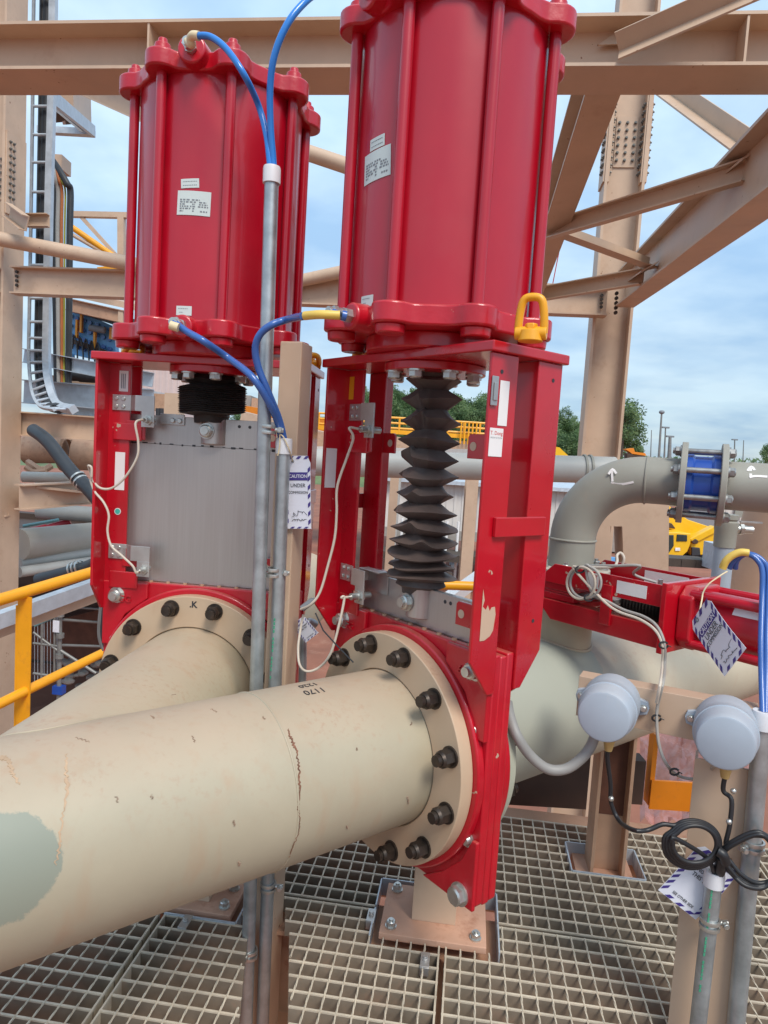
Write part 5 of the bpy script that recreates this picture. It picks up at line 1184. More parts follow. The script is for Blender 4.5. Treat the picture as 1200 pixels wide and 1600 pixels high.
# ------------------------------------------------------------------ ground
def ground_z(x, y): return 0.0
M['earth'] = mat('red_earth', (0.26,0.10,0.06), 0.9, var=0.25, scale=0.6, dirt=(0.40,0.21,0.14), damt=0.7, dscale=1.7, bump=0.25, bscale=9, rvar=0.05)
mb = MB(); n = 60
ext = [-900,-500,-250,-120,-60]+[-40+4*i for i in range(21)]+[60,120,250,500,900]
eyv = [-120,-40,-10]+[2*i for i in range(30)]+[70,90,120,180,300,600,1200]
vs = []; 
for y in eyv:
    for x in ext:
        h = 0.05*mnoise.noise((x*0.35, y*0.35, 0))+0.12*mnoise.noise((x*0.08, y*0.08, 3)); vs.append((x, y, h))
fs = [(j*len(ext)+i, j*len(ext)+i+1, (j+1)*len(ext)+i+1, (j+1)*len(ext)+i) for j in range(len(eyv)-1) for i in range(len(ext)-1)]
mb.add(vs, fs, True); o = mb.build('ground', M['earth']); tag(o, None, None, kind='structure')
# wooded hill
M['hillgreen'] = mat('hill_scrub', (0.11,0.15,0.065), 0.9, var=0.35, scale=0.25, dirt=(0.30,0.17,0.11), damt=0.5, dscale=0.15, bump=0.3, bscale=2)
mb = MB(); nx, ny = 70, 24; vs = []
def hill(x, y):
    e = math.exp(-((x+2)/46.0)**4); r = min(1, max(0, (y-92)/26.0)); r = r*r*(3-2*r)
    return e*r*(10.3+1.6*mnoise.noise((x*0.05, y*0.05, 1))-0.02*abs(x))-0.4
for j in range(ny+1):
    for i in range(nx+1):
        x = -75+150*i/nx; y = 88+70*j/ny; vs.append((x, y, hill(x, y)+0.5*mnoise.noise((x*0.2, y*0.2, 5))))
mb.add(vs, [(j*(nx+1)+i, j*(nx+1)+i+1, (j+1)*(nx+1)+i+1, (j+1)*(nx+1)+i) for j in range(ny) for i in range(nx)], True)
o = mb.build('hill', M['hillgreen']); tag(o, None, None, kind='structure')
# trees: tapered trunk with limbs and leaf clumps
LEAF = [mat('leaf_'+n_, c, 0.6, var=0.3, scale=3, rvar=0.1) for n_, c in (('mid', (0.15,0.23,0.09)), ('light', (0.22,0.31,0.13)), ('dark', (0.085,0.15,0.06)))]
def tree_meshes(seed, H, Wd):
    r = random.Random(seed); tk = MB(); P = [Vector((0.15*r.uniform(-1,1)*i/5*H*0.1, 0.15*r.uniform(-1,1)*i/5*H*0.1, H*0.85*i/5)) for i in range(6)]
    tk.tube(P, [0.18*(1-0.16*i) for i in range(6)], 8)
    limbs = []
    for k in range(9):
        h = H*r.uniform(0.25, 0.7); a = r.uniform(0, 2*pi); L_ = Wd*r.uniform(0.45, 0.95); e = Vector((L_*cos(a), L_*sin(a), h+L_*r.uniform(0.3, 0.8)))
        b = Vector((0,0,h)); tk.tube([b, (b+e)/2+Vector((0,0,0.2)), e], [0.07,0.05,0.02], 6); limbs.append(e)
    lf = MB(); cl = [(e, r.uniform(0.55, 1.0)) for e in limbs]
    for k in range(16):
        t = r.random(); a = r.uniform(0, 2*pi); rr = Wd*(0.25+0.75*sin(pi*min(1, t*0.85+0.15)))*r.uniform(0.2, 0.95); cl.append((Vector((rr*cos(a), rr*sin(a), H*(0.22+0.76*t))), r.uniform(0.4, 0.9)))
    for c, s in cl:
        mi = r.choice((0,0,1,1,2)); R = Wd*0.42*s+0.25
        for q in range(75):
            d = Vector((r.gauss(0,1), r.gauss(0,1), r.gauss(0,0.8))).normalized()*R*(r.random()**0.45); p = c+d
            u = Vector((r.gauss(0,1), r.gauss(0,1), r.gauss(0,1))).normalized(); v = u.orthogonal().normalized(); sz = r.uniform(0.12, 0.24)
            lf.add([p-u*sz, p-v*sz*0.5, p+u*sz, p+v*sz*0.5], [(0,1,2,3)], False, mi if r.random() < 0.75 else r.choice((0,1,2)))
    return tk, lf
for m_ in LEAF:                                  # leaves let light through
    nt = m_.node_tree; b_ = nt.nodes['Principled BSDF']; tr_ = nt.nodes.new('ShaderNodeBsdfTranslucent'); mx_ = nt.nodes.new('ShaderNodeMixShader'); mx_.inputs[0].default_value = 0.5
    nt.links.new(b_.inputs['Base Color'].links[0].from_socket, tr_.inputs['Color']); nt.links.new(b_.outputs[0], mx_.inputs[1]); nt.links.new(tr_.outputs[0], mx_.inputs[2])
    nt.links.new(mx_.outputs[0], [n_ for n_ in nt.nodes if n_.type == 'OUTPUT_MATERIAL'][0].inputs['Surface'])
protos = []
for i in range(5):
    H = 5.0+i*0.5; tk, lf = tree_meshes(40+i, H, 1.9+0.15*i)
    t = tk.build('trunk', M['bark']); c = lf.build('crown', LEAF); protos.append((t, c, H))
TL = ['tree on the wooded hill behind the yellow guardrail', 'low leafy tree beyond the left valve right of the pale wall', 'leafy tree beside the right steel column above the far pipe']
tn = 0
def tree_at(x, y, z, s, label, group):
    global tn
    t, c, H = protos[tn % 5]; tn += 1
    o = thing('tree', label, 'tree', (x, y, z-0.1), random.uniform(0, 6.28), group); o.scale = (s, s, s*random.uniform(0.85, 1.15))
    for q in (t, c): k = q.copy(); COL.objects.link(k); k.parent = o
rt = random.Random(11)
for k in range(170):
    y = rt.uniform(102, 128); px = 560+410*((k*0.618)%1.0); p = at(px, 650, y); x = p.x
    tree_at(x, y, hill(x, y)+0.0, rt.uniform(0.65, 0.95), TL[0], 'trees on the wooded hill')
for k in range(10):
    y = rt.uniform(96, 112); p = at(rt.uniform(372, 445), 640, y); tree_at(p.x, y, hill(p.x, y), rt.uniform(0.40, 0.7), TL[1], 'trees beyond the left valve')
for k in range(12):
    y = rt.uniform(90, 100); px = rt.uniform(905, 1004); p = at(px, 708, y); tree_at(p.x, y, p.z-0.6, rt.uniform(0.35, 0.6)*(1.2-(px-905)/260), TL[2], 'trees beside the right column')
for (px, py, y, s) in ((972,700,88,1.05),(983,702,90,0.82),(962,700,92,1.15),(993,706,89,0.5),(1197,720,90,0.5)):
    p = at(px, py, y)
    tree_at(p.x, y, p.z-1.0, s, TL[2] if px < 1100 else 'small tree top at the right picture edge above the grey pipe', 'trees beside the right column' if px < 1100 else None)
for t, c, H in protos: bpy.data.objects.remove(t); bpy.data.objects.remove(c)
# ------------------------------------------------------------------ plant steelwork
M['boltgrey'] = mat('grey_structural_bolt', (0.17,0.165,0.15), 0.5, 0.4, var=0.25)
def ibolt(root, P, ax, r=0.022, h=0.018, first=[None]):
    if first[0] is None:
        b = MB(); b.hexn((0,0,0), (0,0,0.014), 0.017); b.cyl((0,0,0.014), (0,0,0.026), 0.010, n=8); me = b.build('splice_bolt', M['boltgrey']).data; first[0] = me; bpy.data.objects.remove(bpy.data.objects['splice_bolt'])
    o = bpy.data.objects.new('splice_bolt', first[0]); COL.objects.link(o); o.parent = root
    o.matrix_local = Matrix.Translation(Vector(P)) @ Vector(ax).to_track_quat('Z', 'Y').to_matrix().to_4x4(); return o
def column(label, foot, d, bf, top, splice_z, rows, side, bolts_front=True):
    """I column, web facing the camera (normal along GA), flanges to left and right"""
    o = thing('steel_column', label, 'column', foot, -G, 'tan steel columns')
    mb = MB(); tf, tw = 0.028, 0.016
    poly = [(-d/2,-bf/2),(-d/2+tf,-bf/2),(-d/2+tf,-tw/2),(d/2-tf,-tw/2),(d/2-tf,-bf/2),(d/2,-bf/2),(d/2,bf/2),(d/2-tf,bf/2),(d/2-tf,tw/2),(-d/2+tf,tw/2),(-d/2+tf,bf/2),(-d/2,bf/2)]
    mb.prism(poly, (0,0,0), (1,0,0), (0,1,0), (0,0,top)); mb.build('shaft', M['tan'], o)
    MB().box(-d/2-0.12, d/2+0.12, -bf/2-0.12, bf/2+0.12, -0.3, 0.02).build('base_plate', M['tan_rust'], o)
    sz = splice_z; hh = rows*0.075/2+0.03
    p = MB().box(-d*0.27, d*0.27, -tw/2-0.014, -tw/2-0.0005, sz-hh, sz+hh).build('splice_plate', M['tan'], o)
    for i in range(rows):
        for x in (-d*0.2, 0, d*0.2): ibolt(p, (x, -tw/2-0.014, sz+(i-(rows-1)/2)*0.075), (0,-1,0))
    for s in (-1, 1):
        for inner in (0, 1):
            if inner: x0, x1 = sorted((s*(d/2-tf-0.0005), s*(d/2-tf-0.016)))
            else: x0, x1 = sorted((s*(d/2+0.0005), s*(d/2+0.018)))
            h2 = hh*1.75
            for half in ((-1, 1) if inner else (0,)):
                ya, yb = (-bf/2+0.01, bf/2-0.01) if not inner else ((-bf/2+0.01, -0.03) if half == -1 else (0.03, bf/2-0.01))
                if inner and half == 1: continue
                p = MB().box(x0, x1, ya, yb, sz-h2, sz+h2).build('splice_plate', M['tan'], o)
                for i in range(int(rows*1.75)):
                    ys = (-bf/2+0.06, -bf/2+0.12) if inner else (-bf/2+0.06, -bf/2+0.12, bf/2-0.12, bf/2-0.06)
                    for y in ys[:2]:
                        ibolt(p, ((x0 if s < 0 else x1) if not inner else (x1 if s < 0 else x0), y, sz+(i-(int(rows*1.75)-1)/2)*0.075), (s if not inner else -s, 0, 0))
    return o
YRC, YLC = 7.5, 8.3
cR = at(984, 250, YRC); cRb = at(949, 600, YRC)
colX = (at(985,250,YRC).x+at(948,600,YRC).x)/2
column('tan steel column with bolted splice standing right of the right valve', Vector((colX, YRC+0.15, 0)), 0.40, 0.31, 10.5, at(985,213,YRC).z, 6, 1)
cx = (at(6,300,YLC).x+at(3,650,YLC).x)/2
column('tan steel column with bolted splice at the left picture edge', Vector((cx-0.14, YLC+0.05, 0)), 0.50, 0.36, 11.0, at(5,275,YLC).z, 6, 1)
SG = 'tan structural steel beams'
# big horizontal beam across the top
def solve_beam(pxa, pxb, Yn):
    pass
YTB = 3.3
pn = at(600, 104.5, YTB); zb = pn.z
pf = atz(600, 148.5, zb); wB = (pf-pn).dot(GA)
zt = at(600, 24, YTB).z; hB = zt-zb
mid = pn + GA*(wB/2) + ZV*(hB/2)
bm_ = thing('roof_beam', 'large tan I beam crossing the whole top of the picture', 'beam', mid-GB*7-ZV*hB/2, 0, SG)
mb = MB(); mb.sect(isect(hB, wB, 0.010, 0.014), mid-GB*7.0, mid+GB*7.0); wb(mb, 'beam_section', M['tan'], bm_)
for px in (1153, 250):
    p = onplane(px, 60, mid, GA); mb = MB(); c = mid+GB*((p-mid).dot(GB)); fr = frame(c, GB, GA, ZV)
    mb.box(-0.005, 0.005, -wB/2+0.004, -0.0052, -hB/2+0.0145, hB/2-0.0145, fr); wb(mb, 'stiffener', M['tan'], bm_)
mb = MB(); a = at(728+240, 80, 5.9)
pa = at(968, 82, 3.22); pb_ = at(1190, -14, 2.95); mb.sect(lsect(0.085,0.085,0.008), pa, pb_, (0.0,-0.75,0.65)); solo(mb, 'angle_brace', 'short tan angle brace rising to the right from the big top beam', 'brace', 'tan')
mb = MB(); p1 = at(935, 70, 3.27); mb.prism([(0,0),(0.22,0.01),(0.17,0.09),(0.07,0.06)], p1, GB, (0,0.25,0.97), GA*0.008); solo(mb, 'gusset_plate', 'small tan gusset plate where the angle brace meets the top beam', 'plate', 'tan')
# mid level beam between the columns
def beam_px(name, label, pa, Ya, pb, Yb, poly, group=None, ext=(0,0), m='tan', cat='beam'):
    a = at(pa[0], pa[1], Ya); b = at(pb[0], pb[1], Yb); d = (b-a).normalized(); a = a-d*ext[0]; b = b+d*ext[1]
    o = thing(name, label, cat, a, 0, group); mb = MB(); mb.sect(poly, a, b); wb(mb, 'beam_section', M[m], o); return o
hM = 0.27
ob = beam_px('floor_beam', 'tan I beam running between both columns behind the cylinders', (22,439), YLC-0.15, (948,472), YRC-0.05, isect(0.30,0.17,0.010,0.016), SG, (0,0))
for (px, py) in ((27,425),(27,432),(27,439),(27,446)): 
    p = at(px, py, YLC-0.17); s_ = MB(); s_.hexn(p, p-GA*0.02, 0.018); wb(s_, 'end_bolt', M['nut'], ob)
for i in range(4):
    p = at(940-i*0.3, 462+i*6, YRC-0.07); s_ = MB(); s_.hexn(p, p-GA*0.02, 0.018); wb(s_, 'end_bolt', M['nut'], ob)
# beams stubs left of left column
for k, (y, lab) in enumerate(((452,'upper'),(650,'middle'),(740,'lower'))):
    pass
# raking beams running towards the camera on the right
aR = at(978, 452, YRC-0.1); bR = at(1208, 254, 3.35); d = (bR-aR)
ob = thing('raking_beam', 'heavy tan I beam running from the right column up towards the upper right corner', 'beam', aR, 0, SG)
mb = MB(); mb.sect(isect(0.36,0.19,0.010,0.018), aR, aR+d*1.35); wb(mb, 'beam_section', M['tan'], ob)
for i in range(5):
    p = at(963-i*0.4, 459+i*7.5, YRC-0.12); s_ = MB(); s_.hexn(p, p-GA*0.03, 0.02); wb(s_, 'end_bolt', M['nut'], ob)
zL0 = at(848, 400, 6.9); 
aL = at(820, 476, 7.2); bL = at(931, 138, 3.85); dL = bL-aL
ob2 = thing('raking_beam', 'tan I beam slanting down behind the right cylinder from the top beam', 'beam', aL, 0, SG)
mb = MB(); mb.sect(isect(0.34,0.17,0.010,0.016), aL, aL+dL*1.07); wb(mb, 'beam_section', M['tan'], ob2)
BG = 'tan plan braces between the raking beams'
def brace(label, pa, Ya, pb, Yb, poly, up=(0,0,1)):
    mb = MB(); mb.sect(poly, at(pa[0],pa[1],Ya), at(pb[0],pb[1],Yb), up); return solo(mb, 'plan_brace', label, 'brace', 'tan', BG)
ang = lsect(0.10,0.10,0.010); 
brace('thick tan channel brace crossing in front of the right column', (860,362), 5.2, (1172,268), 3.75, csect(0.115,0.055,0.009))
brace('thin tan angle brace falling from the left raking beam to the right one', (860,367), 5.3, (1012,422), 5.9, ang)
brace('tan channel brace just above the mid level beam by the right column', (838,462), 7.0, (1006,433), 6.0, csect(0.13,0.06,0.009))
brace('pale tan angle brace from the top beam down to the right raking beam', (1032,138), 5.2, (1190,252), 3.9, lsect(0.12,0.10,0.010))
mb = MB(); p = at(1150,262,3.85); mb.prism([(-0.20,-0.10),(0.16,-0.02),(0.16,0.12),(-0.06,0.10)], p, d.normalized(), Vector((0.5,-0.3,0.3)).normalized(), (0,0,0.012)); solo(mb, 'gusset_plate', 'tan gusset plate joining two braces on the right raking beam', 'plate', 'tan')
mb = MB(); p = at(1000,428,5.95); mb.prism([(-0.22,-0.10),(0.16,-0.02),(0.16,0.12),(-0.06,0.10)], p, d.normalized(), Vector((0.5,-0.3,0.3)).normalized(), (0,0,0.012)); solo(mb, 'gusset_plate', 'tan gusset plate at the lower brace joint near the right column', 'plate', 'tan')
mb = MB(); mb.tube([at(905,255,9.0), at(880,360,9.0), at(862,452,9.0), at(848,500,9.0)], 0.006, 6); solo(mb, 'rope', 'thin red rope hanging beside the right column', 'rope', 'redink')
mb = MB(); mb.tube([at(944,-4,9.0), at(944,14,9.0)], 0.006, 6); 
# tubular braces
TG = 'tan tubular braces'
for lab, pa, Ya, pb, Yb, r in (('long tan tubular brace falling right behind the left cylinder', (-60,362), 8.0, (470,463), 7.8, 0.078), ('tan tubular brace between the cylinders, falling to the right', (380,205), 7.6, (640,292), 7.4, 0.080), ('tan tubular brace rising right just above the mid level beam', (380,458), 7.8, (640,402), 7.5, 0.066)):
    mb = MB(); mb.cyl(at(pa[0],pa[1],Ya), at(pb[0],pb[1],Yb), r, n=28); solo(mb, 'tubular_brace', lab, 'brace', 'tan', TG)
# corner of another steel beam behind the top left
mb = MB(); mb.sect(isect(0.30,0.20,0.01,0.016), at(120,120,7.8), at(262,180,6.8)); solo(mb, 'raking_beam', 'end of a dark tan beam showing under the top beam left of the left cylinder', 'beam', 'tan', SG)

# ------------------------------------------------------------------ left side: cable ladder, platform, screens, pipes
YCL = 8.9
lad = thing('cable_ladder', 'galvanised vertical cable ladder with rungs curving out at its foot', 'cable ladder', at(66,600,YCL)-ZV*0.2)
Lp = [at(53,-30,YCL), at(51,150,YCL), at(49,300,YCL), at(46,480,YCL), at(45,560,YCL-0.05), at(50,610,YCL-0.3), at(62,634,YCL-0.7), at(85,640,YCL-1.3)]
Rp = [at(84,-30,YCL), at(81,150,YCL), at(77,300,YCL), at(74,480,YCL), at(73,560,YCL-0.05), at(77,600,YCL-0.3), at(90,632,YCL-0.7), at(115,640,YCL-1.3)]
Lc, Rc = catmull(Lp, 10), catmull(Rp, 10)
mb = MB(); mb.tube(Lc, 0.022, 4, smooth=False); wb(mb, 'side_rail', M['galvt'], lad)
mb = MB(); mb.tube(Rc, [0.055]*len(Rc), 4, smooth=False); wb(mb, 'side_rail', M['galvt'], lad)
for k in range(2, len(Lc)-2, 3):
    mb = MB(); mb.cyl(Lc[k], Rc[k], 0.018, n=8); wb(mb, 'rung', M['galvt'], lad)
for k, (dx, r, m_) in enumerate(((0.30,0.05,'black'),(0.52,0.06,'blackhose'),(0.74,0.035,'black'))):
    mb = MB(); mb.tube([Lc[i]+(Rc[i]-Lc[i])*dx+Vector((0,0.10,0)) for i in range(0, len(Lc)-6, 2)], r, 10); solo(mb, 'black_cable', ('thin black cable on the left of the cable ladder', 'thickest black cable in the middle of the cable ladder', 'black cable on the right of the cable ladder')[k], 'cable', m_)
YB = 9.6
M['orangecable'] = mat('orange_cable', (0.50,0.16,0.05), 0.5, var=0.1); M['limecable'] = mat('yellow_green_cable', (0.35,0.36,0.06), 0.5, var=0.1)
for k, (x0, x1, r, m_, lab) in enumerate(((84,88,0.035,'blackhose','blackish bundle cable nearest the cable ladder'),(90,91,0.030,'greypale','grey bundle cable second from the ladder'),(96,97,0.020,'orangecable','orange red cable in the drooping bundle'),(101,100,0.013,'limecable','thin green cable in the drooping bundle'),(109,107,0.042,'blackhose','fat black outer cable of the drooping bundle'))):
    mb = MB(); mb.tube(catmull([at(78,245,YB+0.2), at(82+k*2,262,YB), at(x0-4,275+k*3,YB-0.05), at(x0+1,300,YB), at(x0,360,YB), at((x0+x1)/2,480,YB), at(x1,600,YB), at(x1,618,YB)], 6), r, 10); solo(mb, 'bundle_cable', lab, 'cable', m_, 'cables drooping beside the ladder')
# upper platform corner
YP = 12.0
pl = thing('service_platform', 'corner of a galvanised edged platform high behind the left column', 'platform', at(110,210,YP))
def fbar(P, Q, w, h, m, root, name): 
    mb = MB(); mb.sect([(-w/2,-h/2),(w/2,-h/2),(w/2,h/2),(-w/2,h/2)], P, Q); return wb(mb, name, M[m], root)
fbar(at(82,152,YP-3.0), at(146,205,YP), 0.06, 0.16, 'galvt', pl, 'edge_channel'); fbar(at(60,203,YP), at(147,208,YP), 0.12, 0.10, 'galvt', pl, 'edge_channel')
fbar(at(84,166,YP-2.6), at(128,203,YP-0.3), 0.05, 0.05, 'steel', pl, 'floor_bar'); fbar(at(100,192,YP-0.8), at(130,190,YP-0.3), 0.05, 0.05, 'steel', pl, 'floor_bar')
mb = MB(); mb.add([at(84,168,YP-1), at(110,190,YP-0.4), at(84,192,YP-0.4)]+[q+ZV*0.05 for q in (at(84,168,YP-1), at(110,190,YP-0.4), at(84,192,YP-0.4))], [(0,1,2),(3,4,5),(0,1,4,3),(1,2,5,4),(2,0,3,5)]); wb(mb, 'floor_plate', M['brown'], pl)
mb = MB(); mb.sect([(-0.12,-0.3),(0.12,-0.3),(0.12,0.3),(-0.12,0.3)], at(100,140,YP-1.5), at(130,162,YP)); wb(mb, 'kick_panel', M['tan'], pl)
fbar(at(112,146,YP-1.2), at(133,168,YP), 0.10, 0.12, 'safety', pl, 'toe_plate')
mb = MB(); mb.sect(csect(0.16,0.08,0.01), at(17,330,8.0), at(44,350,7.7)); solo(mb, 'bracket_arm', 'tan bracket arm on the left column carrying the cable ladder', 'bracket', 'tan'); mb = MB(); mb.sect(csect(0.15,0.08,0.01), at(44,346,8.7), at(78,346,8.7)); solo(mb, 'bracket_arm', 'short tan cross arm behind the cable ladder', 'bracket', 'tan')
mb = MB(); mb.box(0,0.28,0,0.3,0,0.2, Matrix.Translation(at(66,262,10.5))); solo(mb, 'junction_box', 'tan box behind the cable ladder at the cable bend', 'box', 'tan')
# far truss frame and yellow stair rails
YT2 = 14.0
tf_ = thing('truss_frame', 'light tan truss frame in the distance left of the left cylinder', 'frame', at(190,400,YT2))
fbar(at(108,335,YT2), at(200,337,YT2), 0.12, 0.10, 'tan', tf_, 'top_chord'); fbar(at(190,338,YT2), at(190,402,YT2), 0.13, 0.12, 'tan', tf_, 'upright'); fbar(at(128,340,YT2), at(186,404,YT2), 0.07, 0.07, 'tan', tf_, 'diagonal')
mb = MB(); mb.cyl(at(108,352,YT2-0.5), at(180,402,YT2-0.5), 0.055, n=14); solo(mb, 'stair_rail', 'upper yellow stair rail slanting in front of the truss frame', 'rail', 'safety'); mb = MB(); mb.cyl(at(108,364,YT2-0.5), at(170,400,YT2-0.5), 0.035, n=12); solo(mb, 'stair_rail', 'lower thin rail slanting in front of the truss frame', 'rail', 'tan')
mb = MB(); mb.sect([(-0.05,-0.06),(0.05,-0.06),(0.05,0.06),(-0.05,0.06)], at(154,424,13), at(200,419,13)); mb2 = None; solo(mb, 'toe_board', 'yellow toe board just above the mid level beam at left', 'toe board', 'safety')
# canopy with the blue screen machine under it
YS = 15.0
cn = thing('canopy_roof', 'sloping canopy roof with dark underside over the blue machine', 'roof', at(150,490,YS))
mb = MB(); A_2 = [at(106,462,YS-1), at(215,486,YS-1), at(215,470,YS+3), at(106,452,YS+3)]; mb.add(A_2+[q+ZV*0.12 for q in A_2], [(0,1,2,3),(4,5,6,7),(0,1,5,4),(1,2,6,5),(2,3,7,6),(3,0,4,7)]); wb(mb, 'roof_sheet', M['tan'], cn)
mb = MB(); mb.sect(isect(0.24,0.14,0.012,0.016), at(106,476,YS-0.9), at(200,497,YS-0.9)); wb(mb, 'eave_beam', M['tan_rust'], cn)
mb = MB(); mb.add([at(106,484,YS), at(215,520,YS), at(215,500,YS+2.5), at(106,470,YS+2.5)]+[at(106,478,YS+2.6), at(215,505,YS+2.6)], [(0,1,2,3),(3,2,5,4)]); o_ = wb(mb, 'soffit', M['shade'], cn)  # dark sheet with the shade under the roof put into its colour
fbar(at(190,485,YS-0.9), at(189,520,YS-0.9), 0.10, 0.10, 'tan', cn, 'post')
bs = thing('blue_screen', 'blue vibrating screen with bolted side wall and orange straps', 'machine', at(150,580,YS))
mb = MB(); bw_ = [at(106,478,YS+0.4), at(178,510,YS+0.4), at(182,570,YS+0.4), at(106,552,YS+0.4)]; mb.add(bw_+[q+Vector((0,0.2,0)) for q in bw_], [(0,1,2,3),(4,5,6,7),(0,1,5,4),(1,2,6,5),(2,3,7,6),(3,0,4,7)]); wb(mb, 'side_wall', M['bluewall'], bs)
rb_ = random.Random(4)
for i in range(7):
    for j in range(4):
        mb = MB(); p = at(112+i*10+rb_.uniform(-1,1), 494+j*15+i*3.6, YS+0.39); mb.cyl(p, p-Vector((0,0.05,0)), 0.045, n=10); wb(mb, 'wall_bolt', M['blued'], bs)
for (x, y0, y1) in ((121,500,528),(128,490,520),(149,510,545),(174,512,530)):
    fbar(at(x,y0,YS+0.3), at(x-1,y1,YS+0.3), 0.10, 0.04, 'safety', bs, 'strap')
fbar(at(110,532,YS+0.3), at(180,556,YS+0.3), 0.06, 0.10, 'brown', bs, 'rail_bar'); fbar(at(108,560,YS-0.2), at(150,572,YS-0.2), 0.06, 0.09, 'tan', bs, 'spray_bar'); fbar(at(106,553,YS-0.1), at(108,590,YS-0.1), 0.2, 0.2, 'bluewall', bs, 'leg_frame')
for k in range(5):
    x = 113+k*9; mb = MB(); mb.tube(catmull([at(x,545+k,YS+0.1), at(x+3,524+k*3,YS+0.05), at(x+7,540+k*3,YS+0.05), at(x+8,565,YS-0.1), at(x+6,578,YS-0.2)], 5), 0.018, 6); solo(mb, 'spray_hose', 'thin black spray hose on the blue screen, '+['nearest the cables','second from the cables','in the middle','second from the valve','nearest the valve'][k], 'hose', 'black')
mb = MB(); mb.cyl(at(140,512,YS+0.2), at(164,516,YS+0.2), 0.07, n=14); solo(mb, 'air_spring', 'dark cylinder across the blue screen wall', 'cylinder', 'grayink')
for k in range(4):
    mb = MB(); p = at(114+k*9, 574+k*1.5, YS-0.5); mb.cyl(p, p-ZV*0.35, 0.09, n=16); solo(mb, 'spray_nozzle', ('tan valve body on the spray bar nearest the cables','tan valve body on the spray bar, second from the cables','tan valve body on the spray bar, third from the cables','tan valve body on the spray bar nearest the valve')[k], 'nozzle', 'tan')
# galvanised trays running right behind the left valve
YG = 9.8
for lab, pa, pb, h, Y in (('upper galvanised cable tray behind the left valve frame', (38,556), (240,594), 0.19, YG), ('middle galvanised cable tray with dark slot behind the left valve', (38,612), (240,628), 0.30, YG-0.6), ('lower galvanised cable tray edge resting on the tan beam', (90,640), (240,655), 0.13, YG-0.9)):
    o_ = thing('cable_tray', lab, 'cable tray', at(pa[0],pa[1],Y)); mb = MB(); mb.sect(csect(h,0.10,0.01), at(pa[0],pa[1],Y), at(pb[0],pb[1],Y-0.5)); wb(mb, 'tray_section', M['galvt'], o_)
    if h > 0.25:
        mb = MB(); mb.sect([(-0.02,-0.012),(0.02,-0.012),(0.02,0.012),(-0.02,0.012)], at(95,627,YG-0.72), at(150,636,YG-0.86)); wb(mb, 'slot', M['black'], o_)
mb = MB(); mb.sect([(-0.05,-0.12),(0.05,-0.12),(0.05,0.12),(-0.05,0.12)], at(82,600,YG+0.3), at(150,608,YG+0.3)); solo(mb, 'tray_cover', 'tan strip between the galvanised trays', 'plate', 'tan')
for k,(x,y,lab) in enumerate(((97,606,'white banded black coupling left of the trays'),(124,588,'black coupling over the middle of the upper tray gap'),(138,590,'black coupling near the valve frame in the tray gap'))):
    mb = MB(); p = at(x,y,YG+0.1); mb.cyl(p-Vector((0.12,0,0)), p+Vector((0.12,0,0)), 0.07, n=16); solo(mb, 'hose_coupling', lab, 'coupling', 'black')
beam_px('floor_beam', 'wide tan beam below the galvanised trays left of the left valve', (20,661), 8.6, (300,681), 8.0, isect(0.29,0.16,0.01,0.016), SG)
beam_px('floor_beam', 'tan beam above the stacked cream pipes at left', (30,777), 8.2, (240,762), 10.5, isect(0.30,0.16,0.01,0.016), SG)
mb = MB(); mb.sect([(-0.3,-0.015),(0.3,-0.015),(0.3,0.015),(-0.3,0.015)], at(38,758,8.6), at(130,768,9.2)); solo(mb, 'tray_plate', 'flat tan plate above the cream pipe rack', 'plate', 'tan')
for k, (y,) in enumerate(((452,),(655,),(785,))):
    beam_px('stub_beam', ('short tan beam stub left of the left column at the mid level','short tan beam stub left of the left column beside the valve top','short tan beam stub left of the left column beside the pipe rack')[k], (-60,y+(6 if k else -14)), 8.3, (13,y+(4 if k else -12)), 8.3, isect(0.27,0.16,0.01,0.015), SG)
PG = 'pipes stacked on the rack at left'
for lab, pa, Ya, pb, Yb, r, m_ in (('tan drum like pipe end behind the sloping black hose', (40,702), 11, (100,702), 11, 0.22, 'tan_rust'), ('big shaded tan pipe next to the left valve frame', (120,708), 11, (260,716), 11, 0.26, 'tan_rust'), ('slim grey pipe above the tan rack beam', (36,745), 9.5, (122,747), 9.5, 0.072, 'greypale'), ('grey pipe just under the tan rack beam', (60,798), 10.5, (260,812), 10.5, 0.115, 'greypale'), ('fat cream pipe in the middle of the rack', (30,851), 9.0, (260,826), 11.5, 0.205, 'creampipe'), ('white pipe under the fat cream pipe', (30,880), 9.0, (260,848), 11.0, 0.075, 'greypale'), ('lowest white pipe of the rack at left', (30,894), 8.8, (260,860), 10.8, 0.068, 'greypale')):
    mb = MB(); mb.cyl(at(pa[0],pa[1],Ya), at(pb[0],pb[1],Yb), r, n=36); solo(mb, 'rack_pipe', lab, 'pipe', m_, PG)
mb = MB(); mb.lathe([(0.20,0),(0.30,0),(0.30,0.06),(0.20,0.06)], at(99,706,10.9), Vector((1,0,0)), 36, True, 0, True); solo(mb, 'pipe_flange', 'tan pipe flange between the two shaded pipe ends', 'flange', 'tan_rust')
for k,(x,) in enumerate(((59,),(87,))):
    mb = MB(); mb.cyl(at(x,747,9.5), at(x,762,9.5), 0.035, n=12); solo(mb, 'pipe_support', ('left stub leg below the slim grey pipe','right stub leg below the slim grey pipe')[k], 'support', 'greypale')
fbar_ = lambda lab, pa, pb, Y, m_, nm, r=0.03: solo(MB().cyl(at(pa[0],pa[1],Y), at(pb[0],pb[1],Y), r, n=10), nm, lab, 'rail', m_)
fbar_('light stair stringer left of the left valve, upper', (100,700), (124,698), 12.0, 'scaf', 'stringer'); fbar_('light stair stringer left of the left valve, lower', (100,716), (124,710), 12.0, 'scaf', 'stringer')
mb = MB(); rr2 = random.Random(9)
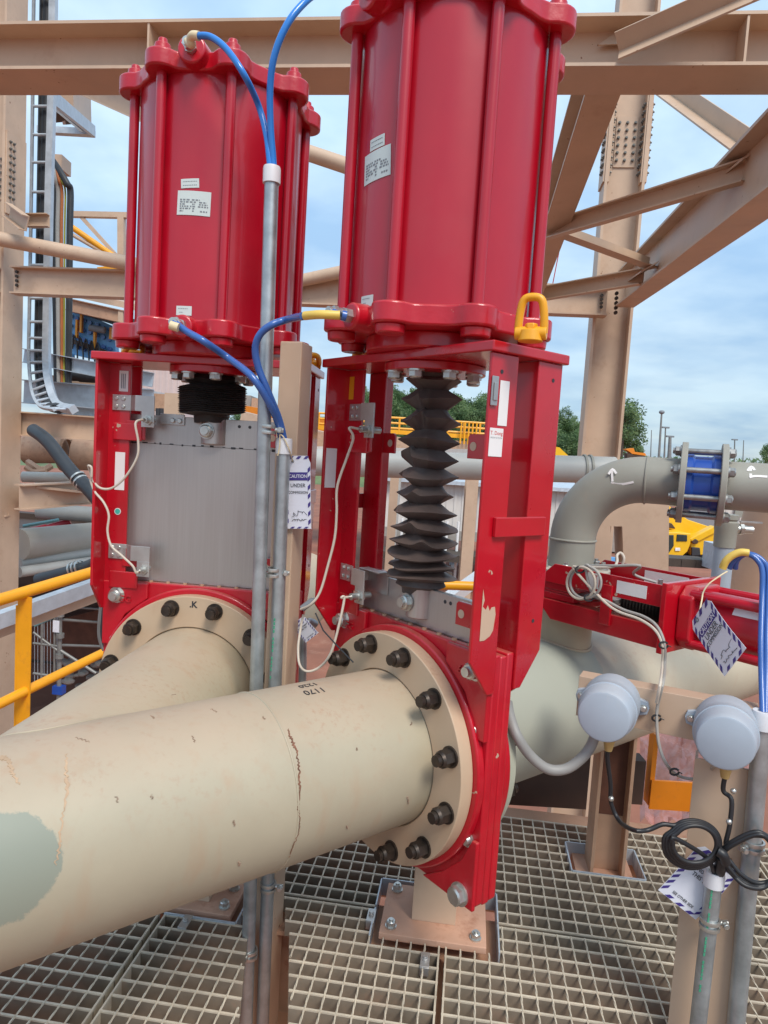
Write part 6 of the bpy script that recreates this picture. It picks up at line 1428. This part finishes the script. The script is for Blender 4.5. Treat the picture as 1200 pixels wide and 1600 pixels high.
mb.tube(catmull([at(44,722,10.3), at(56,730,10.2), at(66,735,10.2), at(80,728,10.3)], 4), 0.05, 6); mb.tube(catmull([at(40,730,10.1), at(52,737,10.1), at(72,736,10.1)], 4), 0.04, 6); solo(mb, 'rag', 'crumpled rusty orange cloth on the rack behind the column', 'cloth', 'tan_rust')
mb = MB(); mb.cyl(at(30,834,10.2), at(72,824,10.5), 0.05, n=14); mb.cyl(at(72,826,10.5), at(110,815,10.6), 0.055, n=14); solo(mb, 'red_sleeve', 'red plastic sleeved pipe above the fat cream pipe', 'pipe', 'redsleeve')
mb = MB(); mb.cyl(at(36,822,9.8), at(92,812,9.9), 0.022, n=10); solo(mb, 'scaffold_tube', 'teal scaffold tube lying above the fat cream pipe', 'scaffold tube', 'teals')
# black sloping hose with steel clamp
YH = 6.2
o_ = thing('black_hose', 'thick black hose slanting down to the left valve frame with a steel clamp', 'hose', at(110,735,YH))
mb = MB(); mb.tube(catmull([at(52,672,YH+0.4), at(75,690,YH+0.2), at(110,735,YH), at(142,768,YH-0.2), at(170,806,YH-0.3), at(175,840,YH-0.3), at(160,872,YH-0.2), at(140,885,YH), at(105,895,YH+0.1), at(60,906,YH+0.2)], 8), 0.060, 20); wb(mb, 'hose_body', M['blackhose'], o_)
for (x, y, dx, dy) in ((126,752,0.62,0.78),(120,888,0.9,-0.25)):
    q = at(x, y, YH-0.1 if y < 800 else YH+0.05); ax = (at(x+20*dx, y+20*dy, YH-0.15 if y < 800 else YH-0.0)-q).normalized(); mb = MB()
    for s in (-0.045, 0.0, 0.045): mb.lathe([(0.0605,s-0.008),(0.069,s-0.008),(0.069,s+0.008),(0.0605,s+0.008)], q, ax, 28, True, 0, True)
    wb(mb, 'hose_clamp', M['zinc'], o_)
# yellow handrail in front of it
YHR = 4.2
hr = thing('handrail', 'orange yellow tubular handrail with flat post left of the left valve', 'handrail', at(40,1115,YHR)-ZV*0.3)
mb = MB(); mb.cyl(at(-60,955,YHR-0.4), at(230,868,YHR+1.0), 0.036, n=24); wb(mb, 'top_rail', M['safety'], hr)
mb = MB(); mb.cyl(at(-60,1129,YHR-0.4), at(161,1020,YHR+0.55), 0.030, n=24); wb(mb, 'knee_rail', M['safety'], hr)
pz_ = at(42,930,YHR+0.02); fr = frame(Vector((pz_.x,pz_.y,EYE-2.9)), Vector((0.97,-0.24,0)), Vector((0.24,0.97,0)), ZV)
mb = MB(); mb.box(-0.03, 0.066, -0.04, -0.032, 0, pz_.z-(EYE-2.9), fr); mb.box(-0.044, -0.031, -0.04, 0.03, 0, pz_.z-(EYE-2.9)-0.06, fr); wb(mb, 'post', M['safety'], hr)
mb = MB(); mb.sect([(-0.04,-0.055),(0.04,-0.055),(0.04,0.055),(-0.04,0.055)], at(-50,986,YHR+0.5), at(240,882,YHR+2.2)); solo(mb, 'cable_tray', 'galvanised tray running just below the orange handrail', 'cable tray', 'galvt')
mb = MB(); mb.sect([(-0.05,-0.045),(0.05,-0.045),(0.05,0.045),(-0.05,0.045)], at(-50,1001,YHR+0.6), at(240,897,YHR+2.3)); solo(mb, 'edge_beam', 'thin tan edge beam under the galvanised tray', 'beam', 'tan', SG)
# dark space below the rack, scaffolding
mb = MB(); fr = frame(at(95,1090,15.0), GB, GA, ZV); mb.box(-3.0, 2.2, 0, 0.2, -3.0, 4.0, fr); solo(mb, 'retaining_wall', 'wall coloured dark brown for the shade behind the scaffolding at lower left', 'wall', 'brown')  # shade under the deck is put into the wall's dark colour
mb = MB(); fr = frame(at(95,880,11.0), GB, GA, ZV); mb.box(-4.5, 2.2, -1.6, 5.0, 0.0, 0.15, fr); solo(mb, 'rack_deck', 'dark deck under the stacked pipes, widened to shade the space below', 'deck', 'brown')  # deck made wider than the rack to throw shade below it
YSC = 9.2
sc = thing('scaffold', 'grey tube scaffold with mesh and teal ledger below the handrail', 'scaffold', at(92,1085,YSC))
for nm, pa, pb, r, m_ in (('standard',(94,928),(92,1095),0.030,'scaf'),('standard',(66,935),(65,1062),0.018,'scaf'),('standard',(86,935),(85,1055),0.016,'scaf'),('ledger',(54,977),(92,960),0.026,'teals'),('ledger',(94,968),(160,973),0.020,'scaf'),('ledger',(94,1008),(158,1010),0.020,'scaf'),('ledger',(52,1005),(94,1010),0.018,'scaf'),('ledger',(52,1052),(92,1058),0.020,'scaf'),('brace',(94,1016),(150,1052),0.022,'scaf'),('brace',(52,988),(92,1018),0.018,'scaf'),('ledger',(52,945),(160,952),0.016,'scaf')):
    mb = MB(); mb.cyl(at(pa[0],pa[1],YSC), at(pb[0],pb[1],YSC+ (0.6 if nm == 'ledger' and pb[0] > 120 else 0)), r, n=12); wb(mb, nm, M[m_], sc)
for (x, y) in ((94,930),(94,960),(94,993),(93,1025)):
    mb = MB(); p = at(x, y, YSC-0.02); mb.cyl(p-ZV*0.03, p+ZV*0.03, 0.052, n=12); wb(mb, 'coupler', M['scaf'], sc)
for k in range(8):
    mb = MB(); mb.cyl(at(54+k*5,940,YSC+0.3), at(54+k*5,1065,YSC+0.3), 0.005, n=6); wb(mb, 'mesh_wire', M['galvt'], sc)
mb = MB(); fr = frame(at(88,980,YSC-0.05), GB, GA, ZV); mb.box(-0.05,0.04,0,0.004,-0.07,0.09,fr); solo(mb, 'scaffold_tag', 'small white tag hanging on the scaffold', 'tag', 'tagw')
mb = MB(); fr = frame(at(90,1080,YSC-0.05), GB, GA, ZV); mb.box(-0.08,0.06,0,0.1,-0.05,0.06,fr); solo(mb, 'blue_sleeve', 'blue sleeve at the foot of the scaffold standard', 'sleeve', 'bluec')
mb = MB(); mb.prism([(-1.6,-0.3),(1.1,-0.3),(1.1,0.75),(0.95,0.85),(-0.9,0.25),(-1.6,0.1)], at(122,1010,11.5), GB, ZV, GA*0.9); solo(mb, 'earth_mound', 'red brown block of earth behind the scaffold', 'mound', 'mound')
rr3 = random.Random(21)
for k in range(26):
    p = at(rr3.uniform(96,165), rr3.uniform(1030,1072), 10.5+rr3.random()); mb = MB(); mb.sphere(p, rr3.uniform(0.04,0.10), 7, 5, (1, 0.8, 0.6)); solo(mb, 'rock', 'small dark rock on the shaded ground below the handrail', 'rock', 'concrete', 'rocks below the handrail')
for k,(m_,x) in enumerate((('blackhose',163),('scaf',158))):
    mb = MB(); mb.tube(catmull([at(x,948,3.2), at(x-3,985,3.2), at(x,1005,3.2), at(x+5,1016,3.2)], 5), 0.010, 8); solo(mb, 'hanging_cable', ('dark cable hanging behind the left valve foot','grey cable hanging behind the left valve foot')[k], 'cable', m_)

# ------------------------------------------------------------------ centre background
def wallbox(label, name, cat, px0, px1, py0, py1, Y, depth, m, rib=0.0, loc_=None):
    a, b = at(px0, py1, Y), at(px1, py0, Y); o_ = thing(name, label, cat, Vector((a.x, Y, a.z)))
    mb = MB(); mb.box(a.x, b.x, Y, Y+depth, a.z, b.z); w_ = wb(mb, 'wall', M[m], o_)
    if rib:
        mb = MB(); x = a.x+rib/2
        P = []
        while x < b.x: P.append(x); x += rib
        for x in P: mb.box(x, x+rib*0.35, Y-0.03, Y-0.0005, a.z+0.01, b.z-0.01)
        wb(mb, 'cladding_ribs', M[m], o_)
    return o_, a, b
wallbox('pale pink ribbed shed wall seen between the left valve legs', 'ribbed_shed', 'shed', 150, 292, 578, 655, 19.0, 5.0, 'pinkwall', 0.16)
mb = MB(); a = at(228,612,17.0); mb.sect([(-0.04,-0.04),(0.04,-0.04),(0.04,0.04),(-0.04,0.04)], at(222,610,17.0), at(262,618,17.0)); solo(mb, 'gutter', 'pale grey gutter edge in front of the pink wall', 'gutter', 'galvt')
wallbox('brown panel above the target plate between the left valve legs', 'brown_hoarding', 'panel', 222, 262, 616, 640, 16.5, 0.4, 'tan_rust')
wallbox('beige post block left of the squashed bellows', 'beige_block', 'post', 256, 281, 615, 652, 12.0, 0.3, 'tan')
for k,(x,) in enumerate(((247,),(252,))):
    mb = MB(); mb.cyl(at(x,638,14), at(x,649,14), 0.05, n=10); solo(mb, 'bolt_stub', ('left dark stub left of the beige block','right dark stub left of the beige block')[k], 'stub', 'ink')
wallbox('small brown hut beyond the left valve on the right', 'brown_hut', 'hut', 392, 412, 623, 652, 60.0, 4.0, 'tan_rust'); wallbox('small grey cabin beyond the squashed bellows', 'grey_cabin', 'cabin', 376, 392, 618, 645, 62.0, 4.0, 'concrete')
mb = MB(); mb.sect([(-0.3,-0.5),(0.3,-0.5),(0.3,0.5),(-0.3,0.5)], at(383,644,55), at(520,668,52)); solo(mb, 'barrier', 'orange barrier mesh in the distance behind the tan post', 'barrier', 'orange')
mb = MB(); mb.sect([(-0.4,-0.5),(0.4,-0.5),(0.4,0.5),(-0.4,0.5)], at(380,654,50), at(520,690,48)); solo(mb, 'kerb_wall', 'pale low wall in front of the orange barrier', 'wall', 'tan')
mb = MB(); mb.cyl(at(378,600,70), at(377,640,70), 0.06, n=8); solo(mb, 'white_pole', 'thin white pole right of the squashed bellows', 'pole', 'white')
# far deck with yellow guardrail
YD = 34.0
dk = thing('far_deck', 'red brown deck edge below the yellow guardrail', 'deck', at(600,720,YD))
a, b = at(470,706,YD), at(800,683,YD); mb = MB(); mb.box(a.x, b.x, YD, YD+5, a.z-0.25, at(640,684,YD).z); wb(mb, 'edge_beam', M['tan_rust'], dk)
gr_ = thing('guardrail', 'yellow guardrail along the far deck before the wooded hill', 'guardrail', at(600,684,YD))
zt_ = at(690,657,YD).z; zb_ = at(690,682,YD).z
for k in range(14):
    x = a.x+(b.x-a.x)*k/13; mb = MB(); mb.cyl((x,YD+0.1,zb_), (x,YD+0.1,zt_), 0.05, n=8); wb(mb, 'post', M['safety'], gr_)
for f in (1.0, 0.66, 0.34):
    mb = MB(); z = zb_+(zt_-zb_)*f; mb.cyl((a.x,YD+0.1,z), (b.x,YD+0.1,z), 0.05, n=8); wb(mb, 'rail', M['safety'], gr_)
mb = MB(); mb.box(a.x, b.x, YD+0.06, YD+0.09, zb_-0.02, zb_+0.18); wb(mb, 'toe_plate', M['safety'], gr_)
for k in range(5):
    x = at(720+k*6, 670, YD).x; mb = MB(); mb.cyl((x,YD-0.15,zb_-0.3), (x,YD-0.15,zt_), 0.04, n=8); wb(mb, 'ladder_stile', M['safety'], gr_)
# grey pipe crossing behind the right valve
YPp = 5.4
gp_ = thing('crossing_pipe', 'pale grey pipe crossing behind the right valve frame', 'pipe', at(760,735,YPp)); pa, pb = at(480,722,YPp), at(960,735,YPp); mb = MB(); mb.cyl(pa, pb, 0.103, n=40); wb(mb, 'pipe_wall', M['greypale'], gp_)
q = at(912,733,YPp); dpp = (pb-pa).normalized(); 
for s in (0.0, 0.022):
    mb = MB(); mb.lathe([(0.1035,s-0.008),(0.113,s-0.008),(0.113,s+0.008),(0.1035,s+0.008)], q+dpp*s, dpp, 40, True, 0, True); wb(mb, 'pipe_clamp', M['greypipe'], gp_)
mb = MB(); mb.sect([(-0.06,-0.05),(0.06,-0.05),(0.06,0.05),(-0.06,0.05)], at(480,706,YPp+0.9), at(800,712,YPp+0.9)); solo(mb, 'pipe_rack_beam', 'pale beam lying behind the crossing grey pipe', 'beam', 'shed')
# long ribbed shed on the red yard
YSh = 27.0
sh, a, b = wallbox('long pale ribbed shed on the red yard seen through the right valve frame', 'site_shed', 'shed', 590, 900, 768, 836, YSh, 6.0, 'shed', 0.30)
zr = b.z; mb = MB(); mb.add([(a.x-0.5,YSh-0.4,zr-0.02),(b.x+0.5,YSh-0.4,zr-0.02),(b.x+0.5,YSh+6.4,zr+0.9),(a.x-0.5,YSh+6.4,zr+0.9),(a.x-0.5,YSh-0.4,zr+0.12),(b.x+0.5,YSh-0.4,zr+0.12),(b.x+0.5,YSh+6.4,zr+1.04),(a.x-0.5,YSh+6.4,zr+1.04)], [(0,1,2,3),(4,5,6,7),(0,1,5,4),(1,2,6,5),(2,3,7,6),(3,0,4,7)]); wb(mb, 'roof', M['galvt'], sh)
mb = MB(); mb.box(a.x, b.x, YSh-0.06, YSh-0.032, a.z-0.02, a.z+0.35); wb(mb, 'plinth', M['concrete'], sh)
for k in range(9):
    x = at(612+k*17,790,YSh).x; mb = MB(); mb.box(x, x+0.22, YSh-0.08, YSh-0.062, a.z+0.0, a.z+1.0) if False else mb.cyl((x,YSh-1.0,0), (x,YSh-1.0,a.z+0.8), 0.05, n=8); wb(mb, 'verandah_post', M['white'], sh)
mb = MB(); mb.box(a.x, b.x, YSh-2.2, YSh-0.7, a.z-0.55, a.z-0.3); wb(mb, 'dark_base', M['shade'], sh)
mb = MB(); mb.sect(isect(0.25,0.22,0.02,0.02), at(738,742,13.0), Vector((at(729,868,13.0).x, 13.0, 0)), up=(0,1,0)); solo(mb, 'yard_post', 'tan steel post standing on the red yard behind the right valve', 'post', 'tan')
mb = MB(); mb.sect(isect(0.15,0.12,0.012,0.012), at(617,742,10.0), Vector((at(603,930,10.0).x, 10.0, 0)), up=(0,1,0)); solo(mb, 'yard_post', 'tan steel post left of the stretched bellows behind it', 'post', 'tan')
mb = MB(); mb.cyl(at(624,740,11.0), Vector((at(603,920,11.0).x,11.0,0)), 0.04, n=10); solo(mb, 'white_pole', 'thin pale pole beside the tan post left of the stretched bellows', 'pole', 'greypale')
mb = MB(); mb.sect([(-0.045,-0.04),(0.045,-0.04),(0.045,0.04),(-0.045,0.04)], at(682,950,5.2), at(760,893,5.8)); solo(mb, 'pale_beam', 'pale timber lying sloped behind the right valve leg', 'beam', 'white')
mb = MB(); mb.cyl(at(430,905,3.6), at(800,918,3.6), 0.024, n=20); solo(mb, 'yellow_tube', 'yellow handrail tube passing behind the stretched bellows', 'rail', 'safety')
rr4 = random.Random(33)
for k in range(16):
    p = atz(rr4.uniform(640,760), rr4.uniform(845,905), 0.05); mb = MB(); s = rr4.uniform(0.05,0.16)*(p.y/22); mb.prism([(-s,-s*0.4),(s*0.8,-s*0.5),(s,s*0.3),(-s*0.3,s*0.6)], p, Vector((cos(k),sin(k),0)), Vector((-sin(k),cos(k),0)), (0,0,0.05+s*0.5)); solo(mb, 'litter', 'scrap of pale litter on the red yard behind the bellows', 'litter', rr4.choice(('white','galvt','tan')), 'litter on the red yard')
# right background: tan box section, leg, crane, poles
YX = 5.6
mb = MB(); fr = None
pts = [(925,785),(1042,785),(1040,905),(974,905),(971,822),(953,822),(955,905),(918,905)]
mb.prism([((at(x,y,YX)-at(925,785,YX)).dot(GB), (at(x,y,YX)-at(925,785,YX)).z) for x, y in pts], at(925,785,YX), GB, ZV, GA*0.35)
solo(mb, 'steel_portal', 'tan steel box with a slot below the grey elbow pipe', 'steel box', 'tan')
mb = MB(); mb.sect([(-0.14,-0.10),(0.14,-0.10),(0.14,0.10),(-0.14,0.10)], at(928,745,YX+0.1), at(1000,795,YX+0.2)); 
mb = MB(); mb.cyl(at(1206,770,4.6), at(1142,960,4.9), 0.125, n=36); solo(mb, 'raking_leg', 'thick tan tubular leg leaning behind the drain stub at right', 'leg', 'tan')
# yellow crane
YCn = 30.0
ce = thing('mobile_crane', 'yellow mobile crane with lowered boom parked on the red yard', 'crane', at(1075,868,YCn))
def cpoly(name, pix, Y, dep, m):
    O = at(pix[0][0], pix[0][1], Y); mb = MB(); mb.prism([((at(x,y,Y)-O).x, (at(x,y,Y)-O).z) for x, y in pix], O, (1,0,0), (0,0,1), (0,dep,0)); return wb(mb, name, M[m], ce, bevel=0.03)
cpoly('cab', [(1034,868),(1034,832),(1058,832),(1080,834),(1079,850),(1074,862),(1066,869)], YCn, 1.6, 'machine')
cpoly('door_glass', [(1036,865),(1037,836),(1053,836),(1053,853),(1045,865)], YCn-0.04, 0.05, 'glass'); cpoly('window', [(1058,835),(1074,836),(1074,846),(1057,846)], YCn-0.04, 0.05, 'glass')
cpoly('machine_house', [(1079,850),(1092,838),(1118,832),(1120,862),(1098,867),(1081,868)], YCn+0.2, 2.0, 'machine'); cpoly('engine_grille', [(1081,855),(1094,856),(1095,868),(1081,869)], YCn+0.12, 0.1, 'ink')
cpoly('boom', [(1034,795),(1045,790),(1075,812),(1118,826),(1118,838),(1085,842),(1050,828),(1034,820)], YCn+1.2, 0.9, 'machine'); cpoly('boom', [(1078,842),(1118,822),(1119,832),(1084,850)], YCn+0.1, 0.5, 'machine'); cpoly('boom_recess', [(1035,814),(1050,818),(1056,826),(1036,824)], YCn+1.15, 0.1, 'brown'); cpoly('grille', [(1107,856),(1116,855),(1116,861),(1107,862)], YCn+0.15, 0.1, 'grayink'); cpoly('lift_eye', [(1081,846),(1087,842),(1092,845),(1090,850),(1083,850)], YCn+0.05, 0.1, 'brown')
cpoly('label_plate', [(1055,856),(1063,856),(1063,861),(1055,861)], YCn-0.05, 0.03, 'white'); cpoly('undercarriage', [(1030,868),(1120,869),(1120,878),(1030,876)], YCn+0.3, 2.0, 'ink')
wallbox('white sided blue banner seen through the slot of the tan box', 'blue_banner', 'banner', 952, 976, 872, 886, 20.0, 0.1, 'bluewall')
mb = MB(); mb.box(0,0.5,0,0.03,0,0.16, Matrix.Translation(at(953,892,19.9))); solo(mb, 'white_banner', 'white strip under the blue banner in the slot', 'banner', 'white')
wallbox('grey concrete block pile seen through the slot', 'block_pile', 'blocks', 950, 978, 820, 862, 40.0, 4.0, 'concrete', 0.4)
wallbox('pale site cabin behind the drain stub at the right edge', 'site_cabin', 'cabin', 1120, 1215, 788, 868, 40.0, 5.0, 'shed', 0.5)
wallbox('greenish window of the site cabin at the right edge', 'cabin_window', 'window', 1148, 1162, 793, 808, 39.8, 0.1, 'greypipe')
wallbox('row of dark pallets on the yard below the crane', 'pallet_row', 'pallets', 1030, 1110, 876, 884, 24.0, 1.0, 'shade', 0.5)
cl_, a, b = wallbox('light blue grey crate on the yard right of the hoses', 'crate', 'crate', 1140, 1215, 862, 900, 22.0, 2.0, 'galvt', 0.6)
mb = MB(); p = at(866,694,24); mb.prism([((at(x,y,24)-p).x, (at(x,y,24)-p).z) for x, y in ((868,698),(874,699),(888,712),(868,715))], p, (1,0,0), (0,0,1), (0,1.0,0)); solo(mb, 'yellow_hood', 'yellow machine hood peeping over the grey pipe beside the column', 'machine', 'machine')
YE = 75.0
ex_ = thing('excavator', 'tiny orange excavator arm on the skyline right of the column', 'excavator', at(995,715,YE))
for nm, pix in (('arm', [(978,702),(990,700),(992,706),(1008,708),(1010,712),(990,711),(984,706)]), ('tracks', [(980,708),(1008,712),(1008,718),(980,718)])):
    O = at(pix[0][0], pix[0][1], YE); mb = MB(); mb.prism([((at(x,y,YE)-O).x, (at(x,y,YE)-O).z) for x, y in pix], O, (1,0,0), (0,0,1), (0,1,0)); wb(mb, nm, M['orange'] if nm == 'arm' else M['brown'], ex_)
lpn = ['tall mast with round lamp cluster, third from the column', 'thinnest pole nearest the column on the skyline', 'light pole with flat double lamp on the skyline', 'short stout pole with lamp left of the blue coupling', 'flood light mast with cross arm right of the blue coupling', 'thin pole at the right beside the flood light mast']
for k, (x0, y0, x1, y1, Y, r, hd_) in enumerate(((1034,644,1028,718,80,0.16,1),(1018,672,1016,714,95,0.08,0),(1040,668,1037,716,90,0.13,2),(1047,682,1045,714,85,0.28,2),(1148,687,1147,722,110,0.14,2),(1162,688,1160,722,110,0.10,0))):
    o_ = thing('light_pole', lpn[k], 'light pole', at(x1,y1+20,Y)); mb = MB(); mb.cyl(at(x1,y1+20,Y), at(x0,y0,Y), r*1.0, r*0.6, n=10); wb(mb, 'pole', M['scaf'], o_)
    if hd_ == 1: mb = MB(); mb.sphere(at(x0,y0,Y), 0.28, 10, 8, (1.2,1,0.8)); wb(mb, 'lamp_head', M['grayink'], o_)
    if hd_ == 2: mb = MB(); p = at(x0,y0,Y); mb.box(p.x-0.45, p.x+0.45, p.y-0.15, p.y+0.15, p.z-0.10, p.z+0.10); wb(mb, 'lamp_head', M['grayink'], o_)
mb = MB()
rt2 = random.Random(77)
for k in range(420):
    px = rt2.uniform(985,1205); p = at(px, rt2.uniform(713,727)+(px-985)*0.02, 130+rt2.uniform(-8,8)); u = Vector((rt2.gauss(0,1),rt2.gauss(0,1),rt2.gauss(0,1))).normalized(); v = u.orthogonal().normalized(); s = rt2.uniform(0.25,0.6)
    mb.add([p-u*s, p-v*s*0.6, p+u*s, p+v*s*0.6], [(0,1,2,3)], False, rt2.choice((0,1,2)))
solo(mb, 'far_scrub', None, None, LEAF, kind='stuff')
# orange toe plate corner and dark items beyond the grating
YO = 2.75
tb_ = thing('toe_plate_corner', 'orange guard post and toe plate beyond the grating under the rail', 'guard', at(1020,1262,YO))
a = at(1012,1258,YO); b = at(1030,1148,YO); mb = MB(); mb.box(a.x, b.x, YO, YO+0.05, a.z, b.z); wb(mb, 'post', M['orange'], tb_)
a = at(1014,1264,YO-0.01); b = at(1160,1228,YO-0.01); mb = MB(); mb.box(a.x, b.x, YO-0.012, YO-0.001, a.z, b.z); wb(mb, 'toe_plate', M['orange'], tb_)
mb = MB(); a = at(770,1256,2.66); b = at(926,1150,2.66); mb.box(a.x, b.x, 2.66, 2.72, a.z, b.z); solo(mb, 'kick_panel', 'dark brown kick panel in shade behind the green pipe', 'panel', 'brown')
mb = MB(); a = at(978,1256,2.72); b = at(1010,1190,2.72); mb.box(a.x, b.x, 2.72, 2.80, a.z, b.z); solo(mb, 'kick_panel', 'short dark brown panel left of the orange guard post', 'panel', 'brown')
# plastic sheet on the slope beyond
M['sheet'] = mat('red_plastic_sheet', (0.42,0.17,0.13), 0.25, var=0.3, scale=6, bump=0.5, bscale=14)
mb = MB(); nx, ny = 26, 14; vs = []
for j in range(ny+1):
    for i in range(nx+1):
        p = at(1000+190*i/nx, 1285-150*j/ny, 3.2+0.9*j/ny); vs.append(p+Vector((0,0,0.03*mnoise.noise((i*0.5,j*0.5,0))+0.02*mnoise.noise((i*1.3,j*1.3,4)))))
mb.add(vs, [(j*(nx+1)+i, j*(nx+1)+i+1, (j+1)*(nx+1)+i+1, (j+1)*(nx+1)+i) for j in range(ny) for i in range(nx)], True); solo(mb, 'plastic_sheet', 'crumpled dusty plastic sheet behind the orange toe plate', 'sheet', 'sheet')
# odds and ends on the level below the grating
rr5 = random.Random(5); CO = ('tan','tan_rust','safety','concrete','galvt','brown','plate','redsleeve')
for k in range(34):
    a_ = rr5.uniform(1.2, 4.6); b_ = rr5.uniform(-2.4, 2.4); L_ = rr5.uniform(0.4, 1.8); t_ = rr5.uniform(-0.5, 0.5); c = grid(a_, b_, rr5.uniform(0.05, 0.12)); dvec = Vector((cos(t_), sin(t_), 0)); mb = MB(); m_ = rr5.choice(CO)
    mb.sect([(-0.09,-0.03),(0.09,-0.03),(0.09,0.03),(-0.09,0.03)], c-dvec*L_/2, c+dvec*L_/2); solo(mb, 'plank', 'loose board on the red ground below the grating', 'board', m_, 'boards below the grating')
